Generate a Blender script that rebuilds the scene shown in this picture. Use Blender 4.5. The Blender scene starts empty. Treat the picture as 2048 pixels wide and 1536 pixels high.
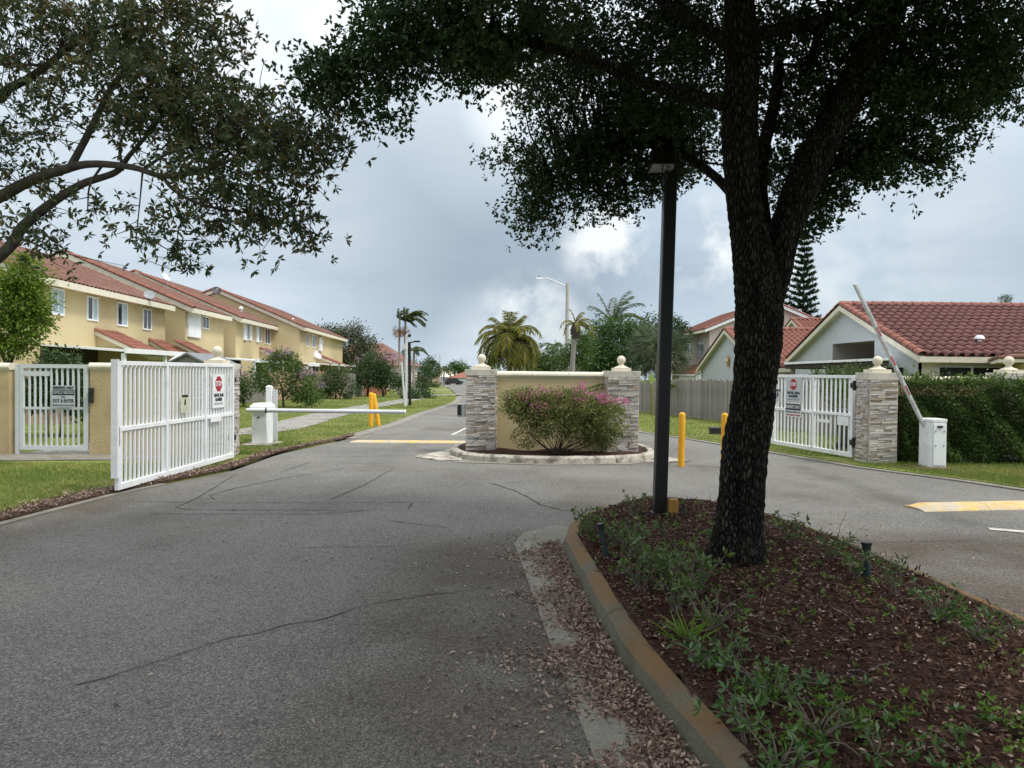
import bpy, math, random
import numpy as np
from mathutils import Vector, Matrix
from mathutils.geometry import tessellate_polygon

# ------------------------------------------------------------------ camera
S = bpy.context.scene
COL = S.collection
H = 1.6
F = 1450.0                       # focal length in pixels of a 2048 px wide picture
PITCH = math.atan(23.0 / F)
ROLL = math.radians(0.55)
CAM = np.array([0.0, 0.0, H])
_f = np.array([0.0, math.cos(PITCH), -math.sin(PITCH)])
_u0 = np.array([0.0, math.sin(PITCH), math.cos(PITCH)])
_r0 = np.array([1.0, 0.0, 0.0])
_u = _u0 * math.cos(ROLL) - _r0 * math.sin(ROLL)
_r = _r0 * math.cos(ROLL) + _u0 * math.sin(ROLL)
cam_data = bpy.data.cameras.new('camera')
cam_data.sensor_width = 36.0
cam_data.lens = F / 2048.0 * 36.0
cam_data.clip_start = 0.05
cam_data.clip_end = 5000.0
cam = bpy.data.objects.new('camera', cam_data)
COL.objects.link(cam)
cam.matrix_world = Matrix(((_r[0], _u[0], -_f[0], 0.0), (_r[1], _u[1], -_f[1], 0.0), (_r[2], _u[2], -_f[2], H), (0, 0, 0, 1)))
S.camera = cam

# ------------------------------------------------------------------ light
SUN_EL, SUN_AZ = math.radians(58), math.radians(112)      # azimuth clockwise from +Y
sun_d = bpy.data.lights.new('sun', 'SUN')
sun_d.energy = 2.4
sun_d.angle = math.radians(11)
sun_d.color = (1.0, 0.95, 0.88)
sun = bpy.data.objects.new('sun', sun_d)
COL.objects.link(sun)
_sd = Vector((math.sin(SUN_AZ) * math.cos(SUN_EL), math.cos(SUN_AZ) * math.cos(SUN_EL), math.sin(SUN_EL)))
sun.rotation_euler = _sd.to_track_quat('Z', 'Y').to_euler()
S.view_settings.view_transform = 'Standard'
S.view_settings.look = 'None'
S.view_settings.gamma = 1.0
S.view_settings.exposure = 0.38
S.view_settings.use_curve_mapping = False
S.cycles.max_bounces = 6
S.cycles.transparent_max_bounces = 6

def px_dir(px, py):
    d = _f + _r * ((px - 1024.0) / F) - _u * ((py - 768.0) / F)
    return d / np.linalg.norm(d)

W = bpy.data.worlds.new('World')
S.world = W
W.use_nodes = True
nt = W.node_tree
nt.nodes.clear()
def nd(t, **kw):
    n = nt.nodes.new(t)
    for k, v in kw.items():
        setattr(n, k, v)
    return n
def lk(a, b):
    nt.links.new(a, b)
def wmath(op, a, b=None, clamp=False):
    n = nd('ShaderNodeMath', operation=op, use_clamp=clamp)
    for i, x in enumerate((a, b)):
        if x is None:
            continue
        if isinstance(x, (int, float)):
            n.inputs[i].default_value = x
        else:
            lk(x, n.inputs[i])
    return n.outputs[0]
def wramp(x, stops, interp='LINEAR'):
    n = nd('ShaderNodeValToRGB')
    n.color_ramp.interpolation = interp
    e = n.color_ramp.elements
    while len(e) < len(stops):
        e.new(0.5)
    for el, (p, c) in zip(e, stops):
        el.position = p
        el.color = (c, c, c, 1) if isinstance(c, (int, float)) else (*c, 1)
    lk(x, n.inputs[0])
    return n.outputs[0]
def wmix(fac, a, b):
    n = nd('ShaderNodeMix', data_type='RGBA')
    for s, x in ((0, fac), (6, a), (7, b)):
        if isinstance(x, (int, float)):
            n.inputs[s].default_value = x
        elif isinstance(x, tuple):
            n.inputs[s].default_value = (*x, 1)
        else:
            lk(x, n.inputs[s])
    return n.outputs[2]
tc = nd('ShaderNodeTexCoord')
sky = nd('ShaderNodeTexSky', sky_type='NISHITA', sun_disc=False)
sky.sun_elevation = SUN_EL
sky.sun_rotation = SUN_AZ
sep = nd('ShaderNodeSeparateXYZ')
lk(tc.outputs['Generated'], sep.inputs[0])
zz = wmath('MAXIMUM', sep.outputs[2], 0.0)
den = wmath('ADD', zz, 0.16)
comb = nd('ShaderNodeCombineXYZ')
lk(wmath('DIVIDE', sep.outputs[0], den), comb.inputs[0])
lk(wmath('DIVIDE', sep.outputs[1], den), comb.inputs[1])
def wnoise(scale, detail, rough, vec, off=(0, 0, 0), dist=0.0):
    m = nd('ShaderNodeMapping')
    m.inputs['Location'].default_value = off
    lk(vec, m.inputs[0])
    n = nd('ShaderNodeTexNoise')
    n.inputs['Scale'].default_value = scale
    n.inputs['Detail'].default_value = detail
    n.inputs['Roughness'].default_value = rough
    n.inputs['Distortion'].default_value = dist
    lk(m.outputs[0], n.inputs['Vector'])
    return n.outputs['Fac']
def lobe(px, py, deg):
    """soft patch of sky round a direction: where one cloud stands"""
    d = px_dir(px, py)
    n = nd('ShaderNodeVectorMath', operation='DOT_PRODUCT')
    lk(tc.outputs['Generated'], n.inputs[0])
    n.inputs[1].default_value = tuple(d)
    c = math.cos(math.radians(deg))
    m = nd('ShaderNodeMapRange', interpolation_type='SMOOTHSTEP')
    m.inputs['From Min'].default_value = c
    m.inputs['From Max'].default_value = 1.0
    lk(n.outputs['Value'], m.inputs['Value'])
    return m.outputs[0]
flat = comb.outputs[0]
n_big = wnoise(0.55, 5, 0.55, flat, (3.1, 0.4, 0))
n_mid = wnoise(1.5, 9, 0.6, flat, (0.3, 1.7, 0), 0.3)
n_dir = wnoise(11.0, 9, 0.56, tc.outputs['Generated'], (0.6, 0.1, 0.3), 0.1)
# overcast veil: tone rises from the dark cloud base towards the zenith
veil = wramp(zz, [(0.0, (0.53, 0.625, 0.70)), (0.05, (0.45, 0.54, 0.625)), (0.13, (0.36, 0.445, 0.53)), (0.24, (0.425, 0.51, 0.595)), (0.40, (0.74, 0.82, 0.90)), (0.62, (1.10, 1.14, 1.18)), (1.0, (1.45, 1.47, 1.49))])
mod = wmath('ADD', wmath('MULTIPLY', n_big, 0.55), wmath('MULTIPLY', n_mid, 0.35))
mod = wmath('ADD', mod, 0.55)
hs = nd('ShaderNodeVectorMath', operation='SCALE')
lk(veil, hs.inputs[0]); lk(mod, hs.inputs['Scale'])
cloud = hs.outputs[0]
# darker cloud masses, paler openings, bright edges
dark = wmath('MULTIPLY', wmath('MAXIMUM', wmath('MAXIMUM', lobe(880, 480, 15), lobe(1060, 560, 10)), wmath('MULTIPLY', lobe(1900, 500, 10), 0.6)), wramp(n_mid, [(0.25, 0.55), (0.65, 1.0)]), clamp=True)
cloud = wmix(wmath('MULTIPLY', dark, 0.9), cloud, (0.265, 0.33, 0.395))
pale = wmath('MULTIPLY', wmath('MAXIMUM', wmath('MAXIMUM', lobe(300, 300, 24), lobe(1750, 400, 14)), wmath('MAXIMUM', lobe(1010, 720, 7), lobe(940, 150, 12))), wramp(n_mid, [(0.3, 0.45), (0.65, 1.0)]))
cloud = wmix(wmath('MULTIPLY', pale, 0.75), cloud, (0.56, 0.63, 0.685))
glow = wmath('MULTIPLY', wmath('MAXIMUM', lobe(1060, 190, 6), lobe(560, 20, 9)), wramp(n_dir, [(0.35, 0.2), (0.6, 1.0)]))
cloud = wmix(wmath('MULTIPLY', glow, 0.85), cloud, (0.82, 0.85, 0.87))
puff = wmath('MULTIPLY', wramp(n_dir, [(0.44, 0.0), (0.60, 1.0)]), wmath('MAXIMUM', wmath('MAXIMUM', lobe(1215, 490, 4.5), lobe(1400, 490, 4.5)), wmath('MAXIMUM', lobe(1630, 560, 4), lobe(1060, 650, 5))), clamp=True)
cloud = wmix(wmath('MULTIPLY', puff, 1.0), cloud, (0.74, 0.765, 0.775))
# breaks in the cloud show the clear sky behind
brk = wmath('MULTIPLY', wramp(n_dir, [(0.44, 0.0), (0.66, 1.0)]), wmath('MAXIMUM', lobe(1760, 575, 7), lobe(1085, 670, 4)))
ten = nd('ShaderNodeVectorMath', operation='SCALE')
lk(cloud, ten.inputs[0]); ten.inputs['Scale'].default_value = 10.5
mixed = wmix(wmath('MULTIPLY', brk, 0.75), ten.outputs[0], sky.outputs[0])
mixed = wmix(0.97, sky.outputs[0], mixed)
bg = nd('ShaderNodeBackground')
bg.inputs['Strength'].default_value = 0.1
lk(mixed, bg.inputs['Color'])
out = nd('ShaderNodeOutputWorld')
lk(bg.outputs[0], out.inputs[0])

# ------------------------------------------------------------------ helpers
RND = random.Random(11)
NR = np.random.default_rng(11)
def gz(y):
    """the land falls gently beyond the gate line"""
    return -0.010 * max(0.0, y - 18.0)
def D(px, py, y):
    d = px_dir(px, py)
    return CAM + d * (y / d[1])
def G(px, py, z0=0.0):
    d = px_dir(px, py)
    y = 10.0
    for _ in range(60):
        t = (gz(y) + z0 - H) / d[2]
        y = 0.5 * y + 0.5 * min(400.0, t * d[1])
    return CAM + d * (y / d[1])
def G2(px, py, z0=0.0):
    g = G(px, py, z0)
    return (float(g[0]), float(g[1]))
def plane_hit(px, py, p0, n):
    d = px_dir(px, py)
    t = np.dot(np.array(p0) - CAM, n) / np.dot(d, n)
    return CAM + d * t
LOC = {}
def empty(name, loc):
    o = bpy.data.objects.new(name, None)
    o.empty_display_size = 0.2
    COL.objects.link(o)
    o.location = tuple(float(c) for c in loc)
    LOC[o.name] = np.array(o.location)
    return o
def tag(o, label=None, cat=None, group=None, kind=None):
    if label: o['label'] = label
    if cat: o['category'] = cat
    if group: o['group'] = group
    if kind: o['kind'] = kind
    return o
def thing(name, label, cat, loc, group=None):
    return tag(empty(name, loc), label, cat, group)
def link_mesh(name, me, m, parent=None):
    o = bpy.data.objects.new(name, me)
    COL.objects.link(o)
    if m is not None and not me.materials:
        me.materials.append(m)
    base = np.zeros(3)
    if parent is not None:
        o.parent = parent
        base = LOC[parent.name]
    LOC[o.name] = base
    return o
def raw_mesh(name, V, T, smooth=False):
    """V (n,3), T (m,k) equal-size faces"""
    V = np.asarray(V, np.float32); T = np.asarray(T, np.int32)
    me = bpy.data.meshes.new(name)
    n, (m, k) = len(V), T.shape
    me.vertices.add(n)
    me.vertices.foreach_set('co', V.ravel())
    me.loops.add(m * k)
    me.loops.foreach_set('vertex_index', T.ravel())
    me.polygons.add(m)
    me.polygons.foreach_set('loop_start', np.arange(0, m * k, k, dtype=np.int32))
    if smooth:
        me.polygons.foreach_set('use_smooth', np.ones(m, bool))
    me.update(calc_edges=True)
    return me
def raw_obj(name, V, T, m, parent=None, smooth=False):
    V = np.asarray(V, float)
    if parent is not None:
        V = V - LOC[parent.name]
    return link_mesh(name, raw_mesh(name, V, T, smooth), m, parent)
class MB:
    def __init__(self):
        self.v = []; self.f = []
    def add(self, vs, fs):
        b = len(self.v)
        self.v += [tuple(float(c) for c in p) for p in vs]
        self.f += [tuple(i + b for i in f) for f in fs]
        return self
    def box(self, c, s, rz=0.0, taper=1.0):
        ca, sa = math.cos(rz), math.sin(rz)
        vs = []
        for dz in (-.5, .5):
            t = 1.0 if dz < 0 else taper
            for dx, dy in ((-.5, -.5), (.5, -.5), (.5, .5), (-.5, .5)):
                x, y = dx * s[0] * t, dy * s[1] * t
                vs.append((c[0] + x * ca - y * sa, c[1] + x * sa + y * ca, c[2] + dz * s[2]))
        return self.add(vs, [(3, 2, 1, 0), (4, 5, 6, 7), (0, 1, 5, 4), (1, 2, 6, 5), (2, 3, 7, 6), (3, 0, 4, 7)])
    def hexa(self, a, b):
        """a, b: two quads (4 points each) joined into a solid"""
        return self.add(list(a) + list(b), [(3, 2, 1, 0), (4, 5, 6, 7), (0, 1, 5, 4), (1, 2, 6, 5), (2, 3, 7, 6), (3, 0, 4, 7)])
    def bar(self, p, q, w, h, up=(0, 0, 1)):
        p = np.array(p, float); q = np.array(q, float)
        d = (q - p) / np.linalg.norm(q - p)
        s = np.cross(d, up); s = s / max(1e-9, np.linalg.norm(s))
        u = np.cross(s, d)
        k = [(-1, -1), (1, -1), (1, 1), (-1, 1)]
        return self.hexa([p + s * a * w / 2 + u * b * h / 2 for a, b in k], [q + s * a * w / 2 + u * b * h / 2 for a, b in k])
    def tube(self, pts, rads, n=8, cap=True, wob=0.0):
        pts = [np.array(p, float) for p in pts]
        if isinstance(rads, (int, float)): rads = [rads] * len(pts)
        b = len(self.v)
        ref = None
        for i, p in enumerate(pts):
            t = pts[min(i + 1, len(pts) - 1)] - pts[max(i - 1, 0)]
            t = t / max(1e-9, np.linalg.norm(t))
            if ref is None:
                ref = np.array([1.0, 0, 0]) if abs(t[0]) < 0.8 else np.array([0, 1.0, 0])
            s = ref - t * np.dot(ref, t); s /= np.linalg.norm(s)
            ref = s
            u = np.cross(t, s)
            for k in range(n):
                a = 2 * math.pi * k / n
                r = rads[i] * (1 + (RND.uniform(-wob, wob) if wob else 0))
                self.v.append(tuple(p + (s * math.cos(a) + u * math.sin(a)) * r))
        for i in range(len(pts) - 1):
            for k in range(n):
                a, c = b + i * n + k, b + i * n + (k + 1) % n
                self.f.append((a, c, c + n, a + n))
        if cap:
            self.f.append(tuple(b + k for k in range(n))[::-1])
            e = b + (len(pts) - 1) * n
            self.f.append(tuple(e + k for k in range(n)))
        return self
    def lathe(self, c, prof, n=20):
        b = len(self.v)
        for r, z in prof:
            for k in range(n):
                a = 2 * math.pi * k / n
                self.v.append((c[0] + r * math.cos(a), c[1] + r * math.sin(a), c[2] + z))
        for i in range(len(prof) - 1):
            for k in range(n):
                a, d = b + i * n + k, b + i * n + (k + 1) % n
                self.f.append((a, d, d + n, a + n))
        self.f.append(tuple(b + k for k in range(n))[::-1])
        e = b + (len(prof) - 1) * n
        self.f.append(tuple(e + k for k in range(n)))
        return self
    def ball(self, c, r, n=20, m=12):
        return self.lathe(c, [(max(1e-4, r * math.sin(math.pi * i / m)), -r * math.cos(math.pi * i / m)) for i in range(m + 1)], n)
    def prism(self, poly, z0, z1):
        n = len(poly)
        vs = [(x, y, z0) for x, y in poly] + [(x, y, z1) for x, y in poly]
        fs = [(i, (i + 1) % n, (i + 1) % n + n, i + n) for i in range(n)]
        tri = tessellate_polygon([[Vector((x, y, 0)) for x, y in poly]])
        fs += [tuple(i + n for i in t) for t in tri] + [t[::-1] for t in tri]
        return self.add(vs, fs)
    def extrude(self, pts, vec):
        """closed 3D outline pushed along vec"""
        n = len(pts)
        pts = [np.array(p, float) for p in pts]
        vec = np.array(vec, float)
        return self.add(pts + [p + vec for p in pts], [(i, (i + 1) % n, (i + 1) % n + n, i + n) for i in range(n)] + [tuple(range(n))[::-1], tuple(range(n, 2 * n))])
    def build(self, name, m, parent=None, smooth=False, bevel=0.0):
        base = LOC[parent.name] if parent is not None else np.zeros(3)
        me = bpy.data.meshes.new(name)
        V = np.array(self.v, float) - base
        me.from_pydata([tuple(p) for p in V], [], self.f)
        if smooth is not False:
            me.polygons.foreach_set('use_smooth', [True] * len(me.polygons))
            if smooth == 'auto':
                me.set_sharp_from_angle(angle=math.radians(35))
        me.update()
        import bmesh
        bm = bmesh.new(); bm.from_mesh(me)
        bmesh.ops.recalc_face_normals(bm, faces=bm.faces)
        bm.to_mesh(me); bm.free()
        o = link_mesh(name, me, m, parent)
        if bevel:
            b = o.modifiers.new('bevel', 'BEVEL')
            b.width = bevel; b.segments = 2; b.limit_method = 'ANGLE'
        return o
def struct(mb, name, m, **kw):
    return tag(mb.build(name, m, **kw), kind='structure')

# ------------------------------------------------------------------ materials
def mat(name, col, rough=0.75, var=0.18, scale=4.0, detail=6, fine=0.0, fscale=120.0, bump=0.0, bscale=None, stain=None, sscale=1.2, slo=0.5, shi=0.68,
        samt=0.7, top=None, topamt=0.8, metal=0.0, spec=0.4, rnd=0.0, stretch=(1, 1, 1), alpha_soft=None, hue=None, speck=None, crackle=None):
    m = bpy.data.materials.new(name)
    m.use_nodes = True
    t = m.node_tree
    N = t.nodes; L = t.links
    bs = N['Principled BSDF']
    bs.inputs['Roughness'].default_value = rough
    bs.inputs['Metallic'].default_value = metal
    bs.inputs['Specular IOR Level'].default_value = spec
    co = N.new('ShaderNodeTexCoord')
    mp = N.new('ShaderNodeMapping'); mp.inputs['Scale'].default_value = stretch
    L.new(co.outputs['Object'], mp.inputs[0])
    vec = mp.outputs[0]
    def noise(s, d=6, r=0.6, v=None):
        n = N.new('ShaderNodeTexNoise')
        n.inputs['Scale'].default_value = s; n.inputs['Detail'].default_value = d; n.inputs['Roughness'].default_value = r
        L.new(v or vec, n.inputs['Vector'])
        return n.outputs['Fac']
    def mixc(fac, a, b):
        n = N.new('ShaderNodeMix'); n.data_type = 'RGBA'
        for s, x in ((0, fac), (6, a), (7, b)):
            if isinstance(x, (int, float)): n.inputs[s].default_value = x
            elif isinstance(x, tuple): n.inputs[s].default_value = (*x, 1)
            else: L.new(x, n.inputs[s])
        return n.outputs[2]
    def rng(x, lo, hi, a=0.0, b=1.0):
        n = N.new('ShaderNodeMapRange'); n.inputs[1].default_value = lo; n.inputs[2].default_value = hi
        n.inputs[3].default_value = a; n.inputs[4].default_value = b
        L.new(x, n.inputs[0]); return n.outputs[0]
    def mul(a, b):
        n = N.new('ShaderNodeMath'); n.operation = 'MULTIPLY'
        for i, x in enumerate((a, b)):
            if isinstance(x, (int, float)): n.inputs[i].default_value = x
            else: L.new(x, n.inputs[i])
        return n.outputs[0]
    lo = tuple(c * (1 - var) for c in col); hi = tuple(min(1, c * (1 + var)) for c in col)
    if hue: hi = hue
    c = mixc(rng(noise(scale, detail), 0.3, 0.7), lo, hi)
    if rnd:
        oi = N.new('ShaderNodeObjectInfo')
        hsv = N.new('ShaderNodeHueSaturation')
        L.new(rng(oi.outputs['Random'], 0, 1, 1 - rnd, 1 + rnd), hsv.inputs['Value'])
        L.new(c, hsv.inputs['Color']); c = hsv.outputs[0]
    if fine:
        k = N.new('ShaderNodeTexVoronoi'); k.inputs['Scale'].default_value = fscale
        L.new(vec, k.inputs['Vector'])
        hv = N.new('ShaderNodeHueSaturation')
        L.new(rng(k.outputs['Color'], 0.1, 0.9, 1 - fine, 1 + fine), hv.inputs['Value'])
        L.new(c, hv.inputs['Color']); c = hv.outputs[0]
    if speck is not None:
        k2 = N.new('ShaderNodeTexVoronoi'); k2.inputs['Scale'].default_value = speck[1]
        L.new(vec, k2.inputs['Vector'])
        sp = N.new('ShaderNodeSeparateXYZ'); L.new(k2.outputs['Color'], sp.inputs[0])
        c = mixc(mul(rng(sp.outputs[0], speck[2], 1.0), 0.9), c, speck[0])
    if stain is not None:
        sn = noise(sscale, 8, 0.65, co.outputs['Object'])
        c = mixc(mul(rng(sn, slo, shi), samt), c, stain)
    if top is not None:
        ge = N.new('ShaderNodeNewGeometry')
        sx = N.new('ShaderNodeSeparateXYZ'); L.new(ge.outputs['Normal'], sx.inputs[0])
        f = mul(rng(sx.outputs[2], 0.45, 0.95), rng(noise(2.2, 6), 0.36, 0.55))
        c = mixc(mul(f, topamt), c, top)
    if crackle is not None:
        wv = N.new('ShaderNodeTexNoise'); wv.inputs['Scale'].default_value = 9; L.new(vec, wv.inputs['Vector'])
        ad = N.new('ShaderNodeVectorMath'); ad.operation = 'MULTIPLY_ADD'; L.new(wv.outputs['Color'], ad.inputs[0]); ad.inputs[1].default_value = (.05, .05, .05); L.new(vec, ad.inputs[2])
        cv = N.new('ShaderNodeTexVoronoi'); cv.feature = 'DISTANCE_TO_EDGE'; cv.inputs['Scale'].default_value = crackle[0]; L.new(ad.outputs[0], cv.inputs['Vector'])
        ck = rng(cv.outputs['Distance'], 0.0, crackle[1])
        hv2 = N.new('ShaderNodeHueSaturation'); L.new(rng(ck, 0, 1, 1 - crackle[2], 1.15), hv2.inputs['Value']); L.new(c, hv2.inputs['Color']); c = hv2.outputs[0]
    L.new(c, bs.inputs['Base Color'])
    if crackle is not None:
        b2 = N.new('ShaderNodeBump'); b2.inputs['Strength'].default_value = 1.0; b2.inputs['Distance'].default_value = 0.03
        L.new(ck, b2.inputs['Height']); L.new(b2.outputs[0], bs.inputs['Normal'])
    elif bump:
        bp = N.new('ShaderNodeBump'); bp.inputs['Strength'].default_value = bump; bp.inputs['Distance'].default_value = 0.02
        L.new(noise(bscale or scale * 8, 5), bp.inputs['Height'])
        L.new(bp.outputs[0], bs.inputs['Normal'])
    return m
def leaf_mat(name, cols, trans=0.35, rough=0.5, spec=0.35, patch=0.0, pscale=1.0, pcol=None):
    """colour picked per leaf; light passes through the blade"""
    m = bpy.data.materials.new(name); m.use_nodes = True
    N = m.node_tree.nodes; L = m.node_tree.links
    bs = N['Principled BSDF']; bs.inputs['Roughness'].default_value = rough; bs.inputs['Specular IOR Level'].default_value = spec
    ge = N.new('ShaderNodeNewGeometry')
    rp = N.new('ShaderNodeValToRGB'); e = rp.color_ramp.elements
    while len(e) < len(cols): e.new(0.5)
    for i, (el, c) in enumerate(zip(e, cols)):
        el.position = i / max(1, len(cols) - 1); el.color = (*c, 1)
    L.new(ge.outputs['Random Per Island'], rp.inputs[0])
    c = rp.outputs[0]
    if pcol is not None:
        co = N.new('ShaderNodeTexCoord'); n = N.new('ShaderNodeTexNoise'); n.inputs['Scale'].default_value = pscale; n.inputs['Detail'].default_value = 5
        L.new(co.outputs['Object'], n.inputs['Vector'])
        mr = N.new('ShaderNodeMapRange'); mr.inputs[1].default_value = 0.45; mr.inputs[2].default_value = 0.65; mr.inputs[4].default_value = patch
        L.new(n.outputs['Fac'], mr.inputs[0])
        mx = N.new('ShaderNodeMix'); mx.data_type = 'RGBA'; L.new(mr.outputs[0], mx.inputs[0]); L.new(c, mx.inputs[6]); mx.inputs[7].default_value = (*pcol, 1)
        c = mx.outputs[2]
    L.new(c, bs.inputs['Base Color'])
    tr = N.new('ShaderNodeBsdfTranslucent')
    hv = N.new('ShaderNodeHueSaturation'); hv.inputs['Value'].default_value = 1.3; L.new(c, hv.inputs['Color']); L.new(hv.outputs[0], tr.inputs['Color'])
    ms = N.new('ShaderNodeMixShader'); ms.inputs[0].default_value = trans
    L.new(bs.outputs[0], ms.inputs[1]); L.new(tr.outputs[0], ms.inputs[2])
    L.new(ms.outputs[0], N['Material Output'].inputs[0])
    return m

M = {}
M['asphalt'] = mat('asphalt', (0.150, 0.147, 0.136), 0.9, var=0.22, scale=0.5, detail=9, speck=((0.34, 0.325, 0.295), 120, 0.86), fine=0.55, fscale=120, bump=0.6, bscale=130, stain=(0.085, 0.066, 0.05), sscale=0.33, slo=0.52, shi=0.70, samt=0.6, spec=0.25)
M['concrete'] = mat('concrete', (0.245, 0.235, 0.215), 0.9, 0.2, 2.2, fine=0.15, fscale=150, bump=0.3, bscale=80, stain=(0.13, 0.115, 0.09), sscale=1.6, samt=0.6)
M['gutter'] = mat('gutter_concrete', (0.205, 0.193, 0.163), 0.9, 0.22, 2.4, fine=0.25, fscale=130, bump=0.3, bscale=80, stain=(0.10, 0.085, 0.065), sscale=2.0, samt=0.7)
M['kerb'] = mat('kerb_concrete', (0.115, 0.11, 0.078), 0.9, 0.3, 3.0, fine=0.25, fscale=140, bump=0.5, bscale=60, stain=(0.06, 0.06, 0.042), sscale=3.0, samt=0.75, top=(0.17, 0.090, 0.030), topamt=0.85)
M['kerb_pale'] = mat('pale_kerb', (0.40, 0.37, 0.31), 0.9, 0.18, 3.0, fine=0.2, fscale=120, bump=0.4, bscale=60, stain=(0.11, 0.10, 0.085), sscale=4.0, slo=0.48, shi=0.6, samt=0.85)
M['lawn'] = mat('lawn_ground', (0.135, 0.165, 0.040), 0.95, 0.35, 0.8, fine=0.35, fscale=40, bump=0.8, bscale=30, stain=(0.24, 0.20, 0.085), sscale=0.7, slo=0.50, shi=0.68, samt=0.7, spec=0.1)
M['soil'] = mat('soil', (0.075, 0.048, 0.032), 0.95, 0.4, 6, fine=0.4, fscale=60, bump=0.9, bscale=40, spec=0.15)
M['mulch'] = mat('mulch_bed', (0.052, 0.028, 0.021), 0.95, 0.5, 14, fine=0.6, fscale=70, bump=1.0, bscale=50, spec=0.15)
M['stucco'] = mat('yellow_stucco', (0.52, 0.43, 0.25), 0.9, 0.07, 1.0, bump=0.35, bscale=40, stain=(0.38, 0.30, 0.17), sscale=0.5, slo=0.5, shi=0.72, samt=0.5, spec=0.2)
M['stucco_wall'] = mat('tan_stucco', (0.46, 0.36, 0.20), 0.9, 0.12, 2.5, bump=0.7, bscale=45, stain=(0.25, 0.19, 0.12), sscale=1.6, slo=0.52, shi=0.72, samt=0.55, spec=0.2)
M['cream'] = mat('cream_trim', (0.66, 0.62, 0.50), 0.8, 0.08, 2, stain=(0.36, 0.33, 0.27), sscale=2.2, slo=0.55, shi=0.72, samt=0.5)
M['cap'] = mat('cast_stone_cap', (0.56, 0.53, 0.45), 0.85, 0.12, 5, bump=0.3, bscale=60, stain=(0.27, 0.26, 0.22), sscale=4.5, slo=0.5, shi=0.66, samt=0.55)
M['finial'] = mat('cream_finial', (0.62, 0.57, 0.46), 0.8, 0.08, 6, stain=(0.36, 0.32, 0.25), sscale=9, slo=0.52, shi=0.7, samt=0.5)
M['white'] = mat('white_paint', (0.78, 0.80, 0.81), 0.5, 0.05, 4, stain=(0.46, 0.42, 0.35), sscale=5, slo=0.53, shi=0.75, samt=0.55)
M['greywhite'] = mat('weathered_white_paint', (0.56, 0.59, 0.60), 0.55, 0.1, 5, stain=(0.36, 0.36, 0.34), sscale=5, samt=0.5)
M['yellow'] = mat('yellow_paint', (0.74, 0.37, 0.018), 0.5, 0.08, 5, stain=(0.42, 0.21, 0.05), sscale=9, slo=0.58, shi=0.75, samt=0.6)
M['bump'] = mat('speed_hump_paint', (0.60, 0.39, 0.12), 0.75, 0.18, 6, fine=0.25, fscale=60, bump=0.3, bscale=60, stain=(0.40, 0.375, 0.31), sscale=3.5, slo=0.40, shi=0.6, samt=0.85)
M['line'] = mat('road_line_paint', (0.46, 0.45, 0.41), 0.8, 0.15, 6, fine=0.2, fscale=90, stain=(0.22, 0.2, 0.17), sscale=5, samt=0.7)
M['crack'] = mat('crack_filler', (0.022, 0.021, 0.02), 0.9, 0.2, 6)
M['bronze'] = mat('dark_bronze_metal', (0.012, 0.011, 0.011), 0.38, 0.15, 3, spec=0.5)
M['black'] = mat('black_plastic', (0.018, 0.018, 0.02), 0.5, 0.1)
M['steel'] = mat('galvanised_steel', (0.62, 0.63, 0.64), 0.42, 0.12, 6, metal=0.5)
M['pole'] = mat('concrete_pole', (0.44, 0.42, 0.38), 0.9, 0.1, 3, fine=0.1)
M['glass'] = mat('window_glass', (0.020, 0.024, 0.030), 0.08, 0.1, spec=0.7)
M['blind'] = mat('window_blind', (0.36, 0.47, 0.50), 0.4, 0.06, spec=0.5)
M['dark'] = mat('dark_brown', (0.055, 0.045, 0.04), 0.9, 0.2)
M['tile'] = mat('terracotta_tile', (0.20, 0.072, 0.048), 0.75, 0.16, 3, fine=0.12, fscale=12, stain=(0.20, 0.075, 0.048), sscale=2.0, slo=0.5, shi=0.7, samt=0.6, rnd=0.14)
M['tile_old'] = mat('faded_terracotta_tile', (0.165, 0.078, 0.058), 0.8, 0.16, 2.5, fine=0.2, fscale=9, stain=(0.25, 0.16, 0.115), sscale=1.0, samt=0.7, rnd=0.12)
M['tile_dark'] = mat('dark_red_tile', (0.115, 0.040, 0.032), 0.7, 0.2, 3, fine=0.2, fscale=9, stain=(0.13, 0.045, 0.035), sscale=1.5, samt=0.6, rnd=0.16)
M['stone'] = mat('ledger_stone', (0.54, 0.505, 0.46), 0.9, 0.16, 9, bump=0.7, bscale=70, rnd=0.25, stain=(0.40, 0.31, 0.22), sscale=1.3, slo=0.55, shi=0.75, samt=0.5)
M['stone_tan'] = mat('tan_ledger_stone', (0.42, 0.335, 0.25), 0.9, 0.18, 9, bump=0.7, bscale=70, rnd=0.2)
M['mortar'] = mat('pier_core', (0.26, 0.24, 0.215), 0.95, 0.2, 8)
M['wood_grey'] = mat('weathered_grey_wood', (0.225, 0.21, 0.19), 0.9, 0.28, 2.0, bump=0.5, bscale=20, rnd=0.22, stretch=(9, 9, 0.7))
M['wood_tan'] = mat('tan_fence_wood', (0.40, 0.275, 0.185), 0.9, 0.22, 2.0, rnd=0.16, stretch=(9, 9, 0.7))
M['wood_red'] = mat('red_brown_fence_wood', (0.27, 0.105, 0.055), 0.9, 0.22, 2.0, rnd=0.16, stretch=(9, 9, 0.7))
M['bark_dark'] = mat('dark_fissured_bark', (0.042, 0.037, 0.031), 0.95, 0.6, 14, 8, fine=0.5, fscale=95, bump=0.6, bscale=90, stain=(0.075, 0.068, 0.058), sscale=16, slo=0.54, shi=0.7, samt=0.6, spec=0.08, stretch=(1, 1, 0.27), crackle=(46, 0.26, 0.85))
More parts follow.
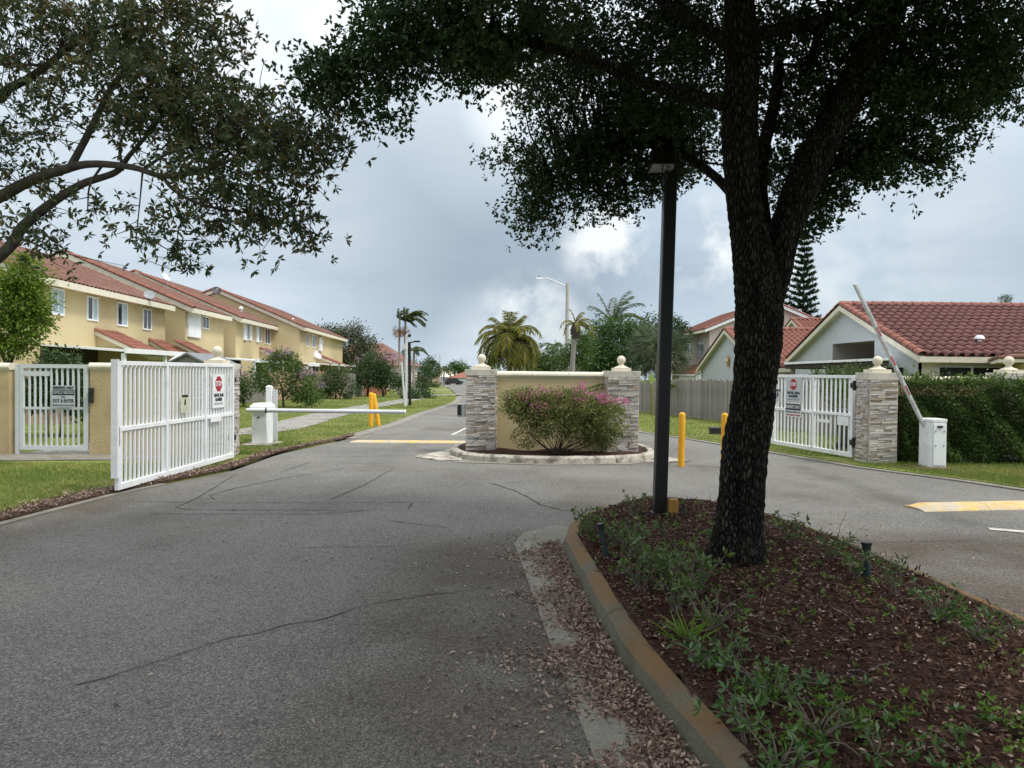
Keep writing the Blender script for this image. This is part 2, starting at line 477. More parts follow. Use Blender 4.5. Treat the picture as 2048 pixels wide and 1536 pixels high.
M['bark'] = mat('grey_bark', (0.075, 0.064, 0.052), 0.95, 0.3, 12, bump=0.8, bscale=60, spec=0.15)
M['bark_pale'] = mat('palm_bark', (0.27, 0.25, 0.22), 0.95, 0.2, 5, bump=0.4, bscale=30, stretch=(1, 1, 4))
M['gable_blue'] = mat('pale_blue_grey_stucco', (0.47, 0.495, 0.515), 0.9, 0.05, 2, bump=0.3, bscale=45)
M['gable_white'] = mat('off_white_stucco', (0.60, 0.61, 0.61), 0.9, 0.05, 2, bump=0.3, bscale=45)
M['pink'] = mat('pale_pink_stucco', (0.58, 0.50, 0.455), 0.9, 0.05, 2)
M['grey_wall'] = mat('grey_and_shaded_stucco', (0.33, 0.30, 0.275), 0.9, 0.06, 2)
M['salmon'] = mat('salmon_stucco', (0.66, 0.36, 0.27), 0.9, 0.06, 1)
M['shingle'] = mat('grey_shingle', (0.17, 0.18, 0.19), 0.9, 0.2, 6)
M['sign_red'] = mat('sign_red', (0.36, 0.025, 0.035), 0.5, 0.05)
M['sign_grey'] = mat('sign_grey', (0.46, 0.49, 0.50), 0.5, 0.05)
M['sign_cream'] = mat('sign_cream', (0.56, 0.56, 0.42), 0.5, 0.05)
M['ink'] = mat('black_ink', (0.012, 0.012, 0.014), 0.6, 0.05)
M['rust'] = mat('rusty_metal', (0.10, 0.055, 0.035), 0.9, 0.3, 12)
M['tape'] = mat('red_reflective_tape', (0.42, 0.03, 0.035), 0.35, 0.1)
M['car'] = mat('black_car_paint', (0.012, 0.013, 0.018), 0.2, 0.05, spec=0.7)
M['green_pipe'] = mat('dark_green_pipe', (0.020, 0.042, 0.045), 0.5, 0.2)
M['ochre'] = mat('ochre_junction_box', (0.40, 0.21, 0.045), 0.7, 0.15, 9)
M['chip'] = leaf_mat('bark_chip', [(0.022, 0.012, 0.010), (0.070, 0.030, 0.022), (0.036, 0.022, 0.017), (0.145, 0.080, 0.055), (0.028, 0.015, 0.012), (0.055, 0.026, 0.019)], 0.0, 0.95, 0.1)
M['litter'] = leaf_mat('dead_leaf', [(0.055, 0.028, 0.022), (0.13, 0.075, 0.055), (0.24, 0.16, 0.125), (0.42, 0.32, 0.265), (0.17, 0.10, 0.072), (0.30, 0.21, 0.17)], 0.05, 0.6, 0.4)
M['grass'] = leaf_mat('grass_blade', [(0.07, 0.125, 0.020), (0.125, 0.19, 0.035), (0.18, 0.215, 0.05), (0.10, 0.16, 0.028)], 0.3, 0.6, 0.25, patch=0.75, pscale=0.8, pcol=(0.25, 0.225, 0.085))
M['oak'] = leaf_mat('dark_oak_leaf', [(0.020, 0.042, 0.013), (0.032, 0.060, 0.018), (0.048, 0.082, 0.024), (0.024, 0.048, 0.015)], 0.22, 0.5, 0.3)
M['tabebuia'] = leaf_mat('grey_green_leaf', [(0.035, 0.058, 0.026), (0.060, 0.090, 0.038), (0.048, 0.072, 0.030), (0.095, 0.11, 0.042), (0.13, 0.075, 0.022)], 0.3, 0.5, 0.35)
M['bright'] = leaf_mat('bright_green_leaf', [(0.07, 0.14, 0.012), (0.13, 0.21, 0.02), (0.19, 0.26, 0.03), (0.05, 0.10, 0.012)], 0.35)
M['myrtle'] = leaf_mat('mid_green_leaf', [(0.04, 0.085, 0.018), (0.07, 0.125, 0.024), (0.105, 0.165, 0.034), (0.045, 0.075, 0.02)], 0.3)
M['myrtle_dark'] = leaf_mat('deep_green_leaf', [(0.025, 0.055, 0.016), (0.042, 0.080, 0.020), (0.060, 0.10, 0.026)], 0.25)
M['mango'] = leaf_mat('mango_leaf', [(0.022, 0.065, 0.014), (0.045, 0.105, 0.020), (0.075, 0.14, 0.028), (0.03, 0.07, 0.016)], 0.25)
M['olive'] = leaf_mat('dull_green_leaf', [(0.05, 0.065, 0.03), (0.075, 0.09, 0.04), (0.06, 0.072, 0.034), (0.10, 0.10, 0.05)], 0.25)
M['hedge'] = leaf_mat('hedge_leaf', [(0.028, 0.058, 0.012), (0.052, 0.095, 0.019), (0.095, 0.145, 0.028), (0.032, 0.066, 0.014)], 0.25)
M['hedge_new'] = leaf_mat('hedge_new_growth', [(0.10, 0.16, 0.03), (0.16, 0.22, 0.045), (0.20, 0.25, 0.06)], 0.35)
M['boug'] = leaf_mat('bougainvillea_leaf', [(0.10, 0.14, 0.035), (0.19, 0.21, 0.065), (0.30, 0.28, 0.11), (0.08, 0.13, 0.03), (0.14, 0.19, 0.05)], 0.3)
M['boug_flower'] = leaf_mat('magenta_bract', [(0.40, 0.07, 0.22), (0.48, 0.13, 0.30), (0.36, 0.10, 0.20), (0.55, 0.28, 0.34)], 0.35)
M['lilac'] = leaf_mat('lilac_blossom', [(0.36, 0.22, 0.36), (0.46, 0.30, 0.44), (0.28, 0.17, 0.28)], 0.3)
M['palm'] = leaf_mat('palm_leaflet', [(0.035, 0.055, 0.018), (0.06, 0.085, 0.025), (0.045, 0.07, 0.02)], 0.25)
M['palm_gold'] = leaf_mat('golden_palm_leaflet', [(0.085, 0.13, 0.02), (0.16, 0.18, 0.025), (0.26, 0.20, 0.025), (0.07, 0.11, 0.02)], 0.35)
M['palm_fan'] = leaf_mat('fan_palm_leaf', [(0.045, 0.07, 0.032), (0.07, 0.095, 0.045), (0.10, 0.12, 0.06)], 0.2)
M['palm_fruit'] = leaf_mat('orange_fruit_stalk', [(0.42, 0.17, 0.03), (0.30, 0.13, 0.03), (0.10, 0.05, 0.02)], 0.1)
M['pine'] = leaf_mat('norfolk_pine_needle', [(0.022, 0.045, 0.020), (0.034, 0.060, 0.026)], 0.1)
M['cover'] = leaf_mat('planter_leaf', [(0.03, 0.08, 0.014), (0.055, 0.125, 0.022), (0.085, 0.165, 0.034), (0.10, 0.16, 0.06)], 0.25, 0.4, 0.5)
M['cover_pale'] = leaf_mat('planter_sprig_leaf', [(0.05, 0.095, 0.016), (0.09, 0.145, 0.028), (0.042, 0.08, 0.014), (0.16, 0.20, 0.07)], 0.25, 0.36, 0.45)
M['weed'] = leaf_mat('lime_weed_leaf', [(0.09, 0.17, 0.02), (0.14, 0.23, 0.03), (0.07, 0.13, 0.02)], 0.35)
M['twig'] = mat('grey_twig', (0.12, 0.10, 0.08), 0.9, 0.25, 20)

# ------------------------------------------------------------------ foliage
def unit(a):
    return a / np.maximum(1e-9, np.linalg.norm(a, axis=-1, keepdims=True))
def leaf_arrays(P, Dr, L, Wd, fold=0.25, wide=0.45, rng=NR, flat=None):
    N = len(P)
    Dr = unit(Dr)
    q = rng.normal(size=(N, 3)) * (1.0 if flat is None else flat)
    if flat is not None: q[:, 2] += 1.0
    S_ = unit(np.cross(Dr, q)); Nn = np.cross(S_, Dr)
    L = np.broadcast_to(L, (N,))[:, None]; Wd = np.broadcast_to(Wd, (N,))[:, None]
    mid = P + Dr * L * wide
    V = np.stack([P, mid + S_ * Wd * .5 + Nn * Wd * fold, P + Dr * L, mid - S_ * Wd * .5 + Nn * Wd * fold], 1).reshape(-1, 3)
    b = np.arange(N)[:, None] * 4
    T = np.concatenate([b + [0, 1, 2], b + [0, 2, 3]], 1).reshape(-1, 3)
    return V, T
def leaves(name, m, parent, P, Dr, L, Wd, fold=0.25, wide=0.45, flat=None):
    V, T = leaf_arrays(np.asarray(P, float), np.asarray(Dr, float), L, Wd, fold, wide, flat=flat)
    return raw_obj(name, V, T, m, parent)
def rand_dirs(n, bias=(0, 0, 0)):
    return unit(unit(NR.normal(size=(n, 3))) + np.array(bias))
def ell_points(n, c, r, shell=0.35):
    """points in an ellipsoid, thicker towards the outside"""
    d = unit(NR.normal(size=(n, 3)))
    k = NR.uniform(shell, 1.0, (n, 1)) ** 0.6
    return np.array(c) + d * k * np.array(r)
def clumped(lobes, per, spread, out=0.6):
    """lobes: (centre, radii, n_clumps) -> leaf positions and outward directions"""
    Ps, Ds = [], []
    for c, r, k in lobes:
        cc = ell_points(k, c, r)
        n = k * per
        ci = np.repeat(np.arange(k), per)
        sp = spread * NR.uniform(0.55, 1.3, (k, 1))[ci]
        off = NR.normal(size=(n, 3)) * sp * np.array([1, 1, 0.75])
        P = cc[ci] + off
        Ds.append(unit(unit(off) + unit(cc[ci] - np.array(c)) * out + NR.normal(size=(n, 3)) * 0.5))
        Ps.append(P)
    return np.concatenate(Ps), np.concatenate(Ds)
def rosettes(C, A, per, L, Wd, spread=1.1):
    """per leaves fanning from each tip C about axis A"""
    k = len(C)
    A = unit(A)
    q = unit(np.cross(A, NR.normal(size=(k, 3)))); w = np.cross(A, q)
    ci = np.repeat(np.arange(k), per)
    ph = NR.uniform(0, 2 * np.pi, (k, 1))[ci][:, 0] + np.tile(np.arange(per) * 2 * np.pi / per, k) + NR.normal(size=k * per) * .25
    el = NR.normal(spread, 0.25, k * per)
    Dr = A[ci] * np.cos(el)[:, None] + (q[ci] * np.cos(ph)[:, None] + w[ci] * np.sin(ph)[:, None]) * np.sin(el)[:, None]
    return C[ci], Dr, NR.uniform(0.7, 1.15, k * per) * L, NR.uniform(0.75, 1.15, k * per) * Wd
def smooth_path(pts, n=6):
    """Catmull-Rom through points (x, y, z, radius)"""
    P = [np.array(p, float) for p in pts]
    P = [2 * P[0] - P[1]] + P + [2 * P[-1] - P[-2]]
    o = []
    for i in range(1, len(P) - 2):
        for t in np.linspace(0, 1, n, endpoint=False):
            a, b, c, d = P[i - 1:i + 3]
            o.append(0.5 * (2 * b + (c - a) * t + (2 * a - 5 * b + 4 * c - d) * t * t + (3 * b - a - 3 * c + d) * t ** 3))
    o.append(P[-2])
    return np.array(o)
def limb(mb, pts, n=10, sub=5, wob=0.0):
    q = smooth_path(pts, sub)
    mb.tube(q[:, :3], [max(0.002, r) for r in q[:, 3]], n, wob=wob)
    return q
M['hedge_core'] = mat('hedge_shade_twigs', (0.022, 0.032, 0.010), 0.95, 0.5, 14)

# leaf-tannin and tyre stains on asphalt, with some shade painted in near the planter
def add_stains_and_shade(m, spots):
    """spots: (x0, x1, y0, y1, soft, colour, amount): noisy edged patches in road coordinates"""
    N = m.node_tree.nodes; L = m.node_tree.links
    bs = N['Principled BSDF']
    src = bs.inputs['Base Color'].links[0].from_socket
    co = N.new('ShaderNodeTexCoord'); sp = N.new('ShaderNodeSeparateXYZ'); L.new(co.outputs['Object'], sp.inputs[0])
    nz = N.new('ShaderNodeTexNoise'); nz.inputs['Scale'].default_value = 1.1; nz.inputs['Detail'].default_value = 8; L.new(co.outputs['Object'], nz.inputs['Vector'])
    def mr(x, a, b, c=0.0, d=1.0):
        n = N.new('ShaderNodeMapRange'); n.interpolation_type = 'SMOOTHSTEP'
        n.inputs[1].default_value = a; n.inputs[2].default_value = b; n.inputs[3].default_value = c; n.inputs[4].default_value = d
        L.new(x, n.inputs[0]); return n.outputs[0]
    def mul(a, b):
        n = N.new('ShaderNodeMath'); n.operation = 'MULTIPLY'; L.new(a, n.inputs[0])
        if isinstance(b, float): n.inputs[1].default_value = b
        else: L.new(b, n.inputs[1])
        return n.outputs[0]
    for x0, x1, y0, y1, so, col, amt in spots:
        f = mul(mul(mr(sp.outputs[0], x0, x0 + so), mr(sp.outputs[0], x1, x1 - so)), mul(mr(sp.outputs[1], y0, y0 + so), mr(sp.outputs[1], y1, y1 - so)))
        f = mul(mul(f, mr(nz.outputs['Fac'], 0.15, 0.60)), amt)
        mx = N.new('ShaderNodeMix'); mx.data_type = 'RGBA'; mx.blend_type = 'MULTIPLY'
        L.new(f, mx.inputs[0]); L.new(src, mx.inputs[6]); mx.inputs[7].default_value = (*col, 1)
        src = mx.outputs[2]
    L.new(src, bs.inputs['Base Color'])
add_stains_and_shade(M['asphalt'], [(-1.5, 1.2, 1.0, 7.6, 1.1, (0.56, 0.49, 0.42), 0.85), (2.8, 6.2, 4.0, 7.6, 0.9, (0.58, 0.46, 0.38), 0.85), (-5.9, -4.1, 5.0, 9.5, 0.8, (0.72, 0.62, 0.52), 0.8), (0.2, 2.4, 7.8, 11.5, 0.9, (0.75, 0.69, 0.62), 0.7), (4.6, 5.4, 7.5, 13.0, 0.4, (0.62, 0.61, 0.60), 0.7), (-2.6, -1.9, 8.0, 22.0, 0.3, (0.80, 0.80, 0.80), 0.6)])
M['dish'] = mat('grey_dish', (0.27, 0.29, 0.31), 0.6, 0.12, 4)

# ================================================================== SETTING: ground, road, paths
def edge(pts):
    pts = sorted(pts, key=lambda p: p[1])
    X = [p[0] for p in pts]; Y = [p[1] for p in pts]
    return lambda y: float(np.interp(y, Y, X))
road_l = edge([(-5.6, -6), (-5.5, 3), G2(0, 1050), G2(230, 990), G2(467, 941), G2(560, 908), G2(690, 880), G2(790, 850), G2(850, 826), (-3.45, 34), (-3.35, 44), (-3.8, 54), (-5.9, 75), (-10, 116), (-20, 200), (-45, 330)])
road_r = edge([(9.6, -6), (9.2, 3), (8.5, 7), G2(2048, 982), G2(1900, 960), G2(1720, 937), G2(1540, 906), G2(1400, 883), G2(1280, 865), (2.9, 26), (2.85, 36), (3.0, 46), (2.7, 54), (0.8, 75), (-3.5, 116), (-13, 200), (-38, 330)])
YS = sorted(set([-6, -3, 0, 3, 5, 7] + [8 + 0.5 * i for i in range(0, 64)] + list(range(40, 120, 4)) + list(range(120, 331, 15)) + [18]))
def strip(name, xl, xr, m, z=0.0, ys=YS, skirt=0.0, nx=1):
    mb = MB(); n = nx + 1
    for y in ys:
        a, b = xl(y), xr(y)
        for i in range(n):
            mb.v.append((a + (b - a) * i / nx, y, gz(y) + z))
    for j in range(len(ys) - 1):
        for i in range(nx):
            k = j * n + i
            mb.f.append((k, k + 1, k + n + 1, k + n))
    if skirt:
        for side in (0, nx):
            b0 = len(mb.v)
            for j in range(len(ys)):
                p = mb.v[j * n + side]
                mb.v.append((p[0], p[1], p[2] - skirt))
            for j in range(len(ys) - 1):
                k = j * n + side
                mb.f.append((k, k + n, b0 + j + 1, b0 + j))
    return struct(mb, name, m)
# land out to the horizon
mb = MB()
ys = [-60, -6, 18, 60, 330, 1000, 3000]
for y in ys:
    for x in (-3000, -200, 0, 200, 3000):
        mb.v.append((x, y, gz(y) - 0.06))
for j in range(len(ys) - 1):
    for i in range(4):
        k = j * 5 + i; mb.f.append((k, k + 1, k + 6, k + 5))
struct(mb, 'ground', M['lawn'])
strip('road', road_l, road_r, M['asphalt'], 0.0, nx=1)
LZ = 0.035
strip('lawn', lambda y: -70.0, lambda y: road_l(y) - (0.06 if y < 12 else 0.30), M['lawn'], LZ, skirt=0.1)
strip('lawn', lambda y: road_r(y) + 0.12, lambda y: 70.0, M['lawn'], LZ, skirt=0.1)
strip('gutter', lambda y: road_l(y) - 0.30, lambda y: road_l(y) + 0.12, M['gutter'], 0.012, ys=[y for y in YS if 17 <= y <= 60], skirt=0.05)
strip('gutter', lambda y: road_l(y) - 0.10, lambda y: road_l(y) + 0.05, M['gutter'], 0.020, ys=[y for y in YS if 3 <= y <= 10], skirt=0.05)
strip('gutter', lambda y: road_r(y) - 0.05, lambda y: road_r(y) + 0.16, M['gutter'], 0.022, ys=[y for y in YS if 8 <= y <= 54], skirt=0.05)
def ribbon(name, pts, w, m, z, step=0.7):
    pts = np.array(pts, float)
    q = smooth_path([(p[0], p[1], 0, w) for p in pts], 8)
    mb = MB()
    for i, p in enumerate(q):
        t = q[min(i + 1, len(q) - 1)][:2] - q[max(i - 1, 0)][:2]
        t /= np.linalg.norm(t)
        nrm = np.array([-t[1], t[0]])
        for s in (-1, 1):
            e = p[:2] + nrm * s * w / 2
            mb.v.append((e[0], e[1], gz(e[1]) + z))
    for i in range(len(q) - 1):
        mb.f.append((2 * i, 2 * i + 1, 2 * i + 3, 2 * i + 2))
    return struct(mb, name, m)
walk = [(-8.2, 12.3), (-8.1, 14.5), (-7.9, 17.2), G2(475, 868), G2(560, 857), G2(650, 833), G2(730, 816), G2(800, 804), G2(848, 793), (-8.7, 66), (-11.6, 90), (-18, 135), (-27, 200)]
ribbon('sidewalk', walk, 1.45, M['concrete'], LZ + 0.012)
# crossing driveways far down the street
for (a, b, w) in ((G2(812, 793), (road_l(66) + .1, 66), 2.6), ((-24, 92), (road_l(92) + .1, 92), 5.0), ((-30, 128), (road_l(128) + .1, 128), 6.0)):
    ribbon('driveway', [a, ((a[0] + b[0]) / 2, (a[1] + b[1]) / 2), b], w, M['concrete'], LZ + 0.018)
# landing in front of the pedestrian gate
mb = MB()
mb.prism([(-14, 11.95), (-9.4, 12.0), (-6.6, 12.35), (-5.75, 12.75), (-7.0, 13.25), (-14, 13.25)], -0.05, LZ + 0.02)
struct(mb, 'footpath', M['gutter'])

# ---- road markings and cracks
mb = MB()
def ground_line(mb, a, b, w, z):
    a = np.array(a); b = np.array(b); t = (b - a) / np.linalg.norm(b - a); n = np.array([-t[1], t[0]]) * w / 2
    k = []
    for p in (a - n, b - n, b + n, a + n):
        k.append((p[0], p[1], gz(p[1]) + z))
    mb.add(k, [(0, 1, 2, 3)])
ground_line(mb, G2(904, 870), G2(940, 853), 0.10, 0.008)
ground_line(mb, G2(905, 871), (-0.2, G(905, 871)[1] - .05), 0.10, 0.012)
struct(mb, 'lane_marking', M['line'])
mb = MB()
ground_line(mb, (5.03, 7.60), (6.6, 6.85), 0.13, 0.008)
struct(mb, 'lane_marking', M['line'])
def crack(pts, w=0.012, jit=0.02, name='road_crack'):
    mb = MB()
    P = [np.array(G2(*p)) for p in pts]
    q = []
    for a, b in zip(P[:-1], P[1:]):
        n = max(2, int(np.linalg.norm(b - a) / 0.12))
        for i in range(n):
            q.append(a + (b - a) * i / n + np.array([RND.uniform(-jit, jit), RND.uniform(-jit, jit)]))
    q.append(P[-1])
    for i, p in enumerate(q):
        t = q[min(i + 1, len(q) - 1)] - q[max(i - 1, 0)]; t = t / max(1e-6, np.linalg.norm(t))
        ww = w * RND.uniform(0.4, 1.2) / 2
        for s in (-1, 1):
            e = p + np.array([-t[1], t[0]]) * s * ww
            mb.v.append((e[0], e[1], 0.005))
    for i in range(len(q) - 1):
        mb.f.append((2 * i, 2 * i + 1, 2 * i + 3, 2 * i + 2))
    return struct(mb, name, M['crack'])
crack([(150, 1372), (300, 1330), (420, 1290), (560, 1253), (640, 1240), (720, 1214), (860, 1190), (985, 1176)], 0.010, 0.022)
crack([(600, 1096), (700, 1094), (800, 1092)], 0.010)
crack([(975, 965), (1040, 985), (1080, 1010), (1130, 1022), (1190, 1030)], 0.020, 0.03)
crack([(985, 968), (1080, 962)], 0.012)
crack([(775, 1041), (850, 1052), (895, 1056)], 0.01)
crack([(560, 915), (700, 914), (900, 910)], 0.02)
crack([(1750, 905), (1850, 930), (1960, 960)], 0.012)
crack([(1600, 1088), (1750, 1086), (1960, 1080)], 0.010)
for loop in ([(260, 1003), (400, 1006), (600, 1006), (810, 1005), (825, 1006), (815, 1020), (700, 1021), (380, 1020), (350, 1016), (395, 996), (470, 950)],
             [(415, 992), (470, 977), (560, 958), (700, 935), (770, 935), (790, 935), (730, 970), (660, 1000)], [(430, 1000), (420, 994)], [(300, 1028), (620, 1029), (730, 1022)], [(560, 945), (620, 925), (760, 928)]):
    crack(loop, 0.014, 0.004, 'saw_cut')

# ================================================================== WALLS AND GATE PIERS
UNIT_STONE = []
for i in range(6):
    mb = MB().box((0, 0, 0), (1, 1, 1))
    mb.v = [(x + RND.uniform(-.02, .02), y + RND.uniform(-.16, .16), z + RND.uniform(-.07, .07)) for x, y, z in mb.v]
    me = bpy.data.meshes.new('stone'); me.from_pydata(mb.v, [], mb.f); me.update()
    me.materials.append(M['stone'] if i < 5 else M['stone_tan'])
    UNIT_STONE.append(me)
def place(name, me, parent, loc, rz=0.0, scale=(1, 1, 1), M4=None):
    o = bpy.data.objects.new(name, me); COL.objects.link(o)
    base = LOC[parent.name]
    o.parent = parent
    LOC[o.name] = base
    if M4 is not None:
        o.matrix_local = Matrix.Translation(-Vector(base)) @ M4
    else:
        o.location = tuple(np.array(loc) - base); o.rotation_euler = (0, 0, rz); o.scale = scale
    return o
def ledger_face(pier, a, b, z0, z1, depth=0.022):
    """courses of split stone on the face from a to b (outward normal is to the right of a->b)"""
    a = np.array(a); b = np.array(b); L = np.linalg.norm(b - a); t = (b - a) / L; n = np.array([t[1], -t[0]])
    rz = math.atan2(t[1], t[0])
    z = z0
    while z < z1 - 0.02:
        h = RND.uniform(0.028, 0.050)
        if z + h > z1 - 0.025: h = z1 - z
        x = 0.0
        while x < L - 1e-6:
            w = RND.uniform(0.09, 0.30)
            if x + w > L - 0.08: w = L - x
            c = a + t * (x + w / 2) + n * depth * RND.uniform(0.0, 0.9)
            place('stone', RND.choice(UNIT_STONE), pier, (c[0], c[1], z + h / 2), rz, (w - 0.004, depth * 1.6, h - 0.005))
            x += w
        z += h
def finial(pier, cx, cy, zc, r, name='finial'):
    mb = MB()
    mb.box((cx, cy, zc + 0.03), (0.34, 0.34, 0.06))
    base = mb
    p = [(0.15, 0.062), (0.135, 0.075), (0.07, 0.10), (0.045, 0.125), (0.045, 0.14)]
    for i in range(1, 13):
        a = math.pi * (0.16 + 0.84 * i / 12)
        p.append((max(0.001, r * math.sin(a)), 0.14 + r * 0.9 - r * math.cos(a)))
    mb.lathe((cx, cy, zc), p, 24)
    return mb.build(name, M['finial'], pier, smooth='auto')
def pier(label, x0, x1, y0, y1, z0, z1, faces, capz=0.12, ball=0.085, over=0.018, ballx=None):
    P = thing('gate_pier', label, 'gate pier', ((x0 + x1) / 2, (y0 + y1) / 2, 0), 'stone clad piers topped with balls')
    MB().prism([(x0 + .012, y0 + .012), (x1 - .012, y0 + .012), (x1 - .012, y1), (x0 + .012, y1)], z0, z1).build('core', M['mortar'], P)
    if 'f' in faces: ledger_face(P, (x0, y0), (x1, y0), z0, z1)
    if 'l' in faces: ledger_face(P, (x0, y1), (x0, y0 + .01), z0, z1)
    if 'r' in faces: ledger_face(P, (x1, y0 + .01), (x1, y1), z0, z1)
    # smooth corner trims
    c = MB()
    for x in (x0 + .004, x1 - .004):
        c.box((x, y0 - 0.006, (z0 + z1) / 2), (0.016, 0.03, z1 - z0))
    c.build('corner_trim', M['cap'], P)
    MB().box(((x0 + x1) / 2, (y0 + y1) / 2, z1 + capz / 2), (x1 - x0 + 2 * over + .03, y1 - y0 + 2 * over + .03, capz)).build('cap', M['cap'], P, bevel=0.006)
    finial(P, (x0 + x1) / 2 if ballx is None else ballx, (y0 + y1) / 2, z1 + capz, ball)
    return P
PL = pier('stone clad gate pier joined to the bougainvillea wall beside the exit lane', -0.88, -0.32, 14.0, 14.56, 0.05, 1.535, 'fr')
PR = pier('stone clad gate pier behind the flowering end of the bougainvillea, next to the lamp post', 1.85, 2.45, 14.0, 14.6, 0.05, 1.53, 'fl')
PG = pier('pale stone pier holding the gate beside the hedge and raised barrier', 6.39, 6.88, 12.95, 13.40, 0.0, 1.53, 'fl', capz=0.13, ball=0.085)
PW = pier('stone pier half hidden behind the open white gate with the mail slot', -5.66, -5.10, 12.95, 13.5, 0.0, 1.60, 'fr', capz=0.11, ball=0.095)
# card reader on the pier
cr = thing('card_reader', 'small grey card reader box sticking out from the stone pier over the exit lane', 'card reader', (-1.0, 14.2, .9))
z0, z1 = 0.72, 0.98
MB().box((-0.985, 14.2, .85), (.15, .2, .26)).build('housing', M['greywhite'], cr, bevel=.006)
MB().box((-1.02, 14.085, .86), (.075, .03, .20)).build('reader_face', M['black'], cr)

# entrance sign wall between the two piers
ew = thing('entrance_wall', 'low yellow stucco wall with cream coping between two stone piers', 'wall', (0.76, 14.4, 0))
MB().box((0.765, 14.42, 0.80), (2.17, .22, 1.47)).build('wall_panel', M['stucco'], ew)
def coping(parent, x0, x1, y, z, n, dep=.30, name='coping_stone'):
    w = (x1 - x0) / n
    for i in range(n):
        mb = MB()
        a = x0 + i * w + .003; b = a + w - .006
        prof = [(-dep / 2 + .03, z - .03), (-dep / 2 + .015, z), (-dep / 2, z + .015), (-dep / 2, z + .045), (-dep / 2 + .02, z + .075), (-dep / 2 + .06, z + .095), (dep / 2 - .06, z + .095), (dep / 2 - .02, z + .075), (dep / 2, z + .045), (dep / 2, z + .01), (dep / 2 - .03, z - .03)]
        mb.extrude([(a, y + p, q) for p, q in prof], (b - a, 0, 0)).build(name, M['cream'], parent, smooth='auto')
coping(ew, -0.30, 1.83, 14.42, 1.53, 3)

# planted island in front of the entrance wall
def kerb_ring(root, pts, seglen, w, h, m, z0=-0.03, batter=0.03, gap=0.006):
    """kerb of separate cast lengths along a polyline; inside is to the left"""
    q = smooth_path([(p[0], p[1], 0, 0) for p in pts], 8)[:, :2]
    s = np.concatenate([[0], np.cumsum(np.linalg.norm(np.diff(q, axis=0), axis=1))])
    n = max(1, int(round(s[-1] / seglen)))
    def at(d):
        return np.array([np.interp(d, s, q[:, 0]), np.interp(d, s, q[:, 1])])
    for i in range(n):
        a, b = s[-1] * i / n + gap, s[-1] * (i + 1) / n - gap
        ks = max(3, int((b - a) / 0.12) + 1)
        mb = MB()
        for d in np.linspace(a, b, ks):
            p = at(d); t = at(d + .03) - at(d - .03); t /= np.linalg.norm(t)
            nl = np.array([-t[1], t[0]])
            for off, z in ((0.0, z0), (batter * .6, h - .035), (batter + .015, h - .008), (batter + .04, h), (w - .01, h), (w, h - .01), (w, z0)):
                e = p + nl * off
                wv = RND.uniform(-.004, .004)
                mb.v.append((e[0] + wv, e[1], z + wv * (z > 0)))
        for j in range(ks - 1):
            for k in range(6):
                c = j * 7 + k
                mb.f.append((c, c + 1, c + 8, c + 7))
        mb.f.append(tuple(range(7))); mb.f.append(tuple(range((ks - 1) * 7, ks * 7))[::-1])
        mb.build('kerb_segment', m, root, smooth='auto')
    return q
ki = tag(empty('kerb', (0.7, 13.5, 0)), kind='structure')
isl = [(-1.15, 15.1), (-1.22, 14.2), (-0.95, 13.3), (-0.35, 12.85), (0.5, 12.68), (1.3, 12.72), (2.05, 12.95), (2.62, 13.45), (2.82, 14.2), (2.75, 15.2), (2.2, 15.8), (0.8, 15.95), (-0.6, 15.8)]
q = kerb_ring(ki, isl + [isl[0]], 2.25, 0.16, 0.13, M['kerb_pale'])
def bed(name, outline, m, hfun, step=0.12):
    xs = [p[0] for p in outline]; ys = [p[1] for p in outline]
    gx = np.arange(min(xs), max(xs) + step, step); gy = np.arange(min(ys), max(ys) + step, step)
    from math import hypot
    mb = MB(); idx = {}
    for j, y in enumerate(gy):
        for i, x in enumerate(gx):
            if inside(outline, x, y):
                idx[(i, j)] = len(mb.v); mb.v.append((x, y, hfun(x, y)))
    for (i, j) in list(idx):
        k = [(i, j), (i + 1, j), (i + 1, j + 1), (i, j + 1)]
        if all(c in idx for c in k): mb.f.append(tuple(idx[c] for c in k))
    return tag(mb.build(name, m, smooth=True), kind='structure')
def inside(poly, x, y):
    c = False; n = len(poly)
    for i in range(n):
        x1, y1 = poly[i]; x2, y2 = poly[i - 1]
        if (y1 > y) != (y2 > y) and x < (x2 - x1) * (y - y1) / (y2 - y1) + x1: c = not c
    return c
bed('mulch', [tuple(p) for p in q], M['mulch'], lambda x, y: 0.120 + 0.03 * math.sin(x * 5) * math.sin(y * 4.3) - 0.03)
mb = MB()
mb.prism([(-1.82, 13.5), (-1.3, 12.95), (-0.9, 13.0), (-0.9, 13.4), (-1.2, 14.2), (-1.15, 15.0)], -0.02, 0.022)
mb.prism([(2.4, 13.05), (2.9, 13.05), (3.25, 13.2), (2.9, 13.9), (2.6, 13.5)], -0.02, 0.022)
struct(mb, 'apron', M['kerb_pale'])
mb = MB().prism([(-.95, 12.75), (0.5, 12.5), (2.1, 12.7), (2.4, 13.05), (1.3, 12.75), (.5, 12.72), (-.35, 12.9), (-.9, 13.3)], -0.02, 0.012)
struct(mb, 'gutter', M['gutter'])

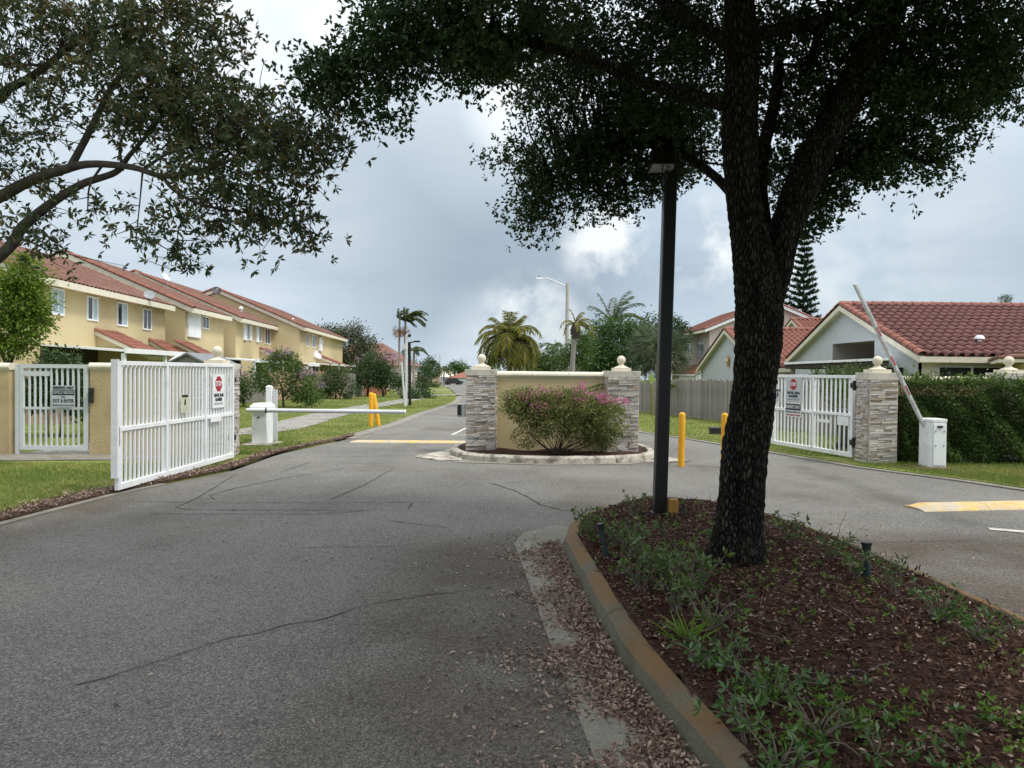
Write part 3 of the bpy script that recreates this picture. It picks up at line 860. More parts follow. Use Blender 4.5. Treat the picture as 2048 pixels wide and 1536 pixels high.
# ---- boundary wall and pedestrian gate
bw = thing('boundary_wall', 'tan stucco boundary wall panel between the pedestrian gate and the driveway gate', 'wall', (-6.6, 13.1, 0), 'tan stucco boundary walls')
MB().box((-6.62, 13.13, .79), (1.92, .22, 1.62)).build('wall_panel', M['stucco_wall'], bw)
coping(bw, -7.60, -5.68, 13.13, 1.61, 2, .28)
bw2 = thing('boundary_wall', 'tan stucco boundary wall end on the hinge side of the pedestrian gate', 'wall', (-11, 13.1, 0), 'tan stucco boundary walls')
MB().box((-11.5, 13.0, .77), (5.1, .22, 1.62)).build('wall_panel', M['stucco_wall'], bw2)
coping(bw2, -14.1, -8.93, 13.0, 1.59, 3, .28)
bw3 = thing('boundary_wall', 'tan stucco wall with cream coping running behind the clipped hedge', 'wall', (10, 13.7, 0), 'tan stucco boundary walls')
MB().box((10.9, 13.75, .74), (8.0, .2, 1.52)).build('wall_panel', M['stucco_wall'], bw3)
coping(bw3, 6.92, 14.9, 13.75, 1.51, 8, .26)
PE = pier('cream stone pier with ball rising behind the far end of the hedge', 9.02, 9.5, 13.3, 13.75, 0.0, 1.56, 'f', capz=0.12, ball=0.09)

# ---- lettering
def text(parent, name, s, size, origin, ux, uz, m, bold=0.0, width=None, align='CENTER'):
    cu = bpy.data.curves.new(name, 'FONT')
    cu.body = s; cu.size = size; cu.align_x = align; cu.align_y = 'CENTER'; cu.offset = bold; cu.extrude = 0.0008; cu.resolution_u = 2
    o = bpy.data.objects.new(name, cu); COL.objects.link(o)
    cu.materials.append(m)
    bpy.context.view_layer.update()
    sx = 1.0
    if width: sx = width / max(1e-6, o.dimensions.x)
    me = bpy.data.meshes.new_from_object(o.evaluated_get(bpy.context.evaluated_depsgraph_get()))
    bpy.data.objects.remove(o); bpy.data.curves.remove(cu)
    o = bpy.data.objects.new(name, me); COL.objects.link(o)
    if not me.materials: me.materials.append(m)
    ux = Vector(ux).normalized(); uz = Vector(uz).normalized(); n = ux.cross(uz)
    R4 = Matrix((( ux.x * sx, uz.x, n.x, 0), (ux.y * sx, uz.y, n.y, 0), (ux.z * sx, uz.z, n.z, 0), (0, 0, 0, 1)))
    o.parent = parent
    o.matrix_local = Matrix.Translation(Vector(np.array(origin) - LOC[parent.name])) @ R4
    LOC[o.name] = LOC[parent.name]
    return o
class Board:
    """flat sign: s runs along ux, z up; o is the lower corner"""
    def __init__(self, parent, o, ux, w, h, m, name='sign', t=0.006, bites=False):
        self.o = np.array(o, float); self.ux = np.array(ux, float) / np.linalg.norm(ux); self.n = np.cross(self.ux, (0, 0, 1.0)); self.w = w; self.h = h; self.parent = parent
        self.mb_t = t
        self.root = None
        self.root = self.panel(0, w, 0, h, m, name, parent, -t, t)
    def pt(self, s, z, d=0.0):
        return self.o + self.ux * s + np.array([0, 0, z]) + self.n * d
    def panel(self, s0, s1, z0, z1, m, name, parent=None, d0=0.0005, t=0.002):
        a = [self.pt(s0, z0, d0), self.pt(s1, z0, d0), self.pt(s1, z1, d0), self.pt(s0, z1, d0)]
        return MB().extrude(a, self.n * t).build(name, m, parent or self.root)
    def poly(self, pts, m, name, d0=0.0005, t=0.002):
        return MB().extrude([self.pt(s, z, d0) for s, z in pts], self.n * t).build(name, m, self.root)
    def text(self, s, size, sc, zc, m, width=None, d=0.004, bold=0.0):
        return text(self.root, 'lettering', s, size, self.pt(sc, zc, d), self.ux, (0, 0, 1), m, bold, width)
def octagon(c, z, r):
    return [(c + r * math.cos(math.pi / 8 + i * math.pi / 4), z + r * math.sin(math.pi / 8 + i * math.pi / 4)) for i in range(8)]
def stop_block(b, top, sc, r):
    """red octagon with STOP, UNTIL BAR RAISES and a hatched strip below"""
    b.poly(octagon(b.w / 2, top - r - .02, r), M['sign_red'], 'octagon')
    b.text('STOP', r * .85, b.w / 2, top - r - .02, M['white'], width=r * 1.55, bold=.003)
    b.text('UNTIL BAR', .07, b.w / 2, top - 2 * r - .075, M['ink'], width=b.w * .82, bold=.003)
    b.text('RAISES', .07, b.w / 2, top - 2 * r - .145, M['ink'], width=b.w * .56, bold=.003)
    zb = top - 2 * r - .215
    for i in range(9):
        s = b.w * (.12 + .085 * i)
        b.poly([(s, zb - .018), (s + .012, zb - .018), (s + .028, zb + .018), (s + .016, zb + .018)], M['ink'], 'hatch_stripe')

# ---- driveway gate leaves
def gate_leaf(label, a, b, z0, z1, zmid, posts, nbars, m, side, fw=0.055):
    """welded bar gate from a to b; bars sit between the rails"""
    a = np.array(a); b = np.array(b); L = np.linalg.norm(b - a); t = (b - a) / L
    g = thing('driveway_gate', label, 'gate', (a[0], a[1], 0), 'white driveway gates standing open')
    P = lambda s, z: (a[0] + t[0] * s, a[1] + t[1] * s, z)
    MB().bar(P(0, z1 - fw / 2), P(L, z1 - fw / 2), fw, fw).build('top_rail', m, g, bevel=.004)
    MB().bar(P(0, z0 + .04), P(L, z0 + .04), fw, .08).build('bottom_rail', m, g, bevel=.004)
    ss = [0.0] + list(posts) + [L]
    for s in ss:
        s_ = min(max(s, fw / 2 + .003), L - fw / 2 - .003)
        MB().bar(P(s_, z0 + .081), P(s_, z1 - fw - .001), fw, fw, up=(t[0], t[1], 0)).build('stile', m, g)
    for s0, s1 in zip(ss[:-1], ss[1:]):
        MB().bar(P(s0 + fw * .5 + .004, zmid), P(s1 - fw * .5 - .004, zmid), .05, .05).build('middle_rail', m, g)
        k = max(1, int(round((s1 - s0) / (L / nbars))) - 1)
        me = None
        for i in range(k):
            s = s0 + (s1 - s0) * (i + 1) / (k + 1)
            o = MB().bar((0, 0, z0 + .081), (0, 0, z1 - fw - .001), .022, .030, up=(t[0], t[1], 0))
            if me is None:
                me = bpy.data.meshes.new('bar'); me.from_pydata(o.v, [], o.f); me.update(); me.materials.append(m)
            # round-cornered bars pass through the middle rail
            place('bar', me, g, P(s, 0))
    return g, P, L
A, B = (-4.99, 9.15), (-4.90, 12.72)
gl, PLg, LL = gate_leaf('white steel driveway gate swung open towards the camera beside the grass', A, B, 0.06, 1.70, 0.83, [1.24, 2.48], 34, M['white'], 1)
# lock plate and latch bar
MB().bar(PLg(-.02, .62), PLg(-.02, .86), .075, .06, up=(0, 1, 0)).build('lock_plate', M['rust'], gl)
MB().bar(PLg(-.035, .22), PLg(-.035, 1.72), .04, .085, up=(1, 0, 0)).build('strike_channel', M['white'], gl)
MB().box((PLg(2.78, 0)[0] + .05, PLg(2.78, 0)[1], .79), (.015, .42, .085)).build('mail_slot', M['white'], gl)
for z in (1.42, .40):
    h = MB(); h.box((-4.95, 12.82, z), (.10, .14, .09)); h.tube([(-4.95, 12.86, z - .08), (-4.95, 12.86, z + .08)], .03, 8)
    h.build('hinge', M['black'], gl)
ux = np.array(B) - np.array(A); ux = np.append(ux / np.linalg.norm(ux), 0)
b = Board(gl, (-4.885, 11.83, 0.97), ux, 0.46, 0.55, M['white'])
stop_block(b, .55, 0, .135)
b = Board(gl, (-4.895, 10.72, 0.955), ux, 0.25, 0.27, M['sign_cream'])
b.text('WARNING', .05, .125, .245, M['ink'], width=.2, bold=.002)
b.poly([(.10, .12), (.125, .10), (.15, .12), (.155, .17), (.135, .215), (.11, .18)], M['ink'], 'pictogram')
for k in range(3):
    b.panel(.04, .21, .03 + .022 * k, .038 + .022 * k, M['sign_grey'], 'text_line')
# pedestrian gate
a0, b0 = np.array((-8.88, 12.98)), np.array((-7.60, 13.05))
pg = thing('pedestrian_gate', 'grey white barred pedestrian gate with a residents only sign', 'gate', (-8.24, 13.0, 0))
t = (b0 - a0) / np.linalg.norm(b0 - a0); Lp = np.linalg.norm(b0 - a0)
Pp = lambda s, z: (a0[0] + t[0] * s, a0[1] + t[1] * s, z)
gm = M['greywhite']
MB().bar(Pp(0.07, 1.635), Pp(Lp - .02, 1.635), .05, .07).build('top_rail', gm, pg)
MB().bar(Pp(0.07, .17), Pp(Lp - .02, .17), .05, .07).build('bottom_rail', gm, pg)
MB().bar(Pp(.105, .206), Pp(.105, 1.599), .07, .05, up=(0, 1, 0)).build('stile', gm, pg)
MB().bar(Pp(Lp - .06, .206), Pp(Lp - .06, 1.599), .08, .05, up=(0, 1, 0)).build('stile', gm, pg)
MB().bar(Pp(.03, 0.0), Pp(.03, 1.66), .06, .06, up=(0, 1, 0)).build('hinge_post', gm, pg)
MB().bar(Pp(.141, .88), Pp(Lp - .101, .88), .03, .045).build('middle_rail', gm, pg)
MB().bar(Pp(.141, 1.50), Pp(.58, 1.50), .03, .085).build('latch_plate', gm, pg)
me = None
for i in range(10):
    o = MB().bar((0, 0, .206), (0, 0, 1.599), .026, .032, up=(0, 1, 0))
    if me is None:
        me = bpy.data.meshes.new('bar'); me.from_pydata(o.v, [], o.f); me.update(); me.materials.append(gm)
    place('bar', me, pg, Pp(.14 + (Lp - .24) * (i + 1) / 11, 0))
b = Board(pg, (-8.225, 12.955, 0.90), (t[0], t[1], 0), 0.40, 0.39, M['sign_grey'])
b.text('RESIDENTS ONLY', .06, .2, .35, M['ink'], width=.36, bold=.002)
b.panel(.008, .392, .22, .315, M['ink'], 'black_band')
b.text('DEVICE NEEDED', .085, .2, .268, M['sign_grey'], width=.37, d=.006, bold=.001)
b.text('TO', .045, .2, .185, M['ink'], bold=.001)
b.text('EXIT & ENTER', .09, .2, .115, M['ink'], width=.36, bold=.001)
b.text('(Purchase Device at Front Gate)', .035, .2, .04, M['ink'], width=.37, bold=.0008)
kp = thing('keypad', 'small black keypad box fixed on the tan wall next to the pedestrian gate', 'keypad', (-7.5, 12.98, 1.1))
MB().box((-7.54, 12.985, 1.12), (.07, .06, .27)).build('housing', M['black'], kp, bevel=.008)
MB().box((-7.54, 12.945, 1.2), (.05, .02, .08)).build('screen', M['glass'], kp)

# right-hand driveway gate leaf
A, B = (6.40, 13.55), (5.58, 17.25)
gr, PRg, LR = gate_leaf('white steel driveway gate with two stacked signs, hung on the pier by the hedge', A, B, 0.07, 1.61, 0.86, [1.2, 2.6], 30, M['white'], -1, fw=.06)
ux = np.array(A) - np.array(B); ux = np.append(ux / np.linalg.norm(ux), 0)      # reads from far to near
nrm = np.cross(ux, (0, 0, 1))
so = np.array(PRg(2.12, 0)) + nrm * .05
b = Board(gr, (so[0], so[1], 1.02), ux, 0.56, 0.53, M['sign_grey'])
stop_block(b, .53, 0, .125)
b = Board(gr, (so[0], so[1], 0.72), ux, 0.56, 0.285, M['white'])
b.panel(.01, .55, .14, .275, M['ink'], 'black_band')
b.text('RESIDENTS ONLY', .10, .28, .207, M['white'], width=.5, d=.006, bold=.001)
b.text('VISITORS MUST USE FRONT GATE', .055, .28, .098, M['ink'], width=.52, bold=.001)
b.text('DEVICE NEEDED TO ENTER', .055, .28, .035, M['sign_red'], width=.52, bold=.001)
so = np.array(PRg(2.54, 0)) + nrm * .05
b = Board(gr, (so[0], so[1], 1.02), ux, 0.26, 0.27, M['sign_grey'])
b.text('WARNING', .05, .13, .245, M['ink'], width=.22, bold=.002)
b.poly([(.10, .12), (.125, .10), (.15, .12), (.155, .17), (.135, .215), (.11, .18)], M['ink'], 'pictogram')
MB().bar(np.array(PRg(.66, .70)) + nrm * .03, np.array(PRg(1.05, .70)) + nrm * .03, .02, .06).build('latch_bar', M['white'], gr)
MB().bar(np.array(PRg(.1, .74)) + nrm * .03, np.array(PRg(.42, .74)) + nrm * .03, .02, .17).build('lock_plate', M['white'], gr)
for z in (1.42, .36):
    h = MB(); h.box((6.36, 13.46, z), (.10, .14, .10)); h.tube([(6.34, 13.42, z - .09), (6.34, 13.42, z + .09)], .035, 8)
    h.build('hinge', M['black'], gr)
wb = thing('wheelie_bin', 'dark rubbish bin seen through the bars of the gate by the hedge', 'bin', (7.3, 15.2, 0))
MB().hexa([(7.02, 15.0, .08), (7.5, 15.0, .08), (7.5, 15.5, .08), (7.02, 15.5, .08)], [(6.95, 14.92, .8), (7.57, 14.92, .8), (7.57, 15.6, .8), (6.95, 15.6, .8)]).build('tub', M['black'], wb, bevel=.02)
MB().hexa([(6.93, 14.88, .803), (7.6, 14.88, .803), (7.6, 15.62, .803), (6.93, 15.62, .803)], [(6.98, 14.95, .87), (7.55, 14.95, .87), (7.55, 15.6, .9), (6.98, 15.6, .9)]).build('lid', M['black'], wb, bevel=.01)
for x in (7.0, 7.52):
    MB().tube([(x - .03, 15.5, .09), (x + .03, 15.5, .09)], .09, 12).build('wheel', M['black'], wb)

# ================================================================== BARRIERS, BOLLARDS, HUMPS, LAMPS
def barrier_cabinet(root, x0, x1, y0, y1, h, m, slab=True):
    w, d = x1 - x0, y1 - y0
    MB().box(((x0 + x1) / 2, (y0 + y1) / 2, h / 2 + .02), (w, d, h - .04)).build('cabinet', m, root, bevel=.008)
bl = thing('barrier_gate', 'white barrier gate with its arm lowered across the exit lane', 'barrier', (-5.23, 15.2, 0), 'white vehicle barrier gates')
x0, x1, y0, y1 = -5.38, -5.08, 15.0, 15.42
MB().box((-5.23, 15.2, .025), (.62, .75, .09)).build('base_slab', M['kerb_pale'], bl)
MB().box((-5.23, 15.21, .42), (.30, .42, .70)).build('cabinet', M['white'], bl, bevel=.006)
hd = MB()
hd.hexa([(-5.42, 14.96, .772), (-5.04, 14.96, .772), (-5.04, 15.46, .772), (-5.42, 15.46, .772)], [(-5.42, 14.96, .85), (-5.04, 14.96, .85), (-5.04, 15.46, .85), (-5.42, 15.46, .85)])
hd.hexa([(-5.42, 14.96, .852), (-5.04, 14.96, .852), (-5.04, 15.46, .852), (-5.42, 15.46, .852)], [(-5.36, 15.04, .91), (-5.10, 15.04, .91), (-5.10, 15.38, .91), (-5.36, 15.38, .91)])
hd.build('hood', M['white'], bl, bevel=.01)
MB().tube([(-5.45, 14.90, .772), (-2.20, 14.85, .770)], .043, 14).build('arm', M['greywhite'], bl, smooth='auto')
MB().tube([(-2.198, 14.85, .770), (-2.17, 14.85, .770)], .046, 14).build('arm_cap', M['white'], bl, smooth='auto')
MB().tube([(-5.06, 14.893, .772), (-5.03, 14.893, .772)], .049, 14).build('arm_clamp', M['black'], bl)
MB().box((-5.24, 14.984, .62), (.05, .012, .03)).build('lock', M['black'], bl)
rp = thing('reader_post', 'white square post behind the lowered barrier cabinet', 'post', (-5.25, 15.9, 0))
MB().box((-5.27, 15.75, .62), (.12, .12, 1.22)).build('post', M['white'], rp, bevel=.005)
MB().hexa([(-5.335, 15.685, 1.232), (-5.205, 15.685, 1.232), (-5.205, 15.815, 1.232), (-5.335, 15.815, 1.232)], [(-5.30, 15.72, 1.27), (-5.24, 15.72, 1.27), (-5.24, 15.78, 1.27), (-5.30, 15.78, 1.27)]).build('cap', M['white'], rp)
MB().box((-5.155, 15.80, .60), (.085, .05, 1.16)).build('channel', M['greywhite'], rp)
br = thing('barrier_gate', 'white barrier gate with its arm raised beside the hedge', 'barrier', (7.19, 12.36, 0), 'white vehicle barrier gates')
MB().box((7.12, 12.36, .02), (.58, .62, .09)).build('base_slab', M['kerb'], br)
c0 = [(7.05, 12.24), (7.09, 12.20), (7.33, 12.20), (7.335, 12.25), (7.335, 12.53), (7.05, 12.53)]
MB().prism(c0, .066, .83).build('cabinet', M['white'], br, bevel=.004)
MB().prism([(p[0] * 1.0 + (p[0] - 7.19) * .05, p[1] + (p[1] - 12.36) * .05) for p in c0], .832, .885).build('lid', M['white'], br, bevel=.01)
MB().box((7.21, 12.193, .455), (.205, .012, .70)).build('door', M['white'], br, bevel=.003)
MB().box((7.21, 12.180, .755), (.09, .012, .032)).build('nameplate', M['black'], br)
for x in (7.14, 7.28):
    for z in (.44, .68):
        MB().box((x, 12.183, z), (.018, .01, .012)).build('lock', M['black'], br)
a = np.array([7.035, 12.40, .80]); b = np.array([5.83, 12.40, 3.17])
MB().bar(a, b, .05, .075, up=(0, 1, 0)).build('arm', M['steel'], br, bevel=.008)
t = b - a
for k in range(7):
    f0 = .10 + k * .105
    MB().bar(a + t * f0 + np.array([0, -.0395, 0]), a + t * (f0 + .065) + np.array([0, -.0395, 0]), .022, .003, up=(0, 1, 0)).build('reflective_strip', M['tape'] if k % 2 else M['line'], br)
MB().tube([(7.06, 12.40, .80), (7.02, 12.40, .80)], .05, 14).build('arm_hub', M['steel'], br)

def bollard(label, base, top, r=.06):
    base = np.array(base, float); top = np.array(top, float)
    ax = (top - base); L = np.linalg.norm(ax)
    mb = MB()
    pts = [base - ax / L * .05, base + ax * .5, top - ax / L * .05, top - ax / L * .025, top - ax / L * .008, top]
    mb.tube(pts, [r, r, r, r * .93, r * .7, r * .15], 18)
    o = mb.build('bollard', M['yellow'], smooth='auto')
    return tag(o, label, 'bollard', 'yellow steel bollards')
g = G(742, 853, LZ); bollard('upright yellow bollard in the grass behind the lowered barrier arm', g, g + np.array([0, 0, .98]), .067)
g = G(757, 850, LZ); bollard('yellow bollard leaning towards its upright neighbour in the grass', g, D(747, 787, g[1]), .067)
g = G(1362, 933); bollard('yellow bollard standing clear in the road between lamp post and tree trunk', g, g + np.array([0.01, 0, .94]), .057)
g = G(1448, 935); bollard('yellow bollard partly hidden by the edge of the tree trunk', g, g + np.array([0, 0, .94]), .057)

def hump(label, x0, x1, yc, rz, w=.36, h=.065, npan=4):
    root = thing('speed_hump', label, 'speed hump', (x0, yc, 0), 'yellow speed humps')
    ca, sa = math.cos(rz), math.sin(rz)
    L = (x1 - x0)
    for i in range(npan):
        a = L * i / npan + .004; b = L * (i + 1) / npan - .004
        mb = MB()
        prof = [(-w / 2, 0.001), (-w / 2 + .02, .018), (-w * .28, h * .8), (-w * .1, h), (w * .1, h), (w * .28, h * .8), (w / 2 - .02, .018), (w / 2, 0.001)]
        def ring(s, k=1.0, inset=0.0):
            return [(x0 + (s) * ca - (p * (1 - inset)) * sa, yc + (s) * sa + (p * (1 - inset)) * ca, z * k) for p, z in prof]
        r0 = ring(a + (.0), .35 if i == 0 else 1); r1 = ring(b)
        if i == 0:
            rm = ring(a + .16)
            mb.add(r0 + rm + r1, [(j, j + 1, j + 9, j + 8) for j in range(7)] + [(j + 8, j + 9, j + 17, j + 16) for j in range(7)] + [tuple(range(8)), tuple(range(16, 24))[::-1]])
        else:
            mb.add(r0 + r1, [(j, j + 1, j + 9, j + 8) for j in range(7)] + [tuple(range(8)), tuple(range(8, 16))[::-1]])
        mb.build('hump_panel', M['bump'], root)
    return root
hump('faded yellow speed hump across the exit lane behind the lowered barrier', -3.62, -1.0, 16.35, .02, .32, .042, 3)
hump('yellow speed hump with peeling paint on the entry lane near the raised barrier', 4.86, 8.4, 8.74, .155, .40, .065, 4)

# lamp posts
def shoebox_head(root, c, w, d, h, rz=0):
    MB().box(c, (w, d, h), rz, taper=.9).build('lamp_head', M['bronze'], root, bevel=.01)
lp = thing('lamp_post', 'dark bronze square lamp post rising from the planter beside the big tree', 'lamp post', (1.5, 7.33, .12), 'dark bronze lamp posts')
bt = np.array([1.505, 7.33, .05]); tp = D(1341, 322, 7.33)
MB().bar(bt, tp, .128, .128, up=(0, 1, 0)).build('pole', M['bronze'], lp, bevel=.012)
MB().hexa([(bt[0] - .10, bt[1] - .10, .10), (bt[0] + .10, bt[1] - .10, .10), (bt[0] + .10, bt[1] + .10, .10), (bt[0] - .10, bt[1] + .10, .10)], [(bt[0] - .08, bt[1] - .08, .2), (bt[0] + .08, bt[1] - .08, .2), (bt[0] + .08, bt[1] + .08, .2), (bt[0] - .08, bt[1] + .08, .2)]).build('base_cover', M['bronze'], lp)
for (dx, dy, w_, d_) in ((-.125, -.10, .23, .24), (.055, .12, .11, .24)):
    c = tp + np.array([dx * .9, dy, -.02])
    MB().hexa([(c[0] - w_ / 2, c[1] - d_ / 2, c[2] - .07), (c[0] + w_ / 2, c[1] - d_ / 2, c[2] - .07), (c[0] + w_ / 2, c[1] + d_ / 2, c[2] - .07), (c[0] - w_ / 2, c[1] + d_ / 2, c[2] - .07)],
              [(c[0] - w_ * .4, c[1] - d_ * .4, c[2] + .08), (c[0] + w_ * .45, c[1] - d_ * .4, c[2] + .08), (c[0] + w_ * .45, c[1] + d_ * .45, c[2] + .08), (c[0] - w_ * .4, c[1] + d_ * .45, c[2] + .08)]).build('lamp_head', M['bronze'], lp, bevel=.008)
    MB().box((c[0], c[1], c[2] - .085), (w_ * .9, d_ * .85, .028)).build('lens', M['sign_grey'], lp)
g = G(820, 811, LZ)
l2 = thing('lamp_post', 'dark bronze lamp post with a short arm beside the sidewalk and camera pole', 'lamp post', g, 'dark bronze lamp posts')
ht = D(815, 684, g[1])[2]
MB().bar(g, (g[0] - .06, g[1], ht), .14, .14, up=(0, 1, 0)).build('pole', M['bronze'], l2)
MB().bar((g[0] - .06, g[1], ht - .03), (g[0] + .30, g[1], ht + .03), .08, .06).build('arm', M['bronze'], l2)
MB().box((g[0] + .34, g[1], ht + .03), (.30, .25, .08)).build('lamp_head', M['bronze'], l2)
g2 = G(812, 812, LZ)
cp = thing('camera_pole', 'pale slim pole carrying a dark dome camera and a junction box', 'camera pole', g2)
ht = D(812, 669, g2[1])[2]
MB().tube([g2, (g2[0], g2[1], ht)], .065, 10).build('pole', M['greywhite'], cp, smooth='auto')
MB().box((g2[0] - .12, g2[1], ht - .62), (.2, .2, .28)).build('junction_box', M['greywhite'], cp)
MB().tube([(g2[0], g2[1], ht), (g2[0] + .14, g2[1], ht + .02)], .03, 8).build('camera_arm', M['greywhite'], cp)
MB().ball((g2[0] + .15, g2[1], ht - .05), .09, 12, 8).build('dome_camera', M['black'], cp, smooth=True)
lpole = MB(); e0 = np.array(g2) + np.array([.0, -.35, 0]); e1 = D(803, 724, g2[1] - .35)
lpole.tube([e0, e1], .05, 10)
tag(lpole.build('leaning_pole', M['greywhite'], smooth='auto'), 'white bare pole leaning against the camera pole', 'pole')
def cobra(label, px, y, top_py, arm_px, arm_py, base_z, r, m=M['pole'], rad=.12):
    t_ = D(px, top_py, y)
    root = thing('street_lamp', label, 'street lamp', (t_[0], y, base_z), 'street lamps')
    MB().tube([(t_[0], y, base_z - .1), (t_[0], y, t_[2])], [rad, rad * .8], 12).build('pole', m, root, smooth='auto')
    e = D(arm_px, arm_py, y)
    s = 1 if e[0] > t_[0] else -1
    q = smooth_path([(t_[0], y, t_[2] - .25, .03), (t_[0] + (e[0] - t_[0]) * .5, y, t_[2] + (e[2] - t_[2]) * .75 - .05, .03), (e[0] - s * .5, y, e[2] + .02, .03)], 6)
    MB().tube(q[:, :3], .035, 8).build('arm', M['steel'], root)
    k = MB()
    k.hexa([(e[0] - s * .55, y - .06, e[2] - .03), (e[0], y - .10, e[2] - .06), (e[0], y + .10, e[2] - .06), (e[0] - s * .55, y + .06, e[2] - .03)], [(e[0] - s * .55, y - .05, e[2] + .06), (e[0], y - .06, e[2] + .03), (e[0], y + .06, e[2] + .03), (e[0] - s * .55, y + .05, e[2] + .06)])
    k.build('lamp_head', M['steel'], root)
    MB().tube([(e[0] - s * .15, y, e[2] + .03), (e[0] - s * .15, y, e[2] + .14)], .035, 8).build('photocell', M['black'], root)
    return root
cobra('tall concrete street lamp with a long arm rising behind the yellow entrance wall', 1135, 46, 566, 1073, 556, gz(46), .12, rad=.135)
cobra('distant concrete street lamp at the end of the sidewalk', 880, 190, 710, 897, 707, gz(190), .12, rad=.16)
# junction box and irrigation risers in the planter come later with the bed

# ================================================================== ROOFS
def frame_from(o, du, dv):
    du = np.array(du, float); dv = np.array(dv, float)
    return np.array(o, float), du / np.linalg.norm(du), dv / np.linalg.norm(dv)
PROF = [(0.0, 0.0), (.03, .035), (.13, .075), (.23, .075), (.33, .035), (.36, .0), (.5, -.004)]
PROF = [(a / .5, b) for a, b in PROF]
def tile_profile(w, amp=1.0):
    return [(a * w, b * amp) for a, b in PROF]
def tile_field(name, parent, o, du, dv, L, V, w, h, m, amp=1.0, lift=.028, clip=None):
    """barrel tiles: rows step up the slope, each row's lower lip proud of the one below"""
    o, du, dv = frame_from(o, du, dv)
    n = np.cross(du, dv)
    if n[2] < 0: n = -n
    nc, nr = max(1, int(round(L / w))), max(1, int(round(V / h)))
    w, h = L / nc, V / nr
    prof = [(c * w + a, b) for c in range(nc) for a, b in tile_profile(w, amp)[:-1]] + [(L, 0.0)]
    A = np.array([p[0] for p in prof]); Bz = np.array([p[1] for p in prof]); k = len(prof)
    Vs, Ts = [], []
    for r in range(nr):
        jit = NR.uniform(-.006, .006)
        for (vv, lf) in ((r * h - .02, -.01), (r * h - .02, lift + jit), (r * h + h - .01, .004)):
            Vs.append(o + A[:, None] * du + vv * dv + (Bz + lf)[:, None] * n)
        b = r * 3 * k
        i = np.arange(k - 1)
        for s in (0, k):
            Ts.append(np.stack([b + s + i, b + s + i + 1, b + s + k + i + 1, b + s + k + i], 1))
    ob = raw_obj(name, np.concatenate(Vs), np.concatenate(Ts), m, parent)
    ob['kind'] = 'stuff'
    return ob
def one_tile(w, h, amp=1.0, lift=.03):
    p = tile_profile(w, amp); k = len(p)
    vs = []
    for (v, l) in ((-.02, -.006), (-.02, lift), (h + .005, .006)):
        vs += [(a, v, b + l) for a, b in p]
    fs = [(s + i, s + i + 1, s + k + i + 1, s + k + i) for s in (0, k) for i in range(k - 1)]
    me = bpy.data.meshes.new('roof_tile'); me.from_pydata(vs, [], fs); me.update()
    me.polygons.foreach_set('use_smooth', [True] * len(me.polygons)); me.set_sharp_from_angle(angle=math.radians(40))
    return me
def cap_mesh(length, r, m):
    """half-round cap tile, wider at its lower end"""
    n = 7; vs = []; fs = []
    for s, k in ((0, 1.12), (length, .96)):
        for rr in (r * k, r * k - .02):
            for i in range(n):
                a = math.pi * (i / (n - 1))
                vs.append((rr * math.cos(a), s, rr * math.sin(a) * .8))
    for i in range(n - 1):
        fs.append((i, i + 1, 2 * n + i + 1, 2 * n + i))
        fs.append((n + i, i + n + 1, i + 1, i))
    fs.append((0, 2 * n, 3 * n, n)); fs.append((n - 1, 2 * n - 1, 4 * n - 1, 3 * n - 1))
    me = bpy.data.meshes.new('cap_tile'); me.from_pydata(vs, [], fs); me.update()
    me.polygons.foreach_set('use_smooth', [True] * len(me.polygons)); me.set_sharp_from_angle(angle=math.radians(40))
    me.materials.append(m)
    return me
def cap_row(parent, a, b, r, m, pitch=.36, name='cap_tile', n=None):
    a = np.array(a, float); b = np.array(b, float); L = np.linalg.norm(b - a); d = (b - a) / L
    k = n or max(1, int(round(L / pitch))); step = L / k
    me = cap_mesh(step * 1.06, r, m)
    x = np.cross(d, (0, 0, 1.0)); x /= np.linalg.norm(x); z = np.cross(x, d)
    for i in range(k):
        p = a + d * step * i
        place(name, me, parent, None, M4=Matrix(((x[0], d[0], z[0], p[0]), (x[1], d[1], z[1], p[1]), (x[2], d[2], z[2], p[2] + .01 * (i % 2) * .3), (0, 0, 0, 1))))
def window(parent, o, ux, w, h, n, kind='slider', m_frame=None, m_l=None, m_r=None, name='window'):
    """o: lower corner on the wall face; ux along the wall; n outward"""
    mf = m_frame or M['white']
    o = np.array(o, float); ux = np.array(ux, float) / np.linalg.norm(ux); n = np.array(n, float)
    P = lambda s, z, d=0.0: o + ux * s + np.array([0, 0, z]) + n * d
    def slab(s0, s1, z0, z1, d0, d1):
        return MB().hexa([P(s0, z0, d0), P(s1, z0, d0), P(s1, z1, d0), P(s0, z1, d0)], [P(s0, z0, d1), P(s1, z0, d1), P(s1, z1, d1), P(s0, z1, d1)])
    f = MB(); fw = min(.07, w * .09)
    for s0, s1, z0, z1 in ((0, w, 0, fw), (0, w, h - fw, h), (0, fw, fw + .001, h - fw - .001), (w - fw, w, fw + .001, h - fw - .001), (w / 2 - fw * .45, w / 2 + fw * .45, fw + .001, h - fw - .001)):
        q = slab(s0, s1, z0, z1, -.02, .045); f.add(q.v, q.f)
    F = f.build(name, mf, parent)
    slab(fw, w / 2 - fw * .45, fw, h - fw, -.01, .012).build('pane', m_l or M['glass'], F)
    slab(w / 2 + fw * .45, w - fw, fw, h - fw, -.01, .012).build('pane', m_r or M['glass'], F)
    return F

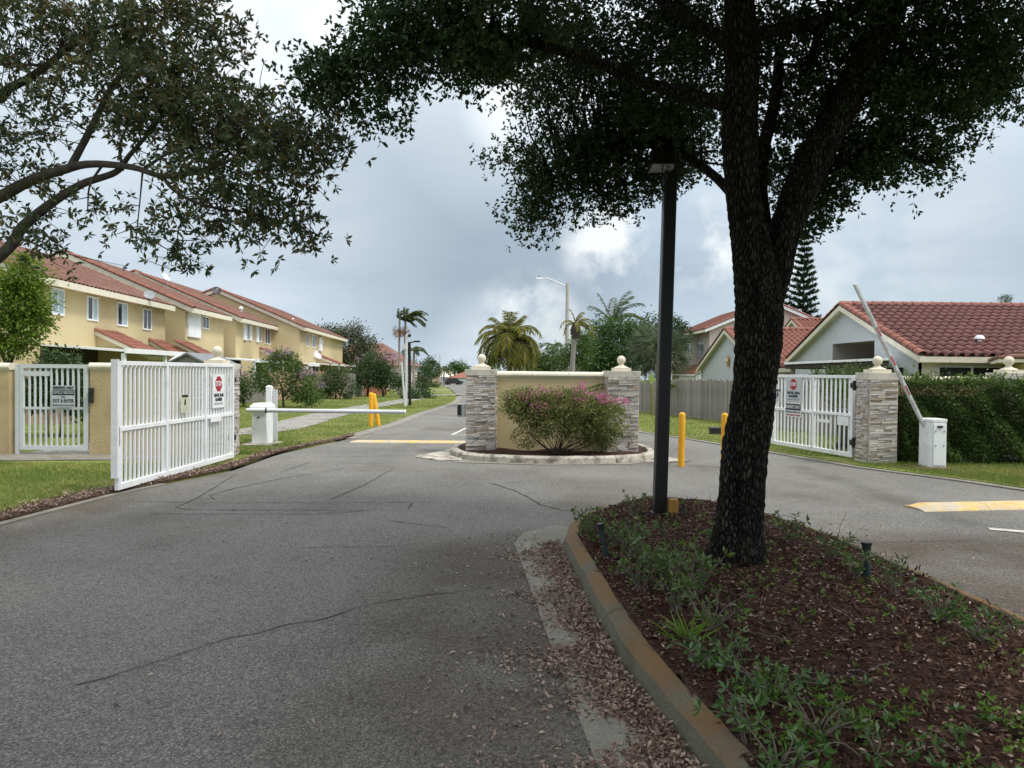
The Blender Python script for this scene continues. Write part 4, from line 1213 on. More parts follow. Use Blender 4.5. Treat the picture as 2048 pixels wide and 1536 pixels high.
# ================================================================== TOWNHOUSES
U = np.array([-0.075, 1.0, 0]); U /= np.linalg.norm(U)
PB = np.array([-U[1], U[0], 0])          # away from the road
PITCH_R = 0.43
EZ = 5.0
def on_z(px, py, z):
    d = px_dir(px, py); t = (z - H) / d[2]; return CAM + d * t
town = {}
def townhouse(label, E, L, run=6.9, ovh=.5, rake=True, near=True, caps=18, ez=EZ):
    """E: near lower corner of the roof at the eave, L: length of the unit along the street"""
    E = np.array(E, float); E[2] = ez
    base = np.array([E[0], E[1], gz(E[1])])
    root = thing('townhouse', label, 'townhouse', base, 'yellow townhouses in the row')
    zg = gz(E[1] + L) - .3
    pk = ez + run * PITCH_R
    def P(s, b, z): return E + U * s + PB * b + np.array([0, 0, z - ez])
    th = .16
    # walls: gable outline pushed along the street
    out = [P(.0, ovh, zg), P(.0, ovh, ez + ovh * PITCH_R - th), P(.0, run, pk - th - .02), P(.0, 2 * run - ovh, ez + ovh * PITCH_R - th), P(.0, 2 * run - ovh, zg)]
    MB().extrude(out, U * L).build('wall', M['stucco'], root)
    # roof deck and fascia
    d = MB()
    for (b0, b1) in ((0, run), (2 * run, run)):
        za = ez - .03 if b0 == 0 else ez - .03
        q = [P(-.1, b0, ez - .03), P(L + .02, b0, ez - .03), P(L + .02, b1, pk - .03), P(-.1, b1, pk - .03)]
        d.hexa([p - np.array([0, 0, th - .04]) for p in q], q)
    d.build('roof_deck', M['cream'], root)
    f = MB().hexa([P(-.12, -.035, ez - .26), P(L, -.035, ez - .26), P(L, .0, ez - .26), P(-.12, .0, ez - .26)], [P(-.12, -.035, ez - .005), P(L, -.035, ez - .005), P(L, .0, ez - .005), P(-.12, .0, ez - .005)])
    f.build('fascia', M['cream'], root)
    MB().hexa([P(-.12, .003, ez - .2), P(L, .003, ez - .2), P(L, ovh + .02, ez - .2), P(-.12, ovh + .02, ez - .2)], [P(-.12, .003, ez - .16), P(L, .003, ez - .16), P(L, ovh + .02, ez - .16), P(-.12, ovh + .02, ez - .16)]).build('soffit', M['stucco'], root)
    if rake:
        for (b0, z0_, b1, z1_) in ((0, ez, run - .002, pk), (2 * run, ez, run + .002, pk)):
            q = [P(-.16, b0, z0_ - .30), P(-.16, b1, z1_ - .30), P(-.16, b1, z1_ - .03), P(-.16, b0, z0_ - .03)]
            MB().extrude(q, U * .055).build('rake_board', M['cream'], root)
            cap_row(root, P(-.08, b0, z0_ + .02), P(-.08, b1, z1_ + .02), .15, M['tile'], pitch=.42, name='rake_tile')
    slope = np.array([PB[0] * run, PB[1] * run, pk - ez])
    tile_field('roof_tiles', root, P(.05, 0, ez), U, slope, L - .1, np.linalg.norm(slope), .34, .42, M['tile_old'])
    town[label] = (root, P, L, ovh)
    return root, P
EA = on_z(64, 547, EZ)
LA = (on_z(330, 613, EZ)[1] - EA[1])
tA, PA = townhouse('yellow townhouse with four upper windows, nearest in the row', EA, LA, run=5.2)
EB = on_z(392, 617, EZ); LB = 6.6
tB, PB_ = townhouse('yellow townhouse with closed white shutters and a tiny upper window', EB - U * .2, LB)
EC = on_z(487, 637, EZ); LC = on_z(580, 659, EZ)[1] - EC[1]
tC, PC = townhouse('yellow townhouse with a dish on its roof edge, third along the row', EC, LC)
ED = on_z(612, 655, EZ); LD = on_z(673, 679, EZ)[1] - ED[1]
tD, PD = townhouse('yellow townhouse at the far end of the row', ED, LD)
def wall_rect(P, ovh, x0, y0, x1, y1, set_back=0.0):
    """pixel corners -> place on the facade plane of a unit"""
    p0 = P(0, ovh + set_back, EZ); n = -PB
    a = plane_hit(x0, y1, p0, n); b = plane_hit(x1, y0, p0, n)
    s0 = np.dot(a - p0, U); s1 = np.dot(b - p0, U)
    return a[2], b[2], s0, s1
def win_px(root, P, x0, y0, x1, y1, **kw):
    z0, z1, s0, s1 = wall_rect(P, .5, x0, y0, x1, y1)
    # y of upper edge differs with perspective: use mean height
    o = P(s0, .5, z0)
    return window(root, o, U, s1 - s0, max(.4, z1 - z0), -PB, **kw)
# reading from near to far
for (x0, y0, x1, y1, kw) in ((101, 579, 127, 628, dict(m_l=M['blind'], m_r=M['blind'])), (173, 595, 195, 640, dict(m_l=M['glass'], m_r=M['blind'])), (233, 607, 254, 651, dict(m_l=M['glass'], m_r=M['blind'])), (285, 619, 302, 659, dict())):
    win_px(tA, PA, x0, y0, x1, y1, **kw)
def shutter_px(root, P, x0, y0, x1, y1, d=.1, n=2):
    z0, z1, s0, s1 = wall_rect(P, .5, x0, y0, x1, y1)
    for i in range(n):
        a = s0 + (s1 - s0) * i / n + .015; b = s0 + (s1 - s0) * (i + 1) / n - .015
        MB().hexa([P(a, .5, z0), P(b, .5, z0), P(b, .5 - d, z0), P(a, .5 - d, z0)], [P(a, .5, z1), P(b, .5, z1), P(b, .5 - d, z1), P(a, .5 - d, z1)]).build('shutter', M['white'], root)
shutter_px(tB, PB_, 374, 627, 399, 673)
win_px(tB, PB_, 404, 634, 417, 657)
shutter_px(tC, PC, 486, 643, 492, 680, n=1); win_px(tC, PC, 492, 644, 498, 680); shutter_px(tC, PC, 498, 646, 502, 681, n=1)
shutter_px(tC, PC, 511, 649, 516, 684, n=1); win_px(tC, PC, 516, 650, 522, 684); win_px(tC, PC, 529, 658, 540, 688)
win_px(tD, PD, 612, 667, 617, 693); win_px(tD, PD, 624, 671, 631, 695); shutter_px(tD, PD, 637, 676, 643, 702, n=1)
MB().box(tuple(PD(6.0, .42, 3.05)), (.25, .8, .6)).build('air_conditioner', M['white'], tD)

# lean-to wing walls with sloping tile tops
def lean_to(root, P, s, run, ztop, zlow, wid, ncaps, back=.5):
    """wedge of wall standing out from the facade, tiled on top"""
    a = [P(s, back, -.5), P(s, back, ztop - .1), P(s, back - run, zlow - .1), P(s, back - run, -.5)]
    MB().extrude(a, U * wid).build('wing_wall', M['stucco'], root)
    q = [P(s - .14, back, ztop - .20), P(s - .14, back - run - .2, zlow - .20 - .2 * (ztop - zlow) / run), P(s - .14, back - run - .2, zlow - .02 - .2 * (ztop - zlow) / run), P(s - .14, back, ztop - .02)]
    MB().extrude(q, U * (wid + .28)).build('wing_roof', M['cream'], root)
    lo = P(s - .10, back - run - .2, zlow + .015 - .2 * (ztop - zlow) / run); hi = P(s - .10, back, ztop + .015)
    dv = hi - lo
    tile_field('roof_tiles', root, lo + U * .1, U, dv, wid + .1, np.linalg.norm(dv), .34, .42, M['tile'])
    cap_row(root, lo, hi, .13, M['tile'], pitch=.45, name='rake_tile')
def lean_px(root, P, x_top, y_top, x_low, y_low, wid=1.6):
    z0, z1, s0, s1 = wall_rect(P, .5, x_top, y_top, x_top, y_top)
    lowd = P(s0, .5, 0)
    # the low end lies on the vertical plane through s0 across the street
    h = plane_hit(x_low, y_low, P(s0, .5, 0), U)
    run = abs(np.dot(h - P(s0, .5, 0), PB))
    lean_to(root, P, s0, max(.8, run - .2), z1, h[2], wid, 8)
lean_px(tA, PA, 193, 661, 300, 706, 1.9)
lean_px(tA, PA, 300, 680, 362, 712, 1.6)
lean_px(tB, PB_, 351, 682, 412, 708, 1.6)
lean_px(tC, PC, 520, 697, 606, 730, 1.8)
lean_px(tD, PD, 633, 710, 700, 735, 2.2)
# patio covers of white sheet on posts
def patio(label, P, s0, s1, back, front, z, zb, nposts, m=M['white']):
    c = P((s0 + s1) / 2, front, gz(P((s0 + s1) / 2, 0, 0)[1]))
    root = thing('patio_cover', label, 'patio cover', c, 'white patio covers behind the townhouses')
    MB().hexa([P(s0, back, zb), P(s1, back, zb), P(s1, front, z), P(s0, front, z)], [P(s0, back, zb + .08), P(s1, back, zb + .08), P(s1, front, z + .08), P(s0, front, z + .08)]).build('roof_sheet', M['white'], root)
    MB().hexa([P(s0 - .05, front, z - .05), P(s1 + .05, front, z - .05), P(s1 + .05, front - .1, z - .05), P(s0 - .05, front - .1, z - .05)], [P(s0 - .05, front, z + .15), P(s1 + .05, front, z + .15), P(s1 + .05, front - .1, z + .15), P(s0 - .05, front - .1, z + .15)]).build('gutter', M['white'], root)
    for i in range(nposts):
        s = s0 + .1 + (s1 - s0 - .2) * i / max(1, nposts - 1)
        b = P(s, front + .08, 0)
        MB().box((b[0], b[1], (z - .05 + gz(b[1])) / 2 - .01), (.13, .13, z - .05 - gz(b[1]))).build('post', M['white'], root)
    wall = P((s0 + s1) / 2, back - .02, 1.2)
    MB().hexa([P(s0, back - .01, gz(wall[1])), P(s1, back - .01, gz(wall[1])), P(s1, back - .06, gz(wall[1])), P(s0, back - .06, gz(wall[1]))], [P(s0, back - .01, zb - .02), P(s1, back - .01, zb - .02), P(s1, back - .06, zb - .02), P(s0, back - .06, zb - .02)]).build('back_wall', M['dark'], root)  # dark panel over the house wall paints the shade under the cover
    return root
def s_at(P, px, py=700):
    return np.dot(plane_hit(px, py, P(0, .5, EZ), -PB) - P(0, .5, EZ), U)
r_ = patio('white patio cover with a bent downpipe behind the pedestrian gate', PA, s_at(PA, 80), s_at(PA, 80) + 8.0, .5, -2.6, 2.25, 2.45, 3)
q = smooth_path([tuple(PA(s_at(PA, 80) + 5.5, -2.75, 2.25)) + (.04,), tuple(PA(s_at(PA, 80) + 4.4, -2.7, 2.05)) + (.04,), tuple(PA(s_at(PA, 80) + 4.1, -2.65, 1.7)) + (.04,), tuple(PA(s_at(PA, 80) + 4.1, -2.6, .2)) + (.04,)], 6)
MB().tube(q[:, :3], .045, 8).build('downpipe', M['white'], r_)
patio('white patio cover below the shuttered townhouse', PC, -6, 1, .5, -2.4, 2.1, 2.3, 3)
patio('white patio cover behind the tan fence and purple flowering tree', PC, 4.0, 14, .5, -2.4, 2.0, 2.2, 4)
patio('white patio cover under the last lean-to roof', PD, 4, 14, .5, -2.0, 2.0, 2.2, 3)
# roof vents and dishes
def dish(label, c, r, az, el, pole_to, m=None):
    root = thing('satellite_dish', label, 'satellite dish', c, 'satellite dishes on the townhouses')
    mb = MB(); n = 18
    ax = np.array([math.sin(az) * math.cos(el), math.cos(az) * math.cos(el), math.sin(el)])
    s = np.cross(ax, (0, 0, 1.0)); s /= np.linalg.norm(s); u = np.cross(s, ax)
    c = np.array(c, float)
    vs = [c]; 
    for k in (0.5, 1.0):
        for i in range(n):
            a = 2 * math.pi * i / n
            vs.append(c + (s * math.cos(a) + u * math.sin(a)) * r * k + ax * (.18 * r * k * k))
    fs = [(0, 1 + i, 1 + (i + 1) % n) for i in range(n)] + [(1 + i, 1 + n + i, 1 + n + (i + 1) % n, 1 + (i + 1) % n) for i in range(n)]
    mb.add(vs, fs)
    mb.add([v - ax * .02 for v in vs], [f[::-1] for f in fs])
    mb.build('reflector', m or M['greywhite'], root, smooth=True)
    tip = c + ax * r * 1.1 - u * r * .2
    MB().tube([c - u * r * .9, tip], .014, 6).build('feed_arm', M['steel'], root)
    MB().box(tuple(tip), (.07, .07, .09)).build('receiver', M['greywhite'], root)
    MB().tube([c - ax * .03, c - ax * .12 - u * r * .5, np.array(pole_to, float)], .025, 8).build('mast', M['steel'], root)
    return root
for (px, py, y, r, lab, tx, ty, az, mm) in ((299, 590, 36, .30, 'tilted grey satellite dish on a long mast fixed to the wall of the nearest townhouse', 268, 623, 2.7, M['dish']), (331, 554, 46, .36, 'pale satellite dish on the tiled rake of the roof with the peak', 336, 570, 1.9, None), (433, 582, 50, .36, 'dark satellite dish standing on the roof ridge', 430, 596, 2.6, M['black']), (636, 712, 62, .36, 'white satellite dish on the wall of the far townhouse near an air conditioner', 628, 706, 2.2, M['white'])):
    dish(lab, D(px, py, y), r * .85, az, .5, D(tx, ty, y + .15), mm)
for (px, py, y, lab) in ((311, 582, 44, 'white roof vent cowl on the tiled rake near the tall dish'), (482, 618, 55, 'white roof vent cowl on the third townhouse roof'), (585, 641, 62, 'white roof vent cowl on the far townhouse roof')):
    c = D(px, py, y)
    v = MB(); v.tube([c - np.array([0, 0, .3]), c], .1, 10); v.ball(c + np.array([0, 0, .03]), .17, 12, 8)
    tag(v.build('roof_vent', M['white'], smooth='auto'), lab, 'roof vent', 'white roof vents')
# small shed with grey shingles behind the gate pier
sc = D(392, 728, 24)
sh = thing('garden_shed', 'small grey shed with a shingled gable roof behind the open gate', 'shed', (sc[0], sc[1], 0))
x, y = sc[0], sc[1]
MB().extrude([(x - .75, y - .4, 0), (x + .55, y - .4, 0), (x + .55, y - .4, 1.75), (x - .1, y - .4, 2.08), (x - .75, y - .4, 1.75)], (.15, 2.0, 0)).build('wall', M['wood_grey'], sh)
for s in (-1, 1):
    p = [(x - .1, y - .5, 2.15), (x - .1 + s * .85, y - .5, 1.72), (x - .1 + s * .85, y - .5, 1.66), (x - .1, y - .5, 2.09)]
    MB().extrude(p, (.16, 2.2, 0)).build('roof_panel', M['shingle'], sh)

# ================================================================== HOUSES ON THE OTHER SIDE
def gable_house(label, Xg, y0, y1, x1, ez, pk, wallm, sidem, tilem, caps=True, hole=None, ovh=.35, tile=(.32, .45), group='tile roofed houses across the fence', field=True):
    """gable end on the plane x = Xg, ridge running along +x; y0 near eave, y1 far eave"""
    ym = (y0 + y1) / 2
    root = thing('house', label, 'house', (Xg, y0, gz(y0)), group)
    zg = gz(y1) - .3
    sl = (pk - ez) / (ym - y0)
    a, b = y0 + ovh, y1 - ovh
    za = ez + sl * ovh - .14
    outer = [(a, zg), (b, zg), (b, za), (ym, pk - .14), (a, za)]
    V = [Vector((p[0], p[1], 0)) for p in outer]
    loops = [V]; allp = list(outer)
    if hole:
        h = [(hole[0], hole[2]), (hole[0], hole[3]), (hole[1], hole[3]), (hole[1], hole[2])]
        loops.append([Vector((p[0], p[1], 0)) for p in h]); allp += h
    w = MB()
    w.add([(Xg + .25, p[0], p[1]) for p in allp], tessellate_polygon(loops))
    w.build('gable_wall', wallm, root)
    MB().hexa([(Xg + .25, a, zg), (x1, a, zg), (x1, a + .2, zg), (Xg + .25, a + .2, zg)], [(Xg + .25, a, za), (x1, a, za), (x1, a + .2, za + .05), (Xg + .25, a + .2, za + .05)]).build('front_wall', sidem, root)
    MB().hexa([(Xg + .25, b - .2, zg), (x1, b - .2, zg), (x1, b, zg), (Xg + .25, b, zg)], [(Xg + .25, b - .2, za), (x1, b - .2, za), (x1, b, za), (Xg + .25, b, za)]).build('back_wall', sidem, root)
    if hole:
        y_a, y_b, z_a, z_b = hole; X0, X1 = Xg + .25, Xg + 3.0
        r = MB()
        r.add([(X0, y_a, z_a), (X1, y_a, z_a), (X1, y_b, z_a), (X0, y_b, z_a), (X0, y_a, z_b), (X1, y_a, z_b), (X1, y_b, z_b), (X0, y_b, z_b)], [(0, 1, 2, 3), (4, 7, 6, 5), (0, 4, 5, 1), (3, 2, 6, 7), (1, 5, 6, 2)])
        r.build('recess', M['grey_wall'], root)  # grey lining puts the shade of the deep opening into colour
    dk = MB()
    for yy in (y0, y1):
        q = [(Xg, yy, ez - .03), (x1, yy, ez - .03), (x1, ym, pk - .03), (Xg, ym, pk - .03)]
        dk.hexa([(p[0], p[1], p[2] - .10) for p in q], q)
    dk.build('roof_deck', M['cream'], root)
    MB().hexa([(Xg - .02, y0 - .03, ez - .20), (x1, y0 - .03, ez - .20), (x1, y0 - .003, ez - .20), (Xg - .02, y0 - .003, ez - .20)], [(Xg - .02, y0 - .03, ez - .01), (x1, y0 - .03, ez - .01), (x1, y0 - .003, ez - .01), (Xg - .02, y0 - .003, ez - .01)]).build('fascia', M['cream'], root)
    for yy in (y0, y1):
        MB().extrude([(Xg - .03, yy, ez - .22), (Xg - .03, ym, pk - .22), (Xg - .03, ym, pk - .02), (Xg - .03, yy, ez - .02)], (.05, 0, 0)).build('rake_board', M['cream'], root)
        cap_row(root, (Xg + .08, yy, ez + .05), (Xg + .08, ym, pk + .05), .15, M['tile'], pitch=.40, name='rake_tile')
    cap_row(root, (Xg + .1, ym, pk + .04), (x1, ym, pk + .04), .15, M['tile'], pitch=.40, name='ridge_tile', n=min(60, int((x1 - Xg) / .4)))
    dv = np.array([0, ym - y0, pk - ez])
    if field:
        tile_field('roof_tiles', root, (Xg + .2, y0, ez), (1, 0, 0), dv, x1 - Xg - .2, np.linalg.norm(dv), tile[0], tile[1], tilem)
        tile_field('roof_tiles', root, (Xg + .2, y1, ez), (1, 0, 0), (0, ym - y1, pk - ez), x1 - Xg - .2, np.linalg.norm(dv), tile[0], tile[1], tilem)
    return root, sl
XW = 13.5
hW, slW = gable_house('single storey house with a big dark red tile roof behind the hedge', XW, 24.0, 36.0, 25.0, 2.27, 4.52, M['gable_blue'], M['cream'], M['tile_dark'], hole=(27.55, 31.15, 1.2, 2.95), field=False)
# individual tiles on the roof slope seen from the gate
o = np.array([XW + .2, 24.0, 2.27]); dv = np.array([0, 6.0, 2.25]); V_ = np.linalg.norm(dv); dvn = dv / V_
tw, thh = .34, .45
nc, nr = 33, int(round(V_ / thh)); thh = V_ / nr
tm = one_tile(tw, thh, 1.45, .05); tm.materials.append(M['tile_dark'])
n_ = np.cross((1, 0, 0), dvn)
cells = []
for r in range(nr):
    for c in range(nc):
        p = o + np.array([1.0, 0, 0]) * c * tw + dvn * r * thh
        pxx = 1024 + F * (p[0] / p[1])
        cells.append((0 if pxx < 2060 else 1, p[1], r, c, p))
cells.sort(key=lambda k: (k[0], k[1]))
rest = MB()
for i, (_, _, r, c, p) in enumerate(cells):
    jz = RND.uniform(-.005, .005)
    M4 = Matrix(((1, dvn[0], n_[0], p[0] + RND.uniform(-.004, .004)), (0, dvn[1], n_[1], p[1]), (0, dvn[2], n_[2], p[2] + jz), (0, 0, 0, 1)))
    if i < 300:
        place('roof_tile', tm, hW, None, M4=M4)
    else:
        rest.add([tuple(M4 @ v.co) for v in tm.vertices], [tuple(f.vertices) for f in tm.polygons])
ro = rest.build('roof_tiles', M['tile_dark'], hW, smooth='auto'); ro['kind'] = 'stuff'
tile_field('roof_tiles', hW, (XW + .2, 36.0, 2.27), (1, 0, 0), (0, -6, 2.25), 11.0, V_, .34, .45, M['tile_dark'])
for (x0_, x1_) in ((14.25, 16.6), (17.2, 18.6)):
    window(hW, (x0_, 24.345, 1.0), (1, 0, 0), x1_ - x0_, .98, (0, -1, 0), m_frame=M['greywhite'])
def w_gable(px0, py0, px1, py1):
    a = plane_hit(px0, py1, (XW + .25, 0, 0), np.array([1.0, 0, 0])); b = plane_hit(px1, py0, (XW + .25, 0, 0), np.array([1.0, 0, 0]))
    window(hW, (XW + .25, a[1], a[2]), (0, -1, 0), a[1] - b[1], b[2] - a[2], (-1, 0, 0), m_frame=M['greywhite'])
w_gable(1772, 731, 1812, 760)
c = D(1959, 678, 25.2)
v = MB(); v.tube([c - np.array([0, 0, .25]), c + np.array([0, 0, .02])], .07, 10); v.lathe(tuple(c), [(.16, 0), (.15, .06), (.10, .12), (.02, .14)], 12)
tag(v.build('roof_vent', M['white'], smooth='auto'), 'white mushroom vent on the big dark red tile roof', 'roof vent', 'white roof vents')
# flat awning between the gable and the fence
aw = thing('patio_awning', 'flat white edged awning with dark underside in front of the gable with the opening', 'awning', (11.5, 24.5, 0))
MB().hexa([(10.2, 27.2, 2.0), (12.3, 23.6, 2.12), (13.7, 26.2, 2.12), (12.5, 30.0, 2.0)], [(10.2, 27.2, 2.08), (12.3, 23.6, 2.2), (13.7, 26.2, 2.2), (12.5, 30, 2.08)]).build('roof_sheet', M['white'], aw)
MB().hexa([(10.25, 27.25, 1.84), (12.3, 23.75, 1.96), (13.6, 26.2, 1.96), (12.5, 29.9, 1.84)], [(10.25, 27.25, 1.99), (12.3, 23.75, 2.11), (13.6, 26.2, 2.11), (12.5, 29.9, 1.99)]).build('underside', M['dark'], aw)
for p in ((10.5, 27.1), (12.25, 24.0), (12.4, 29.5), (13.4, 26.2)):
    MB().box((p[0], p[1], .9), (.12, .12, 2.0)).build('post', M['wood_grey'], aw)
hB, _ = gable_house('pale blue gabled house with a sun ornament, half hidden by the tree trunk', 12.2, 35.6, 48.0, 24.0, 1.95, 4.2, M['gable_blue'], M['cream'], M['tile'])
so = plane_hit(1457, 722, (12.40, 0, 0), np.array([1.0, 0, 0]))
sn = thing('sun_ornament', 'orange sun ornament hanging on the pale blue gable', 'wall ornament', so)
MB().add([tuple(so + np.array([-.03, .26 * math.cos(k * math.pi / 8) * (1 if k % 2 else .62), .42 * math.sin(k * math.pi / 8) * (1 if k % 2 else .62)])) for k in range(16)] + [tuple(so + np.array([-.09, 0, 0]))], [(k, (k + 1) % 16, 16) for k in range(16)]).build('rays', M['ochre'], sn)
MB().ball(tuple(so + np.array([-.08, 0, 0])), .12, 12, 8).build('face', M['sign_cream'], sn, smooth=True)
# two storey house further back
hp = thing('house', 'two storey pink house with red tile roofs behind the fan palm', 'house', (16.3, 62, gz(62)), 'tile roofed houses across the fence')
XP = 16.3; zg = -1.0
def two_storey():
    y0, y1, ez = 60.0, 74.0, 5.3
    xg1 = 27.0; xm = (XP - .5 + xg1) / 2; pk = ez + (xm - XP + .5) * .42
    w = [(XP, y0, zg), (xg1 - .5, y0, zg), (xg1 - .5, y0, ez + .05), (xm, y0, pk - .2), (XP, y0, ez + .05)]
    MB().extrude(w, (0, .3, 0)).build('gable_wall', M['pink'], hp)
    MB().hexa([(XP - .02, y0 + .01, zg), (XP + .2, y0 + .01, zg), (XP + .2, y1, zg), (XP - .02, y1, zg)], [(XP - .02, y0 + .01, ez + .1), (XP + .2, y0 + .01, ez + .1), (XP + .2, y1, ez + .1), (XP - .02, y1, ez + .1)]).build('side_wall', M['grey_wall'], hp)  # shaded side of the pink house, its shade painted as grey
    for (xa, xb) in ((XP - .5, xm), (xg1, xm)):
        q = [(xa, y0 - .35, ez), (xa, y1, ez), (xb, y1, pk), (xb, y0 - .35, pk)]
        MB().hexa([(p[0], p[1], p[2] - .14) for p in q], q).build('roof_deck', M['cream'], hp)
        tile_field('roof_tiles', hp, (xa, y0 - .3, ez + .02), (0, 1, 0), (xb - xa, 0, pk - ez), y1 - y0 + .3, math.hypot(xb - xa, pk - ez), .34, .42, M['tile'])
        cap_row(hp, (xa, y0 - .25, ez + .04), (xb, y0 - .25, pk + .04), .16, M['tile'], pitch=.45, name='rake_tile')
        MB().extrude([(xa, y0 - .38, ez - .25), (xb, y0 - .38, pk - .25), (xb, y0 - .38, pk), (xa, y0 - .38, ez)], (0, .06, 0)).build('rake_board', M['white'], hp)
    MB().box((XP - .52, (y0 + y1) / 2, ez - .12), (.05, y1 - y0 + .3, .22)).build('fascia', M['cream'], hp)
    for (ya, yb) in ((61.6, 63.6), (66.0, 68.2), (70.5, 72.5)):
        window(hp, (XP - .02, yb, 3.0), (0, -1, 0), yb - ya, 1.5, (-1, 0, 0), m_frame=M['grey_wall'])
    # skirt roof between the storeys
    q = [(XP - 1.3, y0 - .2, 1.6), (XP - 1.3, y1, 1.6), (XP, y1, 2.35), (XP, y0 - .2, 2.35)]
    MB().hexa([(p[0], p[1], p[2] - .12) for p in q], q).build('skirt_roof', M['white'], hp)
    tile_field('roof_tiles', hp, (XP - 1.3, y0 - .2, 1.62), (0, 1, 0), (1.3, 0, .75), y1 - y0, 1.5, .34, .42, M['tile'])
    cap_row(hp, (XP - 1.3, y0 - .2, 1.66), (XP, y0 - .2, 2.4), .14, M['tile'], pitch=.4, name='rake_tile')
    MB().extrude([(XP - 1.1, y0 - .1, zg), (XP - .03, y0 - .1, zg), (XP - .03, y0 - .1, 2.1), (XP - 1.1, y0 - .1, 1.5)], (0, 6, 0)).build('wing_wall', M['gable_white'], hp)
two_storey()
# second gabled roof beyond the trunk
q0 = D(1560, 640, 66)
h4, _ = gable_house('house roof with a low white edged gable showing past the tree trunk', D(1608, 700, 56)[0] - 1.0, 50.0, 62.0, 36.0, 3.2, 5.9, M['pink'], M['pink'], M['tile'])
# yellow house corner
hy = thing('house', 'corner of a yellow house with a faded tile roof above the hedge', 'house', (14, 20, 0), 'tile roofed houses across the fence')
xe, ye = D(1997, 708, 20.5)[0], 20.5
ya, yb = np.array([.86, -.51]), np.array([.51, .86])
YP = lambda a, b, z: (xe + ya[0] * a + yb[0] * b, ye + ya[1] * a + yb[1] * b, z)
wl = [YP(.6, .6, -.3), YP(6.2, .6, -.3), YP(6.2, 6.2, -.3), YP(.6, 6.2, -.3)]
MB().hexa(wl, [(p[0], p[1], 2.0) for p in wl]).build('wall', M['stucco'], hy)
rv = [YP(0, 0, 2.15), YP(6.8, 0, 2.15), YP(6.8, 6.8, 2.15), YP(0, 6.8, 2.15)]
MB().hexa([(p[0], p[1], 2.02) for p in rv], rv).build('soffit', M['cream'], hy)
rd = MB(); rd.add([(p[0], p[1], 2.155) for p in rv] + [YP(3.4, 3.4, 3.4)], [(1, 2, 4), (2, 3, 4), (3, 0, 4), (0, 1, 4)]); rd.build('roof_deck', M['tile_old'], hy)
for k in range(9):
    h0 = 3.4 * k / 9
    z_ = 2.17 + 1.25 * k / 9
    for (p, q) in ((YP(h0, h0, z_), YP(6.8 - h0, h0, z_)), (YP(h0, h0, z_), YP(h0, 6.8 - h0, z_))):
        MB().tube([p, q], .055, 6).build('tile_course', M['tile_old'], hy)
# far salmon house, hip roof, and a mass of roof behind the green trees on the other side
def hip_house(label, cx, y, w, d, zb, ez, pk, wallm, tilem, group='distant houses'):
    root = thing('house', label, 'house', (cx, y, zb), group)
    MB().box((cx, y + d / 2, (zb + ez) / 2), (w, d, ez - zb)).build('wall', wallm, root)
    o_ = .6
    r = MB().add([(cx - w / 2 - o_, y - o_, ez), (cx + w / 2 + o_, y - o_, ez), (cx + w / 2 + o_, y + d + o_, ez), (cx - w / 2 - o_, y + d + o_, ez), (cx - w / 2 + d / 2, y + d / 2, pk), (cx + w / 2 - d / 2, y + d / 2, pk)],
                 [(0, 1, 5, 4), (1, 2, 5), (2, 3, 4, 5), (3, 0, 4), (3, 2, 1, 0)])
    r.build('roof', tilem, root)
    return root
yv = 215.0
c = D(921, 755, yv)
h5 = hip_house('distant salmon pink house with a red hip roof at the end of the street', c[0] + 3, yv, 13, 9, gz(yv), D(920, 755.5, yv)[2], D(920, 743, yv)[2], M['salmon'], M['tile'])
MB().box((c[0] + 1, yv - .05, gz(yv) + 1.0), (3.5, .06, 1.9)).build('garage_door', M['gable_white'], h5)
c = D(893, 755, 228)
h6 = hip_house('distant white garage house left of the salmon pink one', c[0], 228, 9, 9, gz(228), D(890, 754, 228)[2], D(890, 740, 228)[2], M['gable_white'], M['cream'])
MB().box((c[0], 227.95, gz(228) + 1.1), (4.5, .06, 2.1)).build('garage_door', M['sign_grey'], h6)
yv = 104.0
c = D(738, 726, yv)
h7 = hip_house('red tiled hip roof house showing through the trees past the townhouses', c[0] - 1.0, yv, 13.5, 9, gz(yv), D(738, 731, yv)[2], D(738, 684, yv)[2], M['pink'], M['tile_old'])
window(h7, (c[0] + 1.5, yv - .02, 1.2), (1, 0, 0), 1.6, 1.2, (0, -1, 0))
yv = 92.0
c = D(1092, 700, yv)
h8 = hip_house('dark roofed house behind the golden palm', c[0], yv, 10, 8, gz(yv), D(1090, 712, yv)[2], D(1090, 697, yv)[2], M['grey_wall'], M['shingle'])
# car far down the street
def car(label, x, y, z, rz):
    root = thing('parked_car', label, 'car', (x, y, z))
    ca, sa = math.cos(rz), math.sin(rz)
    T = lambda p: (x + p[0] * ca - p[1] * sa, y + p[0] * sa + p[1] * ca, z + p[2])
    side = [(-2.3, .35), (2.3, .35), (2.35, .85), (1.35, 1.05), (.55, 1.68), (-2.0, 1.72), (-2.35, 1.05)]
    MB().extrude([T((a, -.9, b)) for a, b in side], np.array(T((0, 1.8, 0))) - np.array(T((0, 0, 0)))).build('body', M['car'], root, bevel=.05)
    for s in (-1, 1):
        MB().extrude([T((a, s * .905, b)) for a, b in [(-1.9, 1.1), (1.1, 1.1), (.5, 1.6), (-1.85, 1.62)]], np.array(T((0, s * .01, 0))) - np.array(T((0, 0, 0)))).build('window', M['glass'], root)
        for a in (-1.45, 1.45):
            MB().tube([T((a, s * .72, .34)), T((a, s * .94, .34))], .34, 14).build('wheel', M['black'], root)
        MB().box(T((-2.36, s * .7, 1.0)), (.08, .25, .2)).build('taillight', M['sign_red'], root)
    return root
c = D(907, 768, 182)
car('black car parked in front of the distant salmon pink house', c[0], 182, gz(182), .5)
